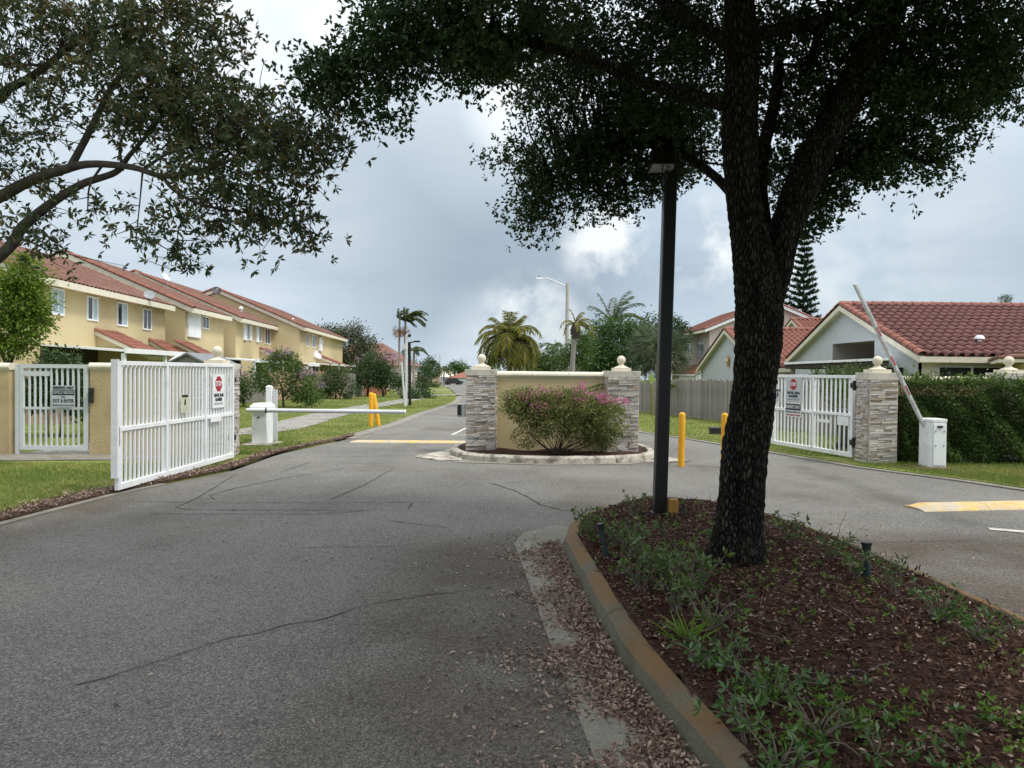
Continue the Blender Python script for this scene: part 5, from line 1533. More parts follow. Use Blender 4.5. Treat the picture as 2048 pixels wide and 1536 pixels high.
for i, (px, py) in enumerate(((921.5, 714), (925.5, 716), (932.5, 717.5))):
    p = D(px, py, 320)
    mb = MB().tube([(p[0], 320, gz(320)), (p[0], 320, p[2])], [.28, .2], 8)
    for k in (1.0, 2.2):
        mb.box((p[0], 320, p[2] - k), (1.6, .15, .15))
    tag(mb.build('power_pole', M['steel']), ['tallest of three distant grey power poles above the salmon pink house', 'middle of three distant grey power poles above the salmon pink house', 'distant grey power pole closest to the gate pier ball'][i], 'power pole', 'distant power poles')

# two white floodlights on a pole behind the entrance wall
fy = 50.0; fp = D(1099, 712, fy)
fl = thing('floodlight_pole', 'slim pole with two white floodlights past the golden palm', 'floodlight', (fp[0], fy, gz(fy)))
MB().tube([(fp[0] + .12, fy, gz(fy)), (fp[0] + .12, fy, fp[2] + .1)], .06, 8).build('pole', M['greywhite'], fl)
for dz in (0.0, -.62):
    MB().box((fp[0] - .05, fy - .15, fp[2] + dz - .15), (.42, .3, .36)).build('floodlight', M['white'], fl)
    MB().box((fp[0] - .05, fy - .31, fp[2] + dz - .15), (.30, .02, .24)).build('lens', M['black'], fl)
ub = G(1434, 868, LZ)
tag(MB().box((ub[0], ub[1], ub[2] + .08), (.38, .25, .2)).build('utility_box', M['black'], bevel=.02), 'small dark utility box in the grass near the fence and second bollard', 'utility box')

# ================================================================== FENCES
def plank_mesh(w, h, t, m, ear=.03):
    mb = MB().extrude([(-w / 2, -t / 2, 0), (w / 2, -t / 2, 0), (w / 2, -t / 2, h - ear), (w / 2 - ear, -t / 2, h), (-w / 2 + ear, -t / 2, h), (-w / 2, -t / 2, h - ear)], (0, t, 0))
    me = bpy.data.meshes.new('plank'); me.from_pydata(mb.v, [], mb.f); me.update(); me.materials.append(m)
    return me
def fence(label, a, b, h, m, pitch=.125, w=.108, gap_posts=2.4, ear=.03, back=1, group='wooden plank fences'):
    a = np.array(a[:2], float); b = np.array(b[:2], float); L = np.linalg.norm(b - a); t = (b - a) / L; n = np.array([-t[1], t[0]]) * back
    root = thing('wooden_fence', label, 'fence', (a[0], a[1], gz(a[1])), group)
    me = plank_mesh(w, h, .02, m, ear); rz = math.atan2(t[1], t[0])
    for i in range(int(L / pitch)):
        c = a + t * (i + .5) * pitch
        o = place('plank', me, root, (c[0] + RND.uniform(-.004, .004), c[1], gz(c[1]) - .02), rz + RND.uniform(-.02, .02), (1, 1, RND.uniform(.97, 1.03)))
        o.rotation_euler[1] = RND.uniform(-.012, .012)
    for z in (.3, h * .75):
        p = a + n * .045; q = b + n * .045
        MB().bar((p[0], p[1], gz(p[1]) + z), (q[0], q[1], gz(q[1]) + z), .04, .08).build('rail', m, root)
    for i in range(int(L / gap_posts) + 1):
        c = a + t * min(L, i * gap_posts) + n * .12
        MB().box((c[0], c[1], gz(c[1]) + h / 2 - .06), (.09, .09, h)).build('post', m, root)
    return root
fa = G(1280, 823, LZ); fb = G(1440, 842, LZ)
ft = (fb - fa) / (fb[1] - fa[1])
fence('long weathered grey picket fence on the lawn beyond the lamp post', fa + ft * 5.5, fa + ft * -16.0, 1.52, M['wood_grey'], .118, .100, back=1)
f0, f1, f2, f3, f4 = G(478, 807, LZ), G(545, 801, LZ), G(690, 796, LZ), G(728, 791, LZ), G(775, 789, LZ)
fence('weathered grey picket fence beside the white barrier post', f0, f1, 1.35, M['wood_grey'], .15, .11, back=1, ear=.04)
fence('tan wooden fence behind the purple flowering tree', f1 + np.array([-.3, .3, 0]), f2, 1.85, M['wood_tan'], .15, .14, back=1)
fence('faded grey fence section behind the smaller round tree', f2 + np.array([0.05, .1, 0]), f3, 1.75, M['wood_grey'], .15, .14, back=1)
fence('red brown wooden fence section behind the dark green tree', f3, f4, 1.65, M['wood_red'], .16, .15, back=1)
fence('tan fence boards seen through the pedestrian gate', (-15.6, 21.0), (-12.4, 20.6), 1.7, M['wood_tan'], .16, .145, back=1)
for (px0, px1, y, h, m, lab) in ((866, 880, 170, 2.4, 'wood_tan', 'distant brown fence at the end of the sidewalk'),):
    fence(lab, D(px0, 765, y), D(px1, 765, y), h, M[m], .5, .46, back=1)

# ================================================================== PLANTS AT A DISTANCE
def shrub_tree(name, label, cat, base, stems, lobes, per, spread, L, Wd, m, bark='bark', flowers=None, group=None, out=.6):
    """stems: lists of (x, y, z, r); lobes: (centre, radii, clumps)"""
    root = thing(name, label, cat, base, group)
    mb = MB()
    for s in stems: limb(mb, s, 8, 4)
    mb.build('trunk', M[bark], root, smooth=True)
    P, Dr = clumped(lobes, per, spread, out)
    n = len(P)
    leaves('crown', M[m], root, P, Dr + np.array([0, 0, -.25]), NR.uniform(.7, 1.2, n) * L, NR.uniform(.7, 1.2, n) * Wd)
    if flowers:
        P, Dr = clumped(flowers[0], flowers[1], flowers[2], .3)
        leaves('blossom', M[flowers[3]], root, P, Dr, NR.uniform(.6, 1.2, len(P)) * flowers[4], NR.uniform(.6, 1.2, len(P)) * flowers[4] * .8)
    return root
def px_lobe(px, py, rx, ry, y, k, ry_depth=None):
    c = D(px, py, y); s = y / F
    return (c, (rx * s, (ry_depth or rx * .9) * s if ry_depth is None else ry_depth, ry * s), k)
def px_stem(pts, y):
    o = []
    for px, py, r in pts:
        c = D(px, py, y); o.append((c[0], c[1], c[2], r))
    return o
# flowering trees along the sidewalk
y = G(567, 815, LZ)[1]
shrub_tree('flowering_tree', 'bushy green tree with lilac blossom on top behind the lowered barrier', 'tree', G(567, 815, LZ),
           [px_stem([(567, 816, .055), (566, 795, .05), (562, 770, .04), (545, 745, .02)], y), px_stem([(566, 795, .04), (590, 765, .03), (600, 745, .015)], y)],
           [px_lobe(565, 748, 45, 40, y, 60), px_lobe(530, 755, 28, 30, y, 26), px_lobe(600, 775, 32, 26, y, 34), px_lobe(565, 718, 24, 16, y, 16), px_lobe(625, 790, 20, 20, y, 14)], 46, .17, .13, .055, 'myrtle', flowers=([px_lobe(560, 706, 26, 7, y, 9), px_lobe(606, 752, 10, 12, y, 4)], 40, .13, 'lilac', .07), group='flowering trees along the fence')
y = G(588, 805, LZ)[1]
shrub_tree('flowering_tree', 'leaning tree with lilac flower tips between the barrier tree and the tan fence', 'tree', G(586, 806, LZ), [px_stem([(584, 807, .06), (600, 790, .05), (625, 760, .03), (630, 745, .015)], y)],
           [px_lobe(626, 770, 17, 24, y, 24), px_lobe(632, 795, 14, 14, y, 12)], 40, .18, .13, .055, 'myrtle', flowers=([px_lobe(618, 746, 14, 10, y, 6), px_lobe(632, 764, 9, 14, y, 5)], 36, .15, 'lilac', .08), group='flowering trees along the fence')
y = G(671, 798, LZ)[1]
shrub_tree('flowering_tree', 'rounded green tree with faint lilac tips in front of the faded fence', 'tree', G(671, 798, LZ), [px_stem([(671, 799, .06), (671, 785, .05), (666, 760, .03)], y), px_stem([(671, 786, .04), (690, 760, .02)], y)],
           [px_lobe(668, 762, 28, 26, y, 44), px_lobe(655, 772, 18, 20, y, 18), px_lobe(692, 775, 20, 22, y, 24), px_lobe(672, 742, 16, 8, y, 8)], 46, .22, .15, .07, 'myrtle_dark', flowers=([px_lobe(690, 768, 14, 12, y, 4)], 26, .2, 'lilac', .09), group='flowering trees along the fence')
y = G(752, 793, LZ)[1]
shrub_tree('flowering_tree', 'wide dark green tree with two trunks in front of the red brown fence', 'tree', G(752, 793, LZ), [px_stem([(735, 796, .09), (736, 780, .08), (742, 755, .04)], y), px_stem([(766, 794, .08), (765, 780, .07), (752, 765, .05), (750, 745, .03)], y), px_stem([(766, 782, .05), (780, 765, .03)], y)],
           [px_lobe(745, 745, 34, 30, y, 70), px_lobe(720, 748, 24, 26, y, 36), px_lobe(778, 752, 26, 30, y, 44), px_lobe(750, 718, 22, 12, y, 18), px_lobe(795, 765, 14, 16, y, 14)], 44, .28, .19, .085, 'myrtle_dark', flowers=([px_lobe(790, 717, 15, 7, y, 6), px_lobe(722, 715, 8, 6, y, 2), px_lobe(765, 714, 12, 5, y, 3)], 30, .2, 'lilac', .10), group='flowering trees along the fence')
y = 34.0
shrub_tree('flowering_shrub', 'green shrub with lilac tips at the end of the open gate', 'shrub', (D(487, 800, y)[0], y, gz(y)), [px_stem([(487, 812, .04), (487, 780, .03), (485, 760, .02)], y)],
           [px_lobe(485, 775, 14, 24, y, 26), px_lobe(478, 790, 12, 16, y, 12)], 40, .16, .13, .055, 'myrtle', flowers=([px_lobe(488, 752, 14, 7, y, 5)], 30, .13, 'lilac', .07))
y = 55.0
for (px, py, rx, ry, yy, lab, mt) in ((838, 785, 15, 16, 58, 'dark shrub with dull purple flowers beside the lamp post with short arm', 'myrtle_dark'), (850, 800, 11, 9, 52, 'low dark shrub close to the sidewalk beyond the camera pole', 'myrtle_dark'), (822, 800, 8, 14, 50, 'small dark shrub at the foot of the dark lamp post', 'myrtle_dark')):
    c = D(px, py, yy)
    shrub_tree('shrub', lab, 'shrub', (c[0], yy, gz(yy)), [[(c[0], yy, gz(yy), .05), (c[0], yy, c[2], .03)]], [px_lobe(px, py, rx, ry, yy, 34)], 34, .26, .2, .09, mt)
# broad tree past the townhouses
y = 84.0
shrub_tree('broad_tree', 'large olive green tree past the end of the townhouses', 'tree', (D(690, 745, y)[0], y, gz(y)), [px_stem([(692, 775, .30), (690, 740, .26), (680, 700, .16), (665, 665, .06)], y), px_stem([(690, 742, .2), (710, 700, .12), (725, 675, .05)], y)],
           [px_lobe(690, 700, 48, 36, y, 110), px_lobe(660, 668, 22, 14, y, 24), px_lobe(700, 664, 22, 14, y, 24), px_lobe(735, 695, 20, 20, y, 30), px_lobe(715, 735, 30, 20, y, 34)], 44, .5, .30, .13, 'olive', group='background trees')
# ---- palms
def palm(name, label, base, top, r, fronds, m, nleaf=26, lw=.05, group='palm trees', bark='bark_pale', fruit=None, boot=None):
    """fronds: (azimuth, start elevation, length, droop, leaflet length, wind dx)"""
    base = np.array(base, float); top = np.array(top, float)
    root = thing(name, label, 'palm tree', base, group)
    mid = (base + top) / 2 + np.array([NR.normal() * r * .5, 0, 0])
    mb = MB(); limb(mb, [tuple(base - np.array([0, 0, .1])) + (r * 1.15,), tuple(mid) + (r * .92,), tuple(top) + (r * .85,)], 12, 8, .02)
    mb.build('trunk', M[bark], root, smooth=True)
    if boot:
        b = MB(); b.tube([top - np.array([0, 0, boot]), top - np.array([0, 0, boot * .4]), top + np.array([0, 0, .1])], [r * 1.5, r * 2.0, r * 1.2], 10, wob=.12)
        b.build('boot', M['bark'], root)
    mr = MB(); Ps, Ds, Ls = [], [], []
    for az, el, ln, droop, ll, wind in fronds:
        d = np.array([math.cos(az) * math.cos(el), math.sin(az) * math.cos(el), math.sin(el)])
        p = top.copy(); pts = [p.copy()]; n = 14
        for i in range(n):
            d = unit(d + np.array([wind * .10, 0, -droop * .12 * (0.5 + i / n)]))
            p = p + d * ln / n; pts.append(p.copy())
        pts = np.array(pts)
        mr.tube(pts, [r * .22 * (1 - .8 * i / n) + .006 for i in range(n + 1)], 4, cap=False)
        side = np.cross(unit(pts[-1] - pts[0]), (0, 0, 1.0)); side = side / max(1e-6, np.linalg.norm(side))
        for k in range(nleaf):
            f = .12 + .88 * k / nleaf
            i = min(n - 1, int(f * n)); q = pts[i] + (pts[i + 1] - pts[i]) * (f * n - i)
            t = unit(pts[i + 1] - pts[i])
            for s in (-1, 1):
                dd = unit(side * s * .8 + t * .75 + np.array([wind * .5, 0, -.35 - .35 * f]) + NR.normal(size=3) * .12)
                Ps.append(q); Ds.append(dd); Ls.append(ll * (1 - .55 * abs(f - .4)) * NR.uniform(.8, 1.1))
    mr.build('frond_stalk', M[bark] if bark != 'bark_pale' else M['olive_stalk'], root)
    leaves('frond', M[m], root, np.array(Ps), np.array(Ds), np.array(Ls), lw, .15, .35)
    if fruit:
        c, rr, k = fruit
        P = np.array(c) + NR.normal(size=(k, 3)) * rr; 
        leaves('fruit_stalk', M['palm_fruit'], root, P, rand_dirs(k, (0, 0, -.8)), .35, .06)
    return root
M['olive_stalk'] = mat('palm_stalk', (0.16, 0.16, 0.06), .7, .15)
def ring_fronds(n, el, ln, droop, ll, wind=0.0, jit=.25, a0=0.0):
    return [(a0 + 2 * math.pi * i / n + RND.uniform(-.2, .2), el + RND.uniform(-jit, jit), ln * RND.uniform(.85, 1.1), droop * RND.uniform(.8, 1.2), ll, wind) for i in range(n)]
# golden palm
y = 38.0; tp = D(1020, 682, y)
palm('golden_palm', 'golden green palm with drooping fronds behind the entrance wall', (tp[0] + .05, y, gz(y)), tp, .13, ring_fronds(17, .95, 2.2, 1.7, .72) + ring_fronds(17, .5, 2.1, 2.0, .75) + ring_fronds(13, 0.05, 1.8, 1.7, .7) + ring_fronds(7, 1.3, 1.8, .8, .55), 'palm_gold', 52, .045, bark='bark')
# thin windblown palm next to the tall lamp
y = 40.0; tp = D(1152, 650, y)
palm('windblown_palm', 'slender palm with a shaggy brown neck and sparse fronds next to the tall street lamp', (D(1147, 745, y)[0], y, gz(y)), tp, .15, ring_fronds(7, .7, 1.3, 1.9, .38, .35) + [(0.0, .5, 1.5, 1.7, .4, .5), (0.3, .2, 1.4, 1.6, .4, .5)] + ring_fronds(4, 1.1, 1.0, 1.2, .3, .3), 'palm_gold', 20, .035, boot=.75)
y = 58.0; tp = D(1225, 645, y)
palm('coconut_palm', 'coconut palm blown sideways above the round green tree', (tp[0], y, gz(y)), tp, .16, [(0.1, 1.15, 3.2, .8, .8, .35), (0.5, .9, 3.0, 1.0, .8, .4), (-.3, .8, 3.0, 1.1, .8, .4), (0.2, 1.35, 2.8, .6, .8, .3), (1.8, 1.25, 2.6, .7, .7, .2), (3.0, 1.2, 2.6, .5, .7, .1), (3.3, .9, 2.4, .6, .6, .05), (-1.5, 1.1, 2.8, .8, .7, .3), (0.8, 1.4, 3.2, .6, .8, .3)], 'palm', 34, .06)
y = 100.0; tp = D(1107, 690, y)
palm('small_palm', 'small distant palm past the golden palm', (tp[0], y, gz(y)), tp, .15, ring_fronds(11, .5, 1.8, 1.0, .6, .1), 'palm', 14, .10)
# pair of tall windblown palms
y = 62.0
for px_b, px_t, py_t, lab in ((797, 799, 640, 'thinner of two tall windblown palms with orange fruit beyond the sidewalk trees'), (804, 811, 636, 'fuller of two tall windblown palms with orange fruit, nearer the camera pole')):
    tp = D(px_t, py_t, y); k = 1.0 if px_t > 805 else .45
    fr = [(RND.uniform(-.7, .7), RND.uniform(.2, 1.2), 2.0 * RND.uniform(.75, 1.1) * (1 if k == 1 else .8), 1.0, .5, .55) for _ in range(int(17 * k))] + [(3.1, 1.1, 1.0, .3, .4, .5), (2.2, 1.0, 1.1, .3, .4, .5)]
    c = D(px_t - 2, 663, y)
    palm('tall_palm', lab, (D(px_b, 740, y)[0], y, gz(y)), tp, .10, fr, 'palm', 26, .085, fruit=((c[0], c[1], c[2]), .22, 130))
    MB
y = 78.0; tp = D(828, 702, y)
palm('leaning_palm', 'dark palm behind the short armed lamp post', (tp[0], y, gz(y)), tp, .14, ring_fronds(9, .7, 1.7, 1.2, .6, .25), 'palm', 22, .10)
y = 175.0; tp = D(889, 738, y)
palm('distant_palm', 'distant palm beside the far street lamp', (tp[0], y, gz(y)), tp, .2, ring_fronds(14, .5, 3.6, 1.3, 1.2), 'olive' if False else 'palm', 18, .22)
# fan palm
def fan_palm(label, base, top, n, R_, m):
    base = np.array(base, float); top = np.array(top, float)
    root = thing('fan_palm', label, 'palm tree', base, 'palm trees')
    mb = MB(); limb(mb, [tuple(base) + (.22,), tuple((base + top) / 2) + (.2,), tuple(top) + (.2,)], 12, 5, .05); mb.build('trunk', M['bark'], root)
    Ps, Ds, Ls = [], [], []; st = MB()
    for i in range(n):
        d = unit(NR.normal(size=3)); d[2] = NR.uniform(-.75, .95); d = unit(d)
        ln = R_ * NR.uniform(.45, .7)
        hub = top + d * ln
        st.tube([top, top + d * ln * .5 + np.array([0, 0, .05]), hub], .012, 4, cap=False)
        s = unit(np.cross(d, NR.normal(size=3))); u = np.cross(s, d)
        for k in range(20):
            a = (k - 9.5) / 9.5 * 1.5
            Ps.append(hub); Ds.append(d * math.cos(a) + s * math.sin(a) + np.array([0, 0, -.35])); Ls.append(R_ * .5 * NR.uniform(.8, 1.1))
    st.build('frond_stalk', M['olive_stalk'], root)
    leaves('frond', M[m], root, np.array(Ps), np.array(Ds), np.array(Ls), .035, .15, .4)
    return root
y = 36.0; tp = D(1320, 708, y)
fan_palm('grey green fan palm behind the lamp post and picket fence', (tp[0], y, gz(y)), tp, 95, 1.75, 'palm_fan')
# broad mango-like tree and neighbours
y = 47.0
shrub_tree('broadleaf_tree', 'dense rounded dark green tree behind the right hand pier ball'.replace('right hand ', ''), 'tree', (D(1235, 750, y)[0], y, gz(y)), [px_stem([(1235, 790, .25), (1235, 750, .22), (1230, 700, .12)], y)],
           [px_lobe(1235, 695, 62, 52, y, 150, 1.8), px_lobe(1190, 715, 42, 40, y, 60, 1.5), px_lobe(1275, 680, 40, 36, y, 60, 1.5), px_lobe(1230, 655, 36, 20, y, 36, 1.2), px_lobe(1220, 735, 60, 24, y, 60, 1.5)], 40, .30, .26, .075, 'mango', group='background trees')
y = 64.0
shrub_tree('broadleaf_tree', 'dark open crowned tree showing on both sides of the lamp post', 'tree', (D(1330, 750, y)[0], y, gz(y)), [px_stem([(1330, 780, .2), (1330, 700, .16), (1335, 660, .06)], y)],
           [px_lobe(1310, 650, 28, 20, y, 36), px_lobe(1350, 660, 22, 22, y, 34), px_lobe(1330, 690, 45, 30, y, 60)], 40, .38, .26, .10, 'myrtle_dark', group='background trees')
y = 44.0
shrub_tree('broadleaf_tree', 'light green shrubby tree behind the yellow wall beside the palm trunk', 'tree', (D(1120, 750, y)[0], y, gz(y)), [px_stem([(1110, 790, .1), (1110, 730, .06)], y)],
           [px_lobe(1110, 722, 32, 24, y, 50), px_lobe(1165, 700, 24, 34, y, 44), px_lobe(1075, 735, 24, 14, y, 24)], 40, .26, .2, .08, 'myrtle', group='background trees')
# banana leaves
y = 29.0
bn = thing('banana_plant', 'banana plant with broad pale leaves above the picket fence by the pier', 'banana plant', (D(1305, 770, y)[0], y, gz(y)))
Pb = np.array([D(1312, 772, y), D(1303, 770, y), D(1310, 775, y), D(1296, 770, y), D(1320, 775, y)])
leaves('leaf', M['bright'], bn, Pb, np.array([[.75, -.2, .7], [.1, .5, .6], [.9, -.3, .3], [-.7, 0, .4], [.9, .2, .1]]), np.array([.95, .7, .8, .6, .8]), .26, .12, .45)
MB().tube([(D(1305, 770, y)[0], y, gz(y)), D(1303, 772, y)], [.09, .06], 8).build('stem', M['olive_stalk'], bn)
# norfolk pines
def norfolk(label, base, top, spread, tiers):
    base = np.array(base, float); top = np.array(top, float)
    root = thing('norfolk_pine', label, 'pine tree', base, 'norfolk pines')
    MB().tube([base, top], [.28, .03], 10).build('trunk', M['bark'], root, smooth=True)
    Ps, Ds = [], []; st = MB()
    hgt = top[2] - base[2]
    for t in range(tiers):
        f = t / (tiers - 1)
        zc = base + (top - base) * (.22 + .77 * f)
        ln = spread * (1 - f) ** .75 * NR.uniform(.85, 1.1) + .12
        nb = 7
        for k in range(nb):
            az = 2 * math.pi * k / nb + t * .5 + NR.normal() * .1
            d = np.array([math.cos(az), math.sin(az), .30 - .25 * (1 - f)])
            pts = [zc + d * ln * s + np.array([0, 0, .16 * ln * s * s]) for s in np.linspace(0, 1, 5)]
            st.tube(pts, [.04, .03, .025, .02, .01], 3, cap=False)
            m_ = int(10 + 26 * ln / spread)
            for s in np.linspace(.12, 1.0, m_):
                i = min(3, int(s * 4)); q = pts[i] + (pts[i + 1] - pts[i]) * (s * 4 - i)
                for _ in range(5):
                    Ps.append(q); Ds.append(d * 1.0 + NR.normal(size=3) * .55 + np.array([0, 0, .35]))
    st.build('branch', M['bark'], root)
    n = len(Ps)
    leaves('foliage', M['pine'], root, np.array(Ps), np.array(Ds), NR.uniform(.3, .48, n), .10, .2, .5)
y = 84.0
norfolk('tall norfolk pine with tiered branches behind the tile roofs', (D(1603, 740, y)[0], y, gz(y)), D(1610, 462, y), 2.25, 21)
y = 92.0
norfolk('norfolk pine mostly hidden behind the tree trunk', (D(1562, 740, y)[0], y, gz(y)), D(1564, 555, y), 2.3, 14)
y = 60.0; c = D(2010, 602, y)
shrub_tree('treetop', 'small dark treetop showing above the ridge of the dark red roof', 'tree', (c[0], y, gz(y)), [[(c[0], y, gz(y), .12), (c[0], y, c[2], .06)]], [px_lobe(2010, 603, 9, 13, y, 16)], 34, .16, .16, .06, 'myrtle_dark', group='background trees')
# distant trees at the end of the street
for (px, py, rx, ry, yy, k, mt, lab) in ((838, 742, 28, 20, 120, 50, 'myrtle_dark', 'dark distant tree behind the short armed lamp post'), (862, 738, 16, 22, 160, 44, 'myrtle_dark', 'dark rounded distant tree beside the far street lamp'), (911, 738, 16, 11, 250, 40, 'mango', 'flat topped distant green tree above the salmon pink house'), (930, 742, 10, 8, 260, 20, 'mango', 'small distant tree under the power poles'), (845, 765, 14, 10, 110, 26, 'olive', 'brownish green distant tree along the sidewalk'),
                                          (1060, 712, 26, 28, 110, 44, 'myrtle_dark', 'distant dark tree behind the golden palm'), (980, 735, 22, 18, 240, 30, 'mango', 'distant tree behind the entrance pier and golden palm'), (866, 772, 9, 5, 120, 14, 'mango', 'low clipped distant bush beside the sidewalk')):
    c = D(px, py, yy)
    sc_ = yy / F
    shrub_tree('distant_tree', lab, 'tree', (c[0], yy, gz(yy)), [[(c[0], yy, gz(yy), .25), (c[0], yy, c[2], .12)]], [(c, (rx * sc_, rx * sc_, ry * sc_), k)], 40, 4.2 * sc_, 4.0 * sc_, 2.0 * sc_, mt, group='background trees')
# bright tree behind the boundary wall and a shrub behind the pedestrian gate
y = 17.0
shrub_tree('bright_tree', 'bright lime green tree leaning over the boundary wall', 'tree', (D(-10, 740, y)[0], y, 0), [px_stem([(10, 900, .07), (15, 760, .06), (30, 680, .05), (40, 600, .03)], y), px_stem([(20, 740, .05), (-30, 640, .04), (-60, 560, .02)], y)],
           [px_lobe(45, 600, 42, 60, y, 70), px_lobe(-40, 600, 70, 80, y, 90), px_lobe(50, 545, 34, 36, y, 34), px_lobe(30, 675, 36, 38, y, 40), px_lobe(70, 640, 22, 34, y, 24)], 50, .12, .10, .045, 'bright')
y = 16.5
shrub_tree('vine_shrub', 'dark leafy shrub growing up behind the pedestrian gate', 'shrub', (D(100, 860, y)[0], y, 0), [px_stem([(95, 880, .03), (95, 790, .02), (105, 725, .01)], y), px_stem([(120, 880, .03), (130, 760, .01)], y)],
           [px_lobe(85, 782, 40, 36, y, 50), px_lobe(140, 775, 30, 44, y, 40), px_lobe(105, 735, 30, 22, y, 18), px_lobe(160, 800, 18, 30, y, 20), px_lobe(135, 722, 24, 14, y, 8)], 42, .11, .11, .05, 'myrtle_dark')

# ---- hedge in front of the boundary wall
hg = thing('hedge', 'tall clipped green hedge along the wall beside the raised barrier', 'hedge', (10, 13.2, 0))
Ps, Ds = [], []
n = 44000
xs = NR.uniform(7.0, 14.6, n); zs = NR.uniform(.02, 1.48, n)
dep = np.abs(NR.normal(0, .11, n))
bulge = .10 * np.sin(xs * 4.1) * np.sin(zs * 5.2 + xs) + .07 * np.sin(xs * 9.7 + zs * 7)
hole = (np.sin(xs * 6.3 + 2 * np.sin(zs * 6)) * np.sin(zs * 8.1 + xs * 2.2)) > .55
keep = ~hole | (NR.uniform(size=n) < .35)
P1 = np.stack([xs, 12.93 + dep - bulge, zs], 1)[keep]
D1 = rand_dirs(len(P1), (0, -.9, .3))
n2 = 13000
P2 = np.stack([NR.uniform(7.0, 14.6, n2), NR.uniform(12.9, 13.6, n2), 1.44 + NR.exponential(.045, n2)], 1)
D2 = rand_dirs(n2, (0, -.2, 1.0))
P_ = np.concatenate([P1, P2]); D_ = np.concatenate([D1, D2])
leaves('foliage', M['hedge'], hg, P_, D_, NR.uniform(.04, .075, len(P_)), NR.uniform(.02, .034, len(P_)))
tips = np.stack([NR.uniform(7.1, 14.4, 90), NR.uniform(12.9, 13.4, 90), NR.uniform(1.42, 1.5, 90)], 1)
st = MB(); Pt, Dt = [], []
for p in tips:
    h = RND.uniform(.04, .22) * (1.4 if RND.random() < .12 else 1)
    e = p + np.array([RND.uniform(-.05, .05), RND.uniform(-.05, .02), h])
    st.tube([p, e], .004, 3)
    for k in range(int(8 + h * 60)):
        f = RND.random(); Pt.append(p + (e - p) * f); Dt.append(NR.normal(size=3) + np.array([0, -.2, .6]))
leaves('new_shoots', M['hedge_new'], hg, np.array(Pt), np.array(Dt), .062, .028)
for i in range(46):
    x = 7.05 + i * .165 + RND.uniform(-.05, .05)
    st.tube([(x, 13.22, 0), (x + RND.uniform(-.1, .1), 13.2 + RND.uniform(-.05, .1), .6), (x + RND.uniform(-.25, .25), 13.15 + RND.uniform(-.12, .15), 1.38)], [.016, .011, .005], 5)
st.build('stems', M['twig'], hg)
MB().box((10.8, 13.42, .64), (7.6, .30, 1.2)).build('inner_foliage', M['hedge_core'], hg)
hg2 = thing('hedge', 'short hedge topping the fence line behind the stone pier by the raised barrier', 'hedge', (8.4, 17.0, 0))
P_, D_ = clumped([((8.3, 17.4, 1.45), (1.2, .3, .42), 60), ((7.6, 16.8, 1.2), (.4, .3, .5), 20)], 50, .10, .5)
leaves('foliage', M['hedge'], hg2, P_, D_, .07, .034)
MB().tube([(8.3, 17.4, 0), (8.3, 17.4, 1.2)], .05, 6).build('stems', M['twig'], hg2)

# ---- bougainvillea
bv = thing('bougainvillea', 'spreading bougainvillea bush with magenta flowers against the yellow entrance wall', 'flowering shrub', D(1112, 900, 13.6))
bx = D(1112, 905, 13.6)
st = MB(); tipsb = []
for i in range(18):
    a = RND.uniform(-1.25, 1.25); e = D(RND.uniform(1015, 1238), RND.uniform(785, 868), 13.6 + RND.uniform(-.5, .45))
    m_ = bx + (e - bx) * .45 + np.array([(e[0] - bx[0]) * .12, RND.uniform(-.1, .1), -.06])
    q = limb(st, [(bx[0] + RND.uniform(-.05, .05), bx[1], .08, .013), tuple(m_) + (.007,), tuple(e) + (.002,)], 5, 4)
    tipsb.append(e)
shP, shD = [], []
for i in range(40):
    f = RND.uniform(0, 1); p0 = D(1015 + 225 * f, 800 + 24 * abs(f - .45), 13.5 + RND.uniform(-.25, .2))
    e = p0 + np.array([RND.uniform(-.09, .09), RND.uniform(-.12, .05), RND.uniform(.06, .24)])
    st.tube([p0, (p0 + e) / 2 + np.array([RND.uniform(-.02, .02), 0, .01]), e], [.004, .003, .0015], 3, cap=False)
    for k in range(12):
        w_ = RND.random(); shP.append(p0 + (e - p0) * w_); shD.append(NR.normal(size=3) + np.array([0, -.2, .4]))
leaves('shoots', M['boug'], bv, np.array(shP), np.array(shD), .042, .026)
st.build('stems', M['bark'], bv)
lob = [px_lobe(1125, 815, 96, 32, 13.5, 190, .38), px_lobe(1050, 812, 46, 32, 13.45, 80, .3), px_lobe(1212, 838, 36, 46, 13.45, 90, .3), px_lobe(1120, 845, 88, 32, 13.5, 120, .36), px_lobe(1060, 870, 30, 20, 13.7, 10, .2), px_lobe(1195, 875, 30, 22, 13.6, 26, .2), px_lobe(1090, 790, 80, 10, 13.6, 40, .3)]
P_, D_ = clumped(lob, 44, .075, .6)
leaves('foliage', M['boug'], bv, P_, D_ + np.array([0, 0, .1]), NR.uniform(.03, .055, len(P_)), NR.uniform(.02, .034, len(P_)))
lob = [px_lobe(1060, 793, 36, 7, 13.4, 9, .2), px_lobe(1110, 784, 70, 7, 13.45, 14, .2), px_lobe(1180, 795, 34, 8, 13.4, 9, .2), px_lobe(1222, 800, 24, 7, 13.3, 8, .15), px_lobe(1075, 815, 24, 14, 13.25, 5, .12), px_lobe(1167, 772, 5, 4, 13.4, 3, .05), px_lobe(1022, 790, 8, 8, 13.4, 3, .1), px_lobe(1252, 803, 8, 4, 13.4, 3, .06), px_lobe(1140, 805, 50, 8, 13.25, 5, .1)]
P_, D_ = clumped(lob, 17, .05, .2)
leaves('blossom', M['boug_flower'], bv, P_, D_, NR.uniform(.028, .045, len(P_)), NR.uniform(.024, .036, len(P_)))
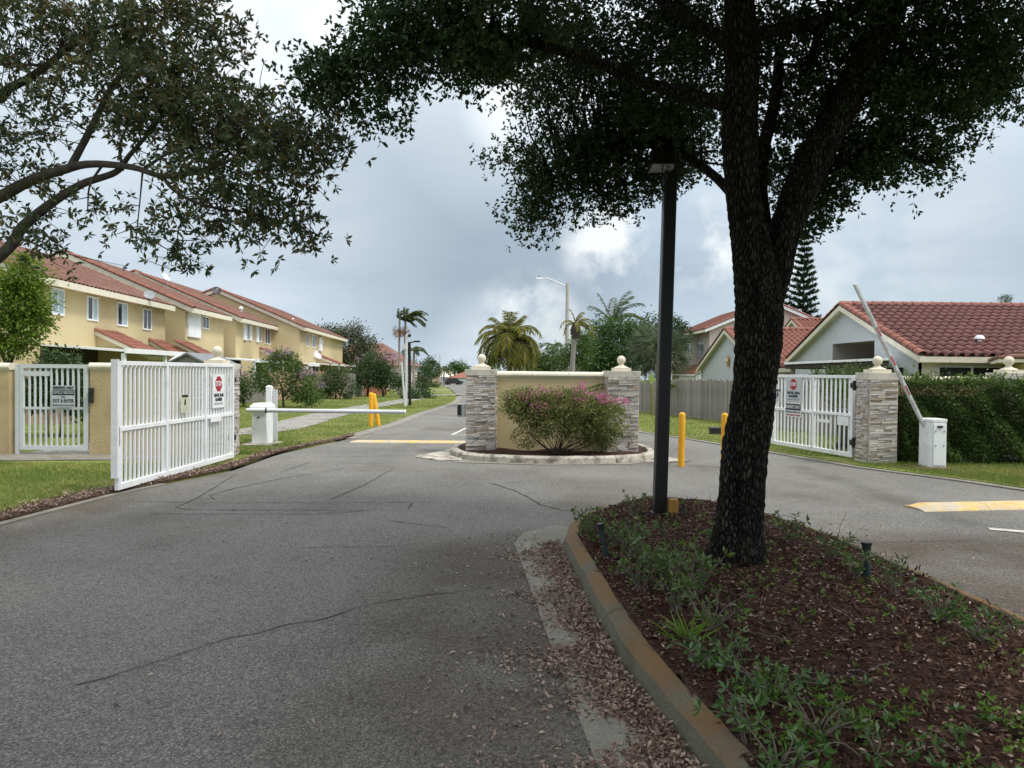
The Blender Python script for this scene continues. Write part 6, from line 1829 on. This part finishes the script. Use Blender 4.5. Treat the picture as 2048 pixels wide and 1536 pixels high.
# small fern sprig on the wall
fs = thing('wall_fern', 'small fern frond growing from the corner of the yellow wall and pier', 'fern', D(1215, 776, 14.2))
Pf, Df = [], []
for i in range(26):
    f = i / 25; c = D(1216 - 44 * f, 772 + 12 * f * f, 14.15 - .1 * f)
    for s in (-1, 1): Pf.append(c); Df.append([-.2, -.3, s * .8 - .2])
leaves('frond', M['mango'], fs, np.array(Pf), np.array(Df), .08, .02)

# ================================================================== PLANTER IN THE FOREGROUND
pk_pts = [(0.46, 6.5), (0.52, 5.35), (0.61, 3.9), (0.77, 2.9), (0.98, 1.4), (1.1, 0.0), (1.2, -2.0), (2.3, -2.6), (3.4, -2.0), (3.3, 1.5), (3.22, 4.0), (3.10, 6.0), (2.90, 7.2), (2.42, 8.0), (1.75, 8.32), (1.05, 8.02), (0.62, 7.35)]
kr = tag(empty('kerb', (1.8, 5, 0)), kind='structure')
kq = kerb_ring(kr, pk_pts + [pk_pts[0]], 2.0, .145, .145, M['kerb'], batter=.055, gap=.005)
outline = [tuple(p) for p in kq]
# inner outline (back of kerb)
cx_, cy_ = 1.9, 3.0
def hmul(x, y):
    e = min(1.0, max(0.0, min(x - .62 - .0, 3.1 - x) / .9))
    return .125 + .085 * e * (0.6 + .4 * math.sin(y * .9)) + .012 * math.sin(x * 9 + y * 3) * math.sin(y * 7)
inner = []
for i, p in enumerate(kq):
    t = kq[(i + 1) % len(kq)] - kq[i - 1]; t = t / max(1e-6, np.linalg.norm(t))
    inner.append((p[0] - t[1] * .085, p[1] + t[0] * .085))
mo = bed('mulch', inner, M['mulch'], hmul, .07)
# mulch chips
def scatter(poly, n, zf, y0=None):
    xs = [p[0] for p in poly]; ys = [p[1] for p in poly]
    o = []
    while len(o) < n:
        x = NR.uniform(min(xs), max(xs), n); y = NR.uniform(min(ys), max(ys), n)
        for a, b in zip(x, y):
            if inside(poly, a, b): o.append((a, b, zf(a, b)))
            if len(o) >= n: break
    return np.array(o)
vis = [p for p in inner if p[1] > 1.4]
visp = [(.80, 1.5), (3.2, 1.5), (3.15, 4.0), (3.02, 6.0), (2.80, 7.15), (2.36, 7.85), (1.75, 8.15), (1.1, 7.88), (.72, 7.3), (.60, 6.5), (.68, 5.3), (.77, 3.9), (.93, 2.9)]
P = scatter(visp, 30000, hmul); n = len(P)
P[:, 2] += NR.uniform(0.0, .012, n)
dr = rand_dirs(n); dr[:, 2] *= .38
tag(leaves('mulch_chips', M['chip'], None, P, dr, NR.uniform(.018, .085, n) , NR.uniform(.006, .018, n), .15, .5, flat=.45), kind='stuff')
P = scatter(visp, 5200, hmul); n = len(P); P[:, 2] += .012
dr = rand_dirs(n); dr[:, 2] *= .25
tag(leaves('dead_leaves', M['litter'], None, P, dr, NR.uniform(.02, .038, n), NR.uniform(.010, .016, n), .3, .5, flat=.5), kind='stuff')
# concrete gutter pan beside the kerb
mb = MB()
go = [(.55, .2), (.40, 2.4), (.36, 2.94), (.21, 4.6), (.10, 6.0), (.03, 6.75), (.12, 7.15), (.42, 7.55), (.62, 7.5), (.50, 6.8), (.47, 6.4), (.53, 5.3), (.62, 3.9), (.78, 2.9), (.99, 1.4), (1.1, 0.2)]
mb.prism(go, -.05, .009)
struct(mb, 'gutter', M['gutter'])
# drifts of fallen leaves against the kerb
def kx(y): return float(np.interp(y, [1.4, 2.9, 3.9, 5.35, 6.5], [.98, .77, .61, .52, .46]))
n = 11500
y = NR.uniform(1.9, 6.75, n) ; y = np.where(NR.uniform(size=n) < .35, NR.uniform(2.2, 4.6, n), y)
off = np.abs(NR.normal(0, .20, n)); off = np.where(off > .75, .3, off)
wave = .85 + .35 * np.sin(y * 5.3) + .25 * np.sin(y * 11.1 + 1)
x = np.array([kx(v) for v in y]) - .015 - off * np.clip(wave, .35, 1.5)
lay = np.clip(1 - off / .28, 0, 1)
P = np.stack([x, y, .012 + NR.uniform(0, .04, n) * lay], 1)
dr = rand_dirs(n); dr[:, 2] *= .35
tag(leaves('dead_leaves', M['litter'], None, P, dr, NR.uniform(.020, .042, n), NR.uniform(.010, .018, n), .32, .5, flat=.55), kind='stuff')
# scattered leaves on the road
pts = []
for (k, f) in ((800, lambda: (kx(RND.uniform(2, 6)) - .35 - abs(RND.gauss(0, .35)), RND.uniform(1.9, 7.2))), (160, lambda: (RND.uniform(-3.5, .3), RND.uniform(1.8, 9))), (120, lambda: (3.2 + abs(RND.gauss(0, .5)), RND.uniform(2.5, 8)))):
    for _ in range(k): pts.append(f())
P = np.array([(a, b, .009) for a, b in pts]); n = len(P)
dr = rand_dirs(n); dr[:, 2] *= .2
tag(leaves('dead_leaves', M['litter'], None, P, dr, NR.uniform(.018, .05, n), NR.uniform(.010, .02, n), .3, .5, flat=.4), kind='stuff')
# brown litter strip along the grass edge
n = 5200
y = 6.3 + 11.5 * NR.uniform(0, 1, n) ** 1.4; x = np.array([road_l(v) for v in y]) - .05 - np.abs(NR.normal(0, .18, n)) * np.clip(1.2 - (y - 6) / 14, .4, 1)
P = np.stack([x, y, np.full(n, LZ + .012) + NR.uniform(0, .03, n)], 1); dr = rand_dirs(n); dr[:, 2] *= .4
tag(leaves('dead_leaves', M['litter'], None, P, dr, NR.uniform(.03, .06, n), NR.uniform(.012, .022, n), .3, .5, flat=.5), kind='stuff')
strip('soil', lambda y: road_l(y) - (.42 + .1 * math.sin(y * 2.3)) * max(.45, 1.2 - (y - 6) / 14) , lambda y: road_l(y) - .05, M['soil'], LZ + .006, ys=[6 + .25 * i for i in range(48)], skirt=.02)

# irrigation risers and junction box
def riser(label, px, py_b, py_t, d, px_t, r):
    b_ = D(px, py_b, d); t_ = D(px_t, py_t, d)
    b_[2] -= .05
    ax = unit(t_ - b_)
    root = thing('irrigation_riser', label, 'irrigation pipe', b_, 'irrigation risers in the planter')
    MB().tube([b_, t_ - ax * .05], r, 12).build('pipe', M['green_pipe'], root, smooth='auto')
    MB().tube([t_ - ax * .06, t_ - ax * .055, t_ - ax * .035, t_ - ax * .01, t_], [r * 1.05, r * 1.25, r * 1.15, r * 1.5, r * 1.5], 12).build('sprinkler_cap', M['black'], root, smooth='auto')
riser('dark green irrigation pipe leaning among the leaves near the kerb tip', 1216, 1115, 1047, 5.8, 1200, .020)
riser('upright dark green irrigation pipe beside the sprigs facing the entry lane', 1733, 1152, 1084, 5.28, 1733, .026)
jb = thing('junction_box', 'ochre electrical box on two short pipes beside the lamp post base', 'junction box', (1.62, 7.2, .14))
MB().box((1.62, 7.2, .29), (.085, .07, .135)).build('housing', M['ochre'], jb, bevel=.006)
for dx in (-.012, .026):
    MB().tube([(1.62 + dx, 7.2, .10), (1.62 + dx, 7.2, .225)], .011, 8).build('conduit', M['ochre'], jb)
MB().tube([(1.675, 7.2, .28), (1.73, 7.18, .24), (1.76, 7.15, .12)], .009, 6).build('cable', M['green_pipe'], jb)

# plants in the planter
def sprig(label, px, py, h, spread, nst, per, L, m, group='sprawling shrubs in the planter', name='planter_shrub', z=.17, lean=0.0):
    d = px_dir(px, py); t = (z - H) / d[2]; b_ = CAM + d * t
    root = thing(name, label, 'shrub', b_, group)
    st = MB(); Ps, Ds, Ls = [], [], []
    for i in range(nst):
        a = RND.uniform(0, 2 * math.pi); k = RND.uniform(.3, 1.0) * spread
        e = b_ + np.array([math.cos(a) * k + lean * h, math.sin(a) * k, h * RND.uniform(.55, 1.05)])
        m_ = b_ + (e - b_) * .5 + np.array([RND.uniform(-.03, .03), RND.uniform(-.03, .03), .02])
        q = limb(st, [tuple(b_ + np.array([RND.uniform(-.03, .03), RND.uniform(-.03, .03), -.04])) + (.005,), tuple(m_) + (.0035,), tuple(e) + (.0018,)], 5, 4)
        for f in np.linspace(.35, 1.0, max(3, per // 4)):
            c = q[min(len(q) - 1, int(f * (len(q) - 1)))][:3]; c0 = q[max(0, int(f * (len(q) - 1)) - 1)][:3]
            ax = unit(c - c0 + np.array([0, 0, 1e-4]))
            C, Dd, ll, _ = rosettes(c[None], ax[None], 5 if f > .9 else 3, L * (1.05 if f > .9 else .85), 1, 1.0)
            Ps.append(C); Ds.append(Dd); Ls.append(ll)
    st.build('stems', M['twig'], root)
    P = np.concatenate(Ps); Dr = np.concatenate(Ds); ll = np.concatenate(Ls)
    leaves('foliage', M[m], root, P, Dr, ll, ll * .36, .2, .55)
    return root
sprig('leafy shrub nearest the kerb tip, crowded round the leaning pipe', 1185, 1075, .22, .22, 12, 16, .055, 'cover_pale')
sprig('twiggy upright sprig between the kerb tip and the lamp post', 1268, 1033, .24, .16, 8, 20, .04, 'cover_pale')
sprig('green shrub behind the leaning pipe', 1262, 1105, .25, .24, 13, 16, .06, 'cover_pale')
sprig('leafy shrub midway between leaning pipe and tree trunk', 1330, 1165, .27, .24, 14, 16, .06, 'cover_pale')
sprig('pale leaved shrub at the foot of the tree trunk on the kerb side', 1385, 1190, .27, .22, 12, 16, .065, 'cover_pale')
sprig('bare twigged shrub sprawling towards the grass tuft', 1420, 1255, .18, .26, 10, 12, .055, 'cover_pale')
sprig('small sprig growing against the base of the tree trunk', 1440, 1100, .14, .10, 5, 16, .075, 'cover')
sprig('leafy sprig reaching over the road edge just past the tree trunk', 1585, 1085, .24, .18, 8, 16, .055, 'cover_pale', lean=-.1)
sprig('leafy shrub between trunk and upright pipe', 1660, 1118, .20, .20, 10, 16, .055, 'cover_pale')
sprig('low shrub around the upright pipe', 1712, 1150, .16, .16, 8, 16, .05, 'cover_pale')
sprig('curving sprig just past the upright pipe', 1790, 1180, .20, .14, 6, 16, .05, 'cover_pale')
sprig('leafy shrub spilling over the entry lane edge below the upright pipe', 1880, 1235, .15, .22, 12, 14, .05, 'cover')
sprig('low leafy patch at the edge of the bed furthest along the entry lane kerb', 1965, 1275, .12, .22, 10, 14, .05, 'cover')
sprig('green shrub at the kerb just below the grass tuft', 1450, 1330, .12, .20, 10, 12, .046, 'cover')
sprig('green shrub beside a long bare twig near the stained kerb', 1540, 1390, .12, .22, 10, 11, .046, 'cover')
sprig('dense green shrub low in the bed by the kerb', 1500, 1465, .11, .20, 9, 10, .048, 'cover')
sprig('pale sprawling shrub at the bottom of the bed', 1640, 1480, .12, .24, 10, 10, .05, 'cover_pale')
sprig('leafy green shrub at the very bottom of the bed near the kerb', 1560, 1535, .11, .20, 9, 10, .048, 'cover')
sprig('leafy green shrub at the very bottom of the bed away from the kerb', 1760, 1525, .09, .24, 8, 9, .045, 'cover')
for (px, py, h, sp_, ns, pr, L_, m_, lab) in ((1230, 1085, .16, .18, 10, 16, .05, 'cover_pale', 'low greenery touching the base of the leaning pipe'), (1300, 1135, .2, .2, 11, 16, .05, 'cover_pale', 'leafy shrub squeezed between the two taller shrubs past the leaning pipe'), (1350, 1215, .18, .2, 11, 16, .052, 'cover_pale', 'low shrub on the kerb side below the tree trunk'),
        (1280, 1170, .16, .16, 8, 16, .05, 'cover', 'deep green low plant right at the kerb edge past the leaning pipe'), (1395, 1330, .1, .14, 8, 12, .05, 'cover', 'small low green plant just under the grass tuft'), (1330, 1075, .14, .14, 6, 14, .045, 'cover_pale', 'thin low sprig in the mulch between lamp post and tree trunk')):
    sprig(lab, px, py, h, sp_, ns, pr, L_, m_)
# grass tuft over the kerb
d = px_dir(1375, 1275); b_ = CAM + d * ((.16 - H) / d[2])
tf = thing('grass_tuft', 'bright grass tuft arching over the stained kerb', 'grass tuft', b_)
n = 34
P = b_ + NR.normal(size=(n, 3)) * np.array([.03, .04, .0]); dr = unit(NR.normal(size=(n, 3)) * np.array([1, .8, 0]) + np.array([-.2, 0, .8]))
leaves('blades', M['weed'], tf, P, dr, NR.uniform(.10, .22, n), .014, .1, .35)
tw = MB()
for i in range(70):
    x = RND.uniform(.95, 3.0); y = RND.uniform(1.8, 7.4); a = RND.uniform(0, 6.28); l = RND.uniform(.08, .34); up = RND.random() < .3
    p = np.array([x, y, hmul(x, y) + .008]); e = p + np.array([math.cos(a) * l, math.sin(a) * l, (l * RND.uniform(.3, 1.0) if up else .01)])
    m_ = (p + e) / 2 + np.array([RND.uniform(-.02, .02), RND.uniform(-.02, .02), .012])
    tw.tube([p, m_, e], [.004, .003, .0015], 4)
tag(tw.build('dead_twigs', M['twig']), kind='stuff')
# low weeds spreading over the mulch
wp = [(.95, 1.6), (3.15, 1.6), (3.1, 3.6), (2.6, 3.4), (2.2, 2.9), (1.6, 3.3), (1.1, 3.5), (.9, 3.0)]
C = scatter(wp, 420, hmul); C = C[(np.sin(C[:, 0] * 5 + 1) * np.sin(C[:, 1] * 4.3) > -.35)]
C2 = scatter(visp, 320, hmul)
C = np.concatenate([C, C2])
A = np.tile([0, 0, 1.0], (len(C), 1)) + NR.normal(size=C.shape) * .3
C[:, 2] += NR.uniform(.0, .05, len(C))
P, dr, ll, ww = rosettes(C, A, 8, .034, .015, 1.15)
tag(leaves('ground_cover', M['weed'], None, P + NR.normal(size=P.shape) * .014, dr, ll, ww, .16, .5), kind='stuff')
P, dr, ll, ww = rosettes(scatter(wp, 230, hmul) + np.array([0, 0, .03]), np.tile([0, 0, 1.0], (230, 1)) + NR.normal(size=(230, 3)) * .4, 8, .045, .017, 1.1)
tag(leaves('ground_cover', M['cover'], None, P, dr, ll, ww, .16, .5), kind='stuff')

# ================================================================== THE BIG TREE IN THE PLANTER
TD = 5.7
def dl(pts, d0=None):
    o = []
    for p in pts:
        y = p[3] if len(p) > 3 else TD
        c = D(p[0], p[1], y); o.append((c[0], c[1], c[2], p[2] * y / F))
    return o
bt_ = thing('shade_tree', 'big dark barked shade tree leaning in the planter beside the lamp post', 'tree', (1.77, 5.72, .15))
tr = MB()
paths = [
    dl([(1471, 1132, 82), (1473, 1106, 64), (1478, 1050, 51), (1484, 980, 49), (1490, 900, 49), (1502, 830, 47), (1510, 760, 46), (1516, 690, 49), (1518, 620, 50), (1513, 560, 47), (1503, 500, 42), (1494, 440, 38), (1482, 350, 36), (1480, 250, 38), (1484, 150, 35), (1480, 50, 33), (1478, -60, 30), (1470, -200, 26), (1440, -380, 18, 5.4), (1400, -560, 8, 5.2)]),
    dl([(1528, 640, 26, 5.75), (1548, 560, 33, 5.76), (1562, 490, 34, 5.78), (1588, 410, 35, 5.8), (1622, 330, 36, 5.85), (1662, 255, 35, 5.9), (1702, 180, 34, 6.0), (1740, 100, 33, 6.0), (1790, 0, 30, 6.1), (1860, -140, 24, 6.2), (1940, -320, 16, 6.3), (2000, -480, 8, 6.3)]),
    dl([(1536, 640, 22, 5.9), (1540, 560, 19, 5.95), (1530, 470, 17, 6.0), (1520, 380, 16, 6.1), (1526, 300, 14, 6.2), (1550, 200, 12, 6.3), (1560, 90, 9, 6.4)]),
]
for p in paths: limb(tr, [tuple(c[:3]) + (c[3] * .92,) for c in p], 30, 9, .045)
tr.build('trunk', M['bark_dark'], bt_, smooth=True)
brs = [
    dl([(1478, 215, 16, 5.7), (1400, 195, 14, 5.6), (1290, 165, 12, 5.6), (1150, 110, 10, 5.5), (1000, 75, 8, 5.5), (860, 70, 6, 5.4), (720, 110, 3, 5.4)]),
    dl([(1490, 420, 10, 5.6), (1420, 345, 9, 6.4), (1320, 290, 9, 7.4), (1200, 300, 8, 7.6), (1100, 340, 5, 7.6)]),
    dl([(1500, 70, 14, 5.7), (1580, 55, 13, 5.9), (1660, 35, 13, 6.0), (1740, 5, 12, 6.1), (1840, -60, 10, 6.2)]),
    dl([(1650, 45, 9, 6.0), (1630, 90, 8, 6.1), (1618, 130, 6, 6.2)]),
    dl([(1690, 200, 14, 6.0), (1760, 170, 12, 6.2), (1860, 150, 9, 6.4), (1980, 150, 5, 6.6)]),
    dl([(1640, 300, 12, 5.9), (1720, 290, 9, 6.1), (1800, 300, 6, 6.3), (1860, 330, 3, 6.3)]),
    dl([(1484, 100, 14, 5.6), (1380, 40, 12, 5.2), (1250, -60, 10, 4.6), (1100, -220, 7, 4.0)]),
    dl([(1480, -20, 14, 5.6), (1560, -160, 12, 5.0), (1700, -420, 8, 4.2)]),
    dl([(1476, -80, 14, 5.7), (1350, -200, 11, 6.5), (1150, -330, 7, 7.5)]),
]
bm_ = MB()
oakb = [limb(bm_, p, 8, 6, .03)[:, :3] for p in brs]
def cl(px, py, rx, ry, y, k, dep=.7):
    c = D(px, py, y); s = y / F
    return (c, (rx * s, dep, ry * s), k)
OAK = [cl(672, 165, 34, 48, 5.50, 20, .4), cl(628, 168, 32, 46, 5.40, 10, .3), cl(772, 95, 52, 95, 5.50, 40, .5), cl(760, 215, 38, 42, 5.40, 10, .3), cl(862, 40, 90, 74, 5.50, 55), cl(905, 120, 52, 42, 5.40, 16, .4), cl(1000, 45, 110, 90, 5.50, 70), cl(960, 125, 40, 38, 5.40, 10, .3), cl(1110, 110, 90, 95, 6.70, 60), cl(1075, 210, 38, 32, 7.60, 9, .3), cl(1190, 205, 105, 120, 7.70, 90), cl(1120, 320, 85, 60, 7.50, 44, .5), cl(1035, 320, 40, 26, 7.40, 9, .3), cl(1075, 400, 42, 55, 7.40, 22, .35), cl(1060, 445, 16, 24, 7.35, 5, .2),
       cl(1190, 350, 75, 55, 7.50, 36, .5), cl(1160, 415, 16, 34, 7.45, 5, .2), cl(1265, 395, 20, 38, 7.50, 6, .2), cl(1225, 400, 26, 26, 7.50, 6, .2), cl(1300, 270, 110, 110, 7.70, 100), cl(1340, 150, 110, 130, 6.80, 90), cl(1400, 270, 70, 80, 8.20, 44), cl(1320, 360, 40, 26, 7.60, 10, .3), cl(1440, 60, 120, 100, 7.30, 70), cl(1250, 50, 130, 85, 6.80, 70),
       cl(1590, 130, 90, 120, 6.50, 60), cl(1590, 300, 70, 75, 6.60, 40), cl(1610, 400, 44, 40, 6.60, 18, .4), cl(1615, 450, 20, 26, 6.50, 6, .2), cl(1710, 60, 130, 90, 6.30, 70), cl(1740, 220, 110, 105, 6.40, 80), cl(1700, 330, 80, 46, 6.40, 32, .5), cl(1665, 400, 22, 26, 6.40, 5, .2), cl(1845, 250, 85, 80, 6.40, 46, .5), cl(1865, 335, 28, 28, 6.30, 7, .25), cl(1760, 350, 30, 24, 6.30, 6, .2), cl(1900, 120, 120, 110, 6.40, 80), cl(2020, 130, 90, 82, 6.50, 44), cl(1960, 190, 70, 36, 6.50, 14, .4), cl(2040, 40, 100, 90, 6.50, 40), cl(1850, 20, 140, 80, 6.20, 60)]
oakb = np.concatenate(oakb + [smooth_path(p, 6)[40:, :3] for p in paths])
st0 = NR.bit_generator.state
for c, r, k in OAK:
    for p in ell_points(max(3, k // 3), c, r):
        j = np.argmin(((oakb - p) ** 2).sum(1)); a_ = oakb[j]; L_ = np.linalg.norm(p - a_)
        if L_ > 2.6: continue
        m1 = a_ + (p - a_) * .4 + NR.normal(size=3) * .06 * L_ + np.array([0, 0, .10 * L_]); m2 = a_ + (p - a_) * .75 + NR.normal(size=3) * .05 * L_ + np.array([0, 0, .06 * L_])
        bm_.tube([a_, m1, m2, p], [.012, .008, .005, .0025], 4, cap=False)
bm_.build('branches', M['bark_dark'], bt_, smooth=True)
NR.bit_generator.state = st0
P1, D1 = clumped(OAK, 18, .115, .5)
C = P1; A = D1
P, dr, ll, ww = rosettes(C, A, 5, .052, .025, .95)
leaves('crown', M['oak'], bt_, P + NR.normal(size=P.shape) * .012, dr, ll, ww, .14, .62)
# unseen upper crown; overhead lobes added to shade the planter and near road
UP = [((1.8, 5.6, 6.1), (3.4, 3.0, 1.5), 420), ((2.0, 2.6, 5.1), (2.7, 2.0, 1.0), 330), ((4.1, 5.2, 5.8), (2.0, 2.8, 1.2), 200), ((2.4, 8.4, 6.4), (2.6, 1.8, 1.2), 110), ((2.0, -.2, 4.3), (2.5, 2.2, .9), 300), ((2.0, -3.2, 3.9), (3.0, 2.0, 1.1), 260)]
P1, D1 = clumped(UP, 30, .30, .5)
k_ = (P1[:, 2] - H) / P1[:, 1] > .60
P, dr, ll, ww = rosettes(P1[k_], D1[k_], 5, .105, .055, .95)
leaves('unseen_upper_crown', M['oak'], bt_, P + NR.normal(size=P.shape) * .03, dr, ll, ww, .14, .6)

# ================================================================== THE OVERHANGING TREE ON THE OTHER SIDE
lt = thing('overhanging_tree', 'grey green tree whose leafy branches hang into view over the near lawn and gate', 'tree', (-6.9, 6.6, 0))
tk = MB()
limb(tk, [(-6.9, 6.6, -.1, .24), (-6.85, 6.55, .7, .20), (-6.7, 6.5, 1.3, .17), (-6.75, 6.4, 2.6, .15), (-6.9, 6.3, 4.2, .11), (-7.0, 6.2, 6.0, .06)], 16, 6, .04)
tk.build('trunk', M['bark'], lt, smooth=True)
LB_ = [
    [(-6.75, 6.45, 1.25, .11)] + dl([(-180, 640, 17, 6.3), (0, 512, 16, 6.1), (45, 455, 15, 6.0), (105, 405, 13, 5.9), (165, 368, 11, 5.8), (232, 344, 9, 5.7), (258, 312, 7, 5.7), (300, 262, 5, 5.6), (340, 200, 3, 5.6)]),
    [(-6.72, 6.45, 1.7, .11)] + dl([(-150, 470, 18, 6.2), (0, 394, 17, 6.0), (60, 362, 15, 5.9), (125, 340, 13, 5.8), (180, 328, 11, 5.7), (262, 334, 9, 5.6), (325, 352, 8, 5.5), (390, 345, 7, 5.5), (450, 325, 5, 5.4), (530, 280, 4, 5.4), (610, 260, 2, 5.3)]),
    dl([(140, 335, 11, 5.8), (170, 280, 10, 5.9), (195, 230, 9, 6.0), (230, 165, 8, 6.0), (290, 100, 6, 6.1), (330, 30, 4, 6.1)]),
    [(-6.85, 6.3, 3.0, .10)] + dl([(-120, 290, 16, 6.0), (0, 190, 13, 5.9), (55, 158, 11, 5.9), (95, 130, 10, 5.8), (150, 85, 8, 5.8), (230, 50, 5, 5.7), (330, 20, 3, 5.6)]),
    dl([(325, 352, 6, 5.5), (345, 378, 5, 5.5), (385, 402, 5, 5.45), (440, 418, 4, 5.4), (520, 430, 3, 5.4), (580, 450, 2, 5.35), (640, 470, 1.2, 5.3)]),
    dl([(290, 336, 5, 5.6), (350, 300, 4, 5.5), (420, 296, 3, 5.5), (520, 300, 2, 5.4), (640, 270, 1.2, 5.3), (700, 310, 1, 5.3)]),
    dl([(245, 340, 5, 5.7), (240, 290, 4, 5.8), (260, 240, 3, 5.8)]),
    dl([(205, 330, 4, 5.7), (180, 370, 3, 5.6), (175, 420, 1.6, 5.6)]),
    dl([(285, 345, 3, 5.6), (280, 400, 2, 5.5), (272, 480, 1.4, 5.45)]),
    dl([(390, 405, 3, 5.45), (360, 450, 2, 5.4), (355, 510, 1.2, 5.4), (375, 550, 1, 5.35)]),
    dl([(10, 505, 4, 6.1), (45, 480, 3, 6.0), (95, 500, 1.6, 5.9)]),
    dl([(0, 128, 5, 5.8), (60, 130, 4, 5.8), (130, 128, 3, 5.8)]),
]
bb = MB()
allb = []
for p in LB_:
    p = [tuple(c[:3]) + (c[3] * .68,) for c in p]
    q = limb(bb, p, 9, 6, .03); allb.append(q)
allb = np.concatenate(allb)[:, :3]
def gl(px, py, rx, ry, y, k, dep=.5):
    c = D(px, py, y); s = y / F
    return (c, (rx * s, dep, ry * s), k)
LT = [gl(60, 60, 110, 80, 5.8, 60), gl(200, 50, 120, 70, 5.8, 80), gl(340, 60, 110, 75, 5.7, 80), gl(420, 25, 60, 40, 5.6, 26), gl(60, 190, 90, 70, 5.8, 34), gl(190, 170, 100, 80, 5.8, 46), gl(320, 180, 110, 90, 5.7, 90), gl(420, 170, 70, 72, 5.6, 56), gl(300, 260, 90, 50, 5.6, 40), gl(420, 250, 100, 60, 5.5, 64), gl(520, 250, 80, 60, 5.4, 50), gl(620, 270, 60, 44, 5.3, 28, .3), gl(560, 320, 80, 40, 5.4, 34), gl(660, 300, 28, 18, 5.3, 6, .2), gl(420, 350, 90, 46, 5.45, 44), gl(540, 380, 80, 40, 5.4, 30), gl(450, 420, 90, 40, 5.4, 34), gl(560, 445, 66, 34, 5.35, 18, .3), gl(620, 470, 34, 22, 5.3, 7, .2), gl(370, 450, 60, 40, 5.4, 14, .3), gl(365, 520, 34, 24, 5.4, 9, .2), gl(285, 470, 20, 30, 5.5, 5, .2), gl(40, 320, 60, 50, 5.9, 22), gl(70, 430, 60, 40, 5.9, 14, .4), gl(110, 400, 50, 30, 5.8, 8, .3), gl(90, 500, 34, 26, 5.9, 12, .3), gl(180, 400, 30, 26, 5.7, 4, .3), gl(20, 250, 50, 50, 5.9, 16), gl(250, 420, 60, 16, 5.6, 3, .3), gl(520, 490, 40, 14, 5.35, 4, .2)]
cc, ax = clumped([(c, r, max(2, int(k * .60))) for c, r, k in LT], 7, .095, .4)
ax = unit(ax + np.array([.25, 0, -.35]))
P, dr, ll, ww = rosettes(cc, ax, 6, .064, .023, 1.15)
leaves('crown', M['tabebuia'], lt, P, dr, ll, ww, .14, .5)
# twigs from the nearest limb to the leaf whorls
sel = NR.permutation(len(cc))[:900]
for i in sel:
    p = cc[i]; j = np.argmin(((allb - p) ** 2).sum(1) + NR.uniform(0, .05, len(allb)))
    a = allb[j]; L_ = np.linalg.norm(a - p)
    if L_ > 1.1: continue
    m_ = (a + p) / 2 + NR.normal(size=3) * .10 * L_ + np.array([0, 0, .06 * L_])
    bb.tube([a, m_, p], [.005, .0035, .002], 3, cap=False)
bb.build('branches', M['bark'], lt, smooth=True)
P1, D1 = clumped([((-7.0, 7.2, 5.8), (2.8, 3.4, 1.3), 300), ((-4.8, 6.4, 5.6), (1.6, 1.8, .6), 60)], 14, .28, .4)
k_ = ((P1[:, 2] - H) / P1[:, 1] > .60) | (P1[:, 0] / P1[:, 1] < -.80)
P, dr, ll, ww = rosettes(P1[k_], D1[k_], 5, .15, .055, 1.1)
leaves('unseen_upper_crown', M['tabebuia'], lt, P, dr, ll, ww, .14, .5)

# ================================================================== GRASS
def grass_pts(n, fx, y0, y1, pw=1.0):
    y = y0 + (y1 - y0) * NR.uniform(0, 1, n) ** pw
    lo = np.array([fx(v)[0] for v in y]); hi = np.array([fx(v)[1] for v in y])
    x = lo + (hi - lo) * NR.uniform(0, 1, n)
    return np.stack([x, y, np.array([gz(v) for v in y]) + LZ], 1)
wx = smooth_path([(p[0], p[1], 0, 0) for p in walk], 8)
def near_walk(P):
    keep = np.ones(len(P), bool)
    wy = np.argsort(wx[:, 1]); xw = np.interp(P[:, 1], wx[wy, 1], wx[wy, 0])
    # true distance to the path polyline
    for q in wx[::2]:
        keep &= ((P[:, 0] - q[0]) ** 2 + (P[:, 1] - q[1]) ** 2) > .80 ** 2
    return P[keep]
areas = []
P = grass_pts(62000, lambda v: (-9.8, road_l(v) - .30), 5.0, 12.1); P = P[~((P[:, 1] > 11.9 + .0 * P[:, 0]) & (P[:, 0] < -6.2))]
areas.append((P, .055, .0055))
P = grass_pts(26000, lambda v: (road_r(v) + .14, .80 * v + .6), 9.6, 12.95, .9); areas.append((P, .075, .006))
P = near_walk(grass_pts(60000, lambda v: (max(-18, -.60 * v), road_l(v) - .33), 13.4, 34, 1.5)); areas.append((P, .06, .010))
P = near_walk(grass_pts(26000, lambda v: (-.45 * v, road_l(v) - .33), 34, 70, 1.3)); areas.append((P, .07, .028))
P = grass_pts(26000, lambda v: (road_r(v) + .16, 9.0), 14.0, 32, 1.2); areas.append((P, .06, .012))
P = grass_pts(9000, lambda v: (-13.5, -5.7), 13.3, 20); areas.append((P, .06, .009))
for P, h, w in areas:
    n = len(P)
    nz = np.sin(P[:, 0] * 2.1) * np.sin(P[:, 1] * 1.7) + NR.normal(size=n) * .4
    dr = unit(NR.normal(size=(n, 3)) * np.array([.55, .55, .1]) + np.array([0, 0, 1]))
    o = leaves('grass', M['grass'], None, P - np.array([0, 0, .005]), dr, h * NR.uniform(.55, 1.25, n) * (1 + .15 * nz), w, .05, .35)
    tag(o, kind='stuff')
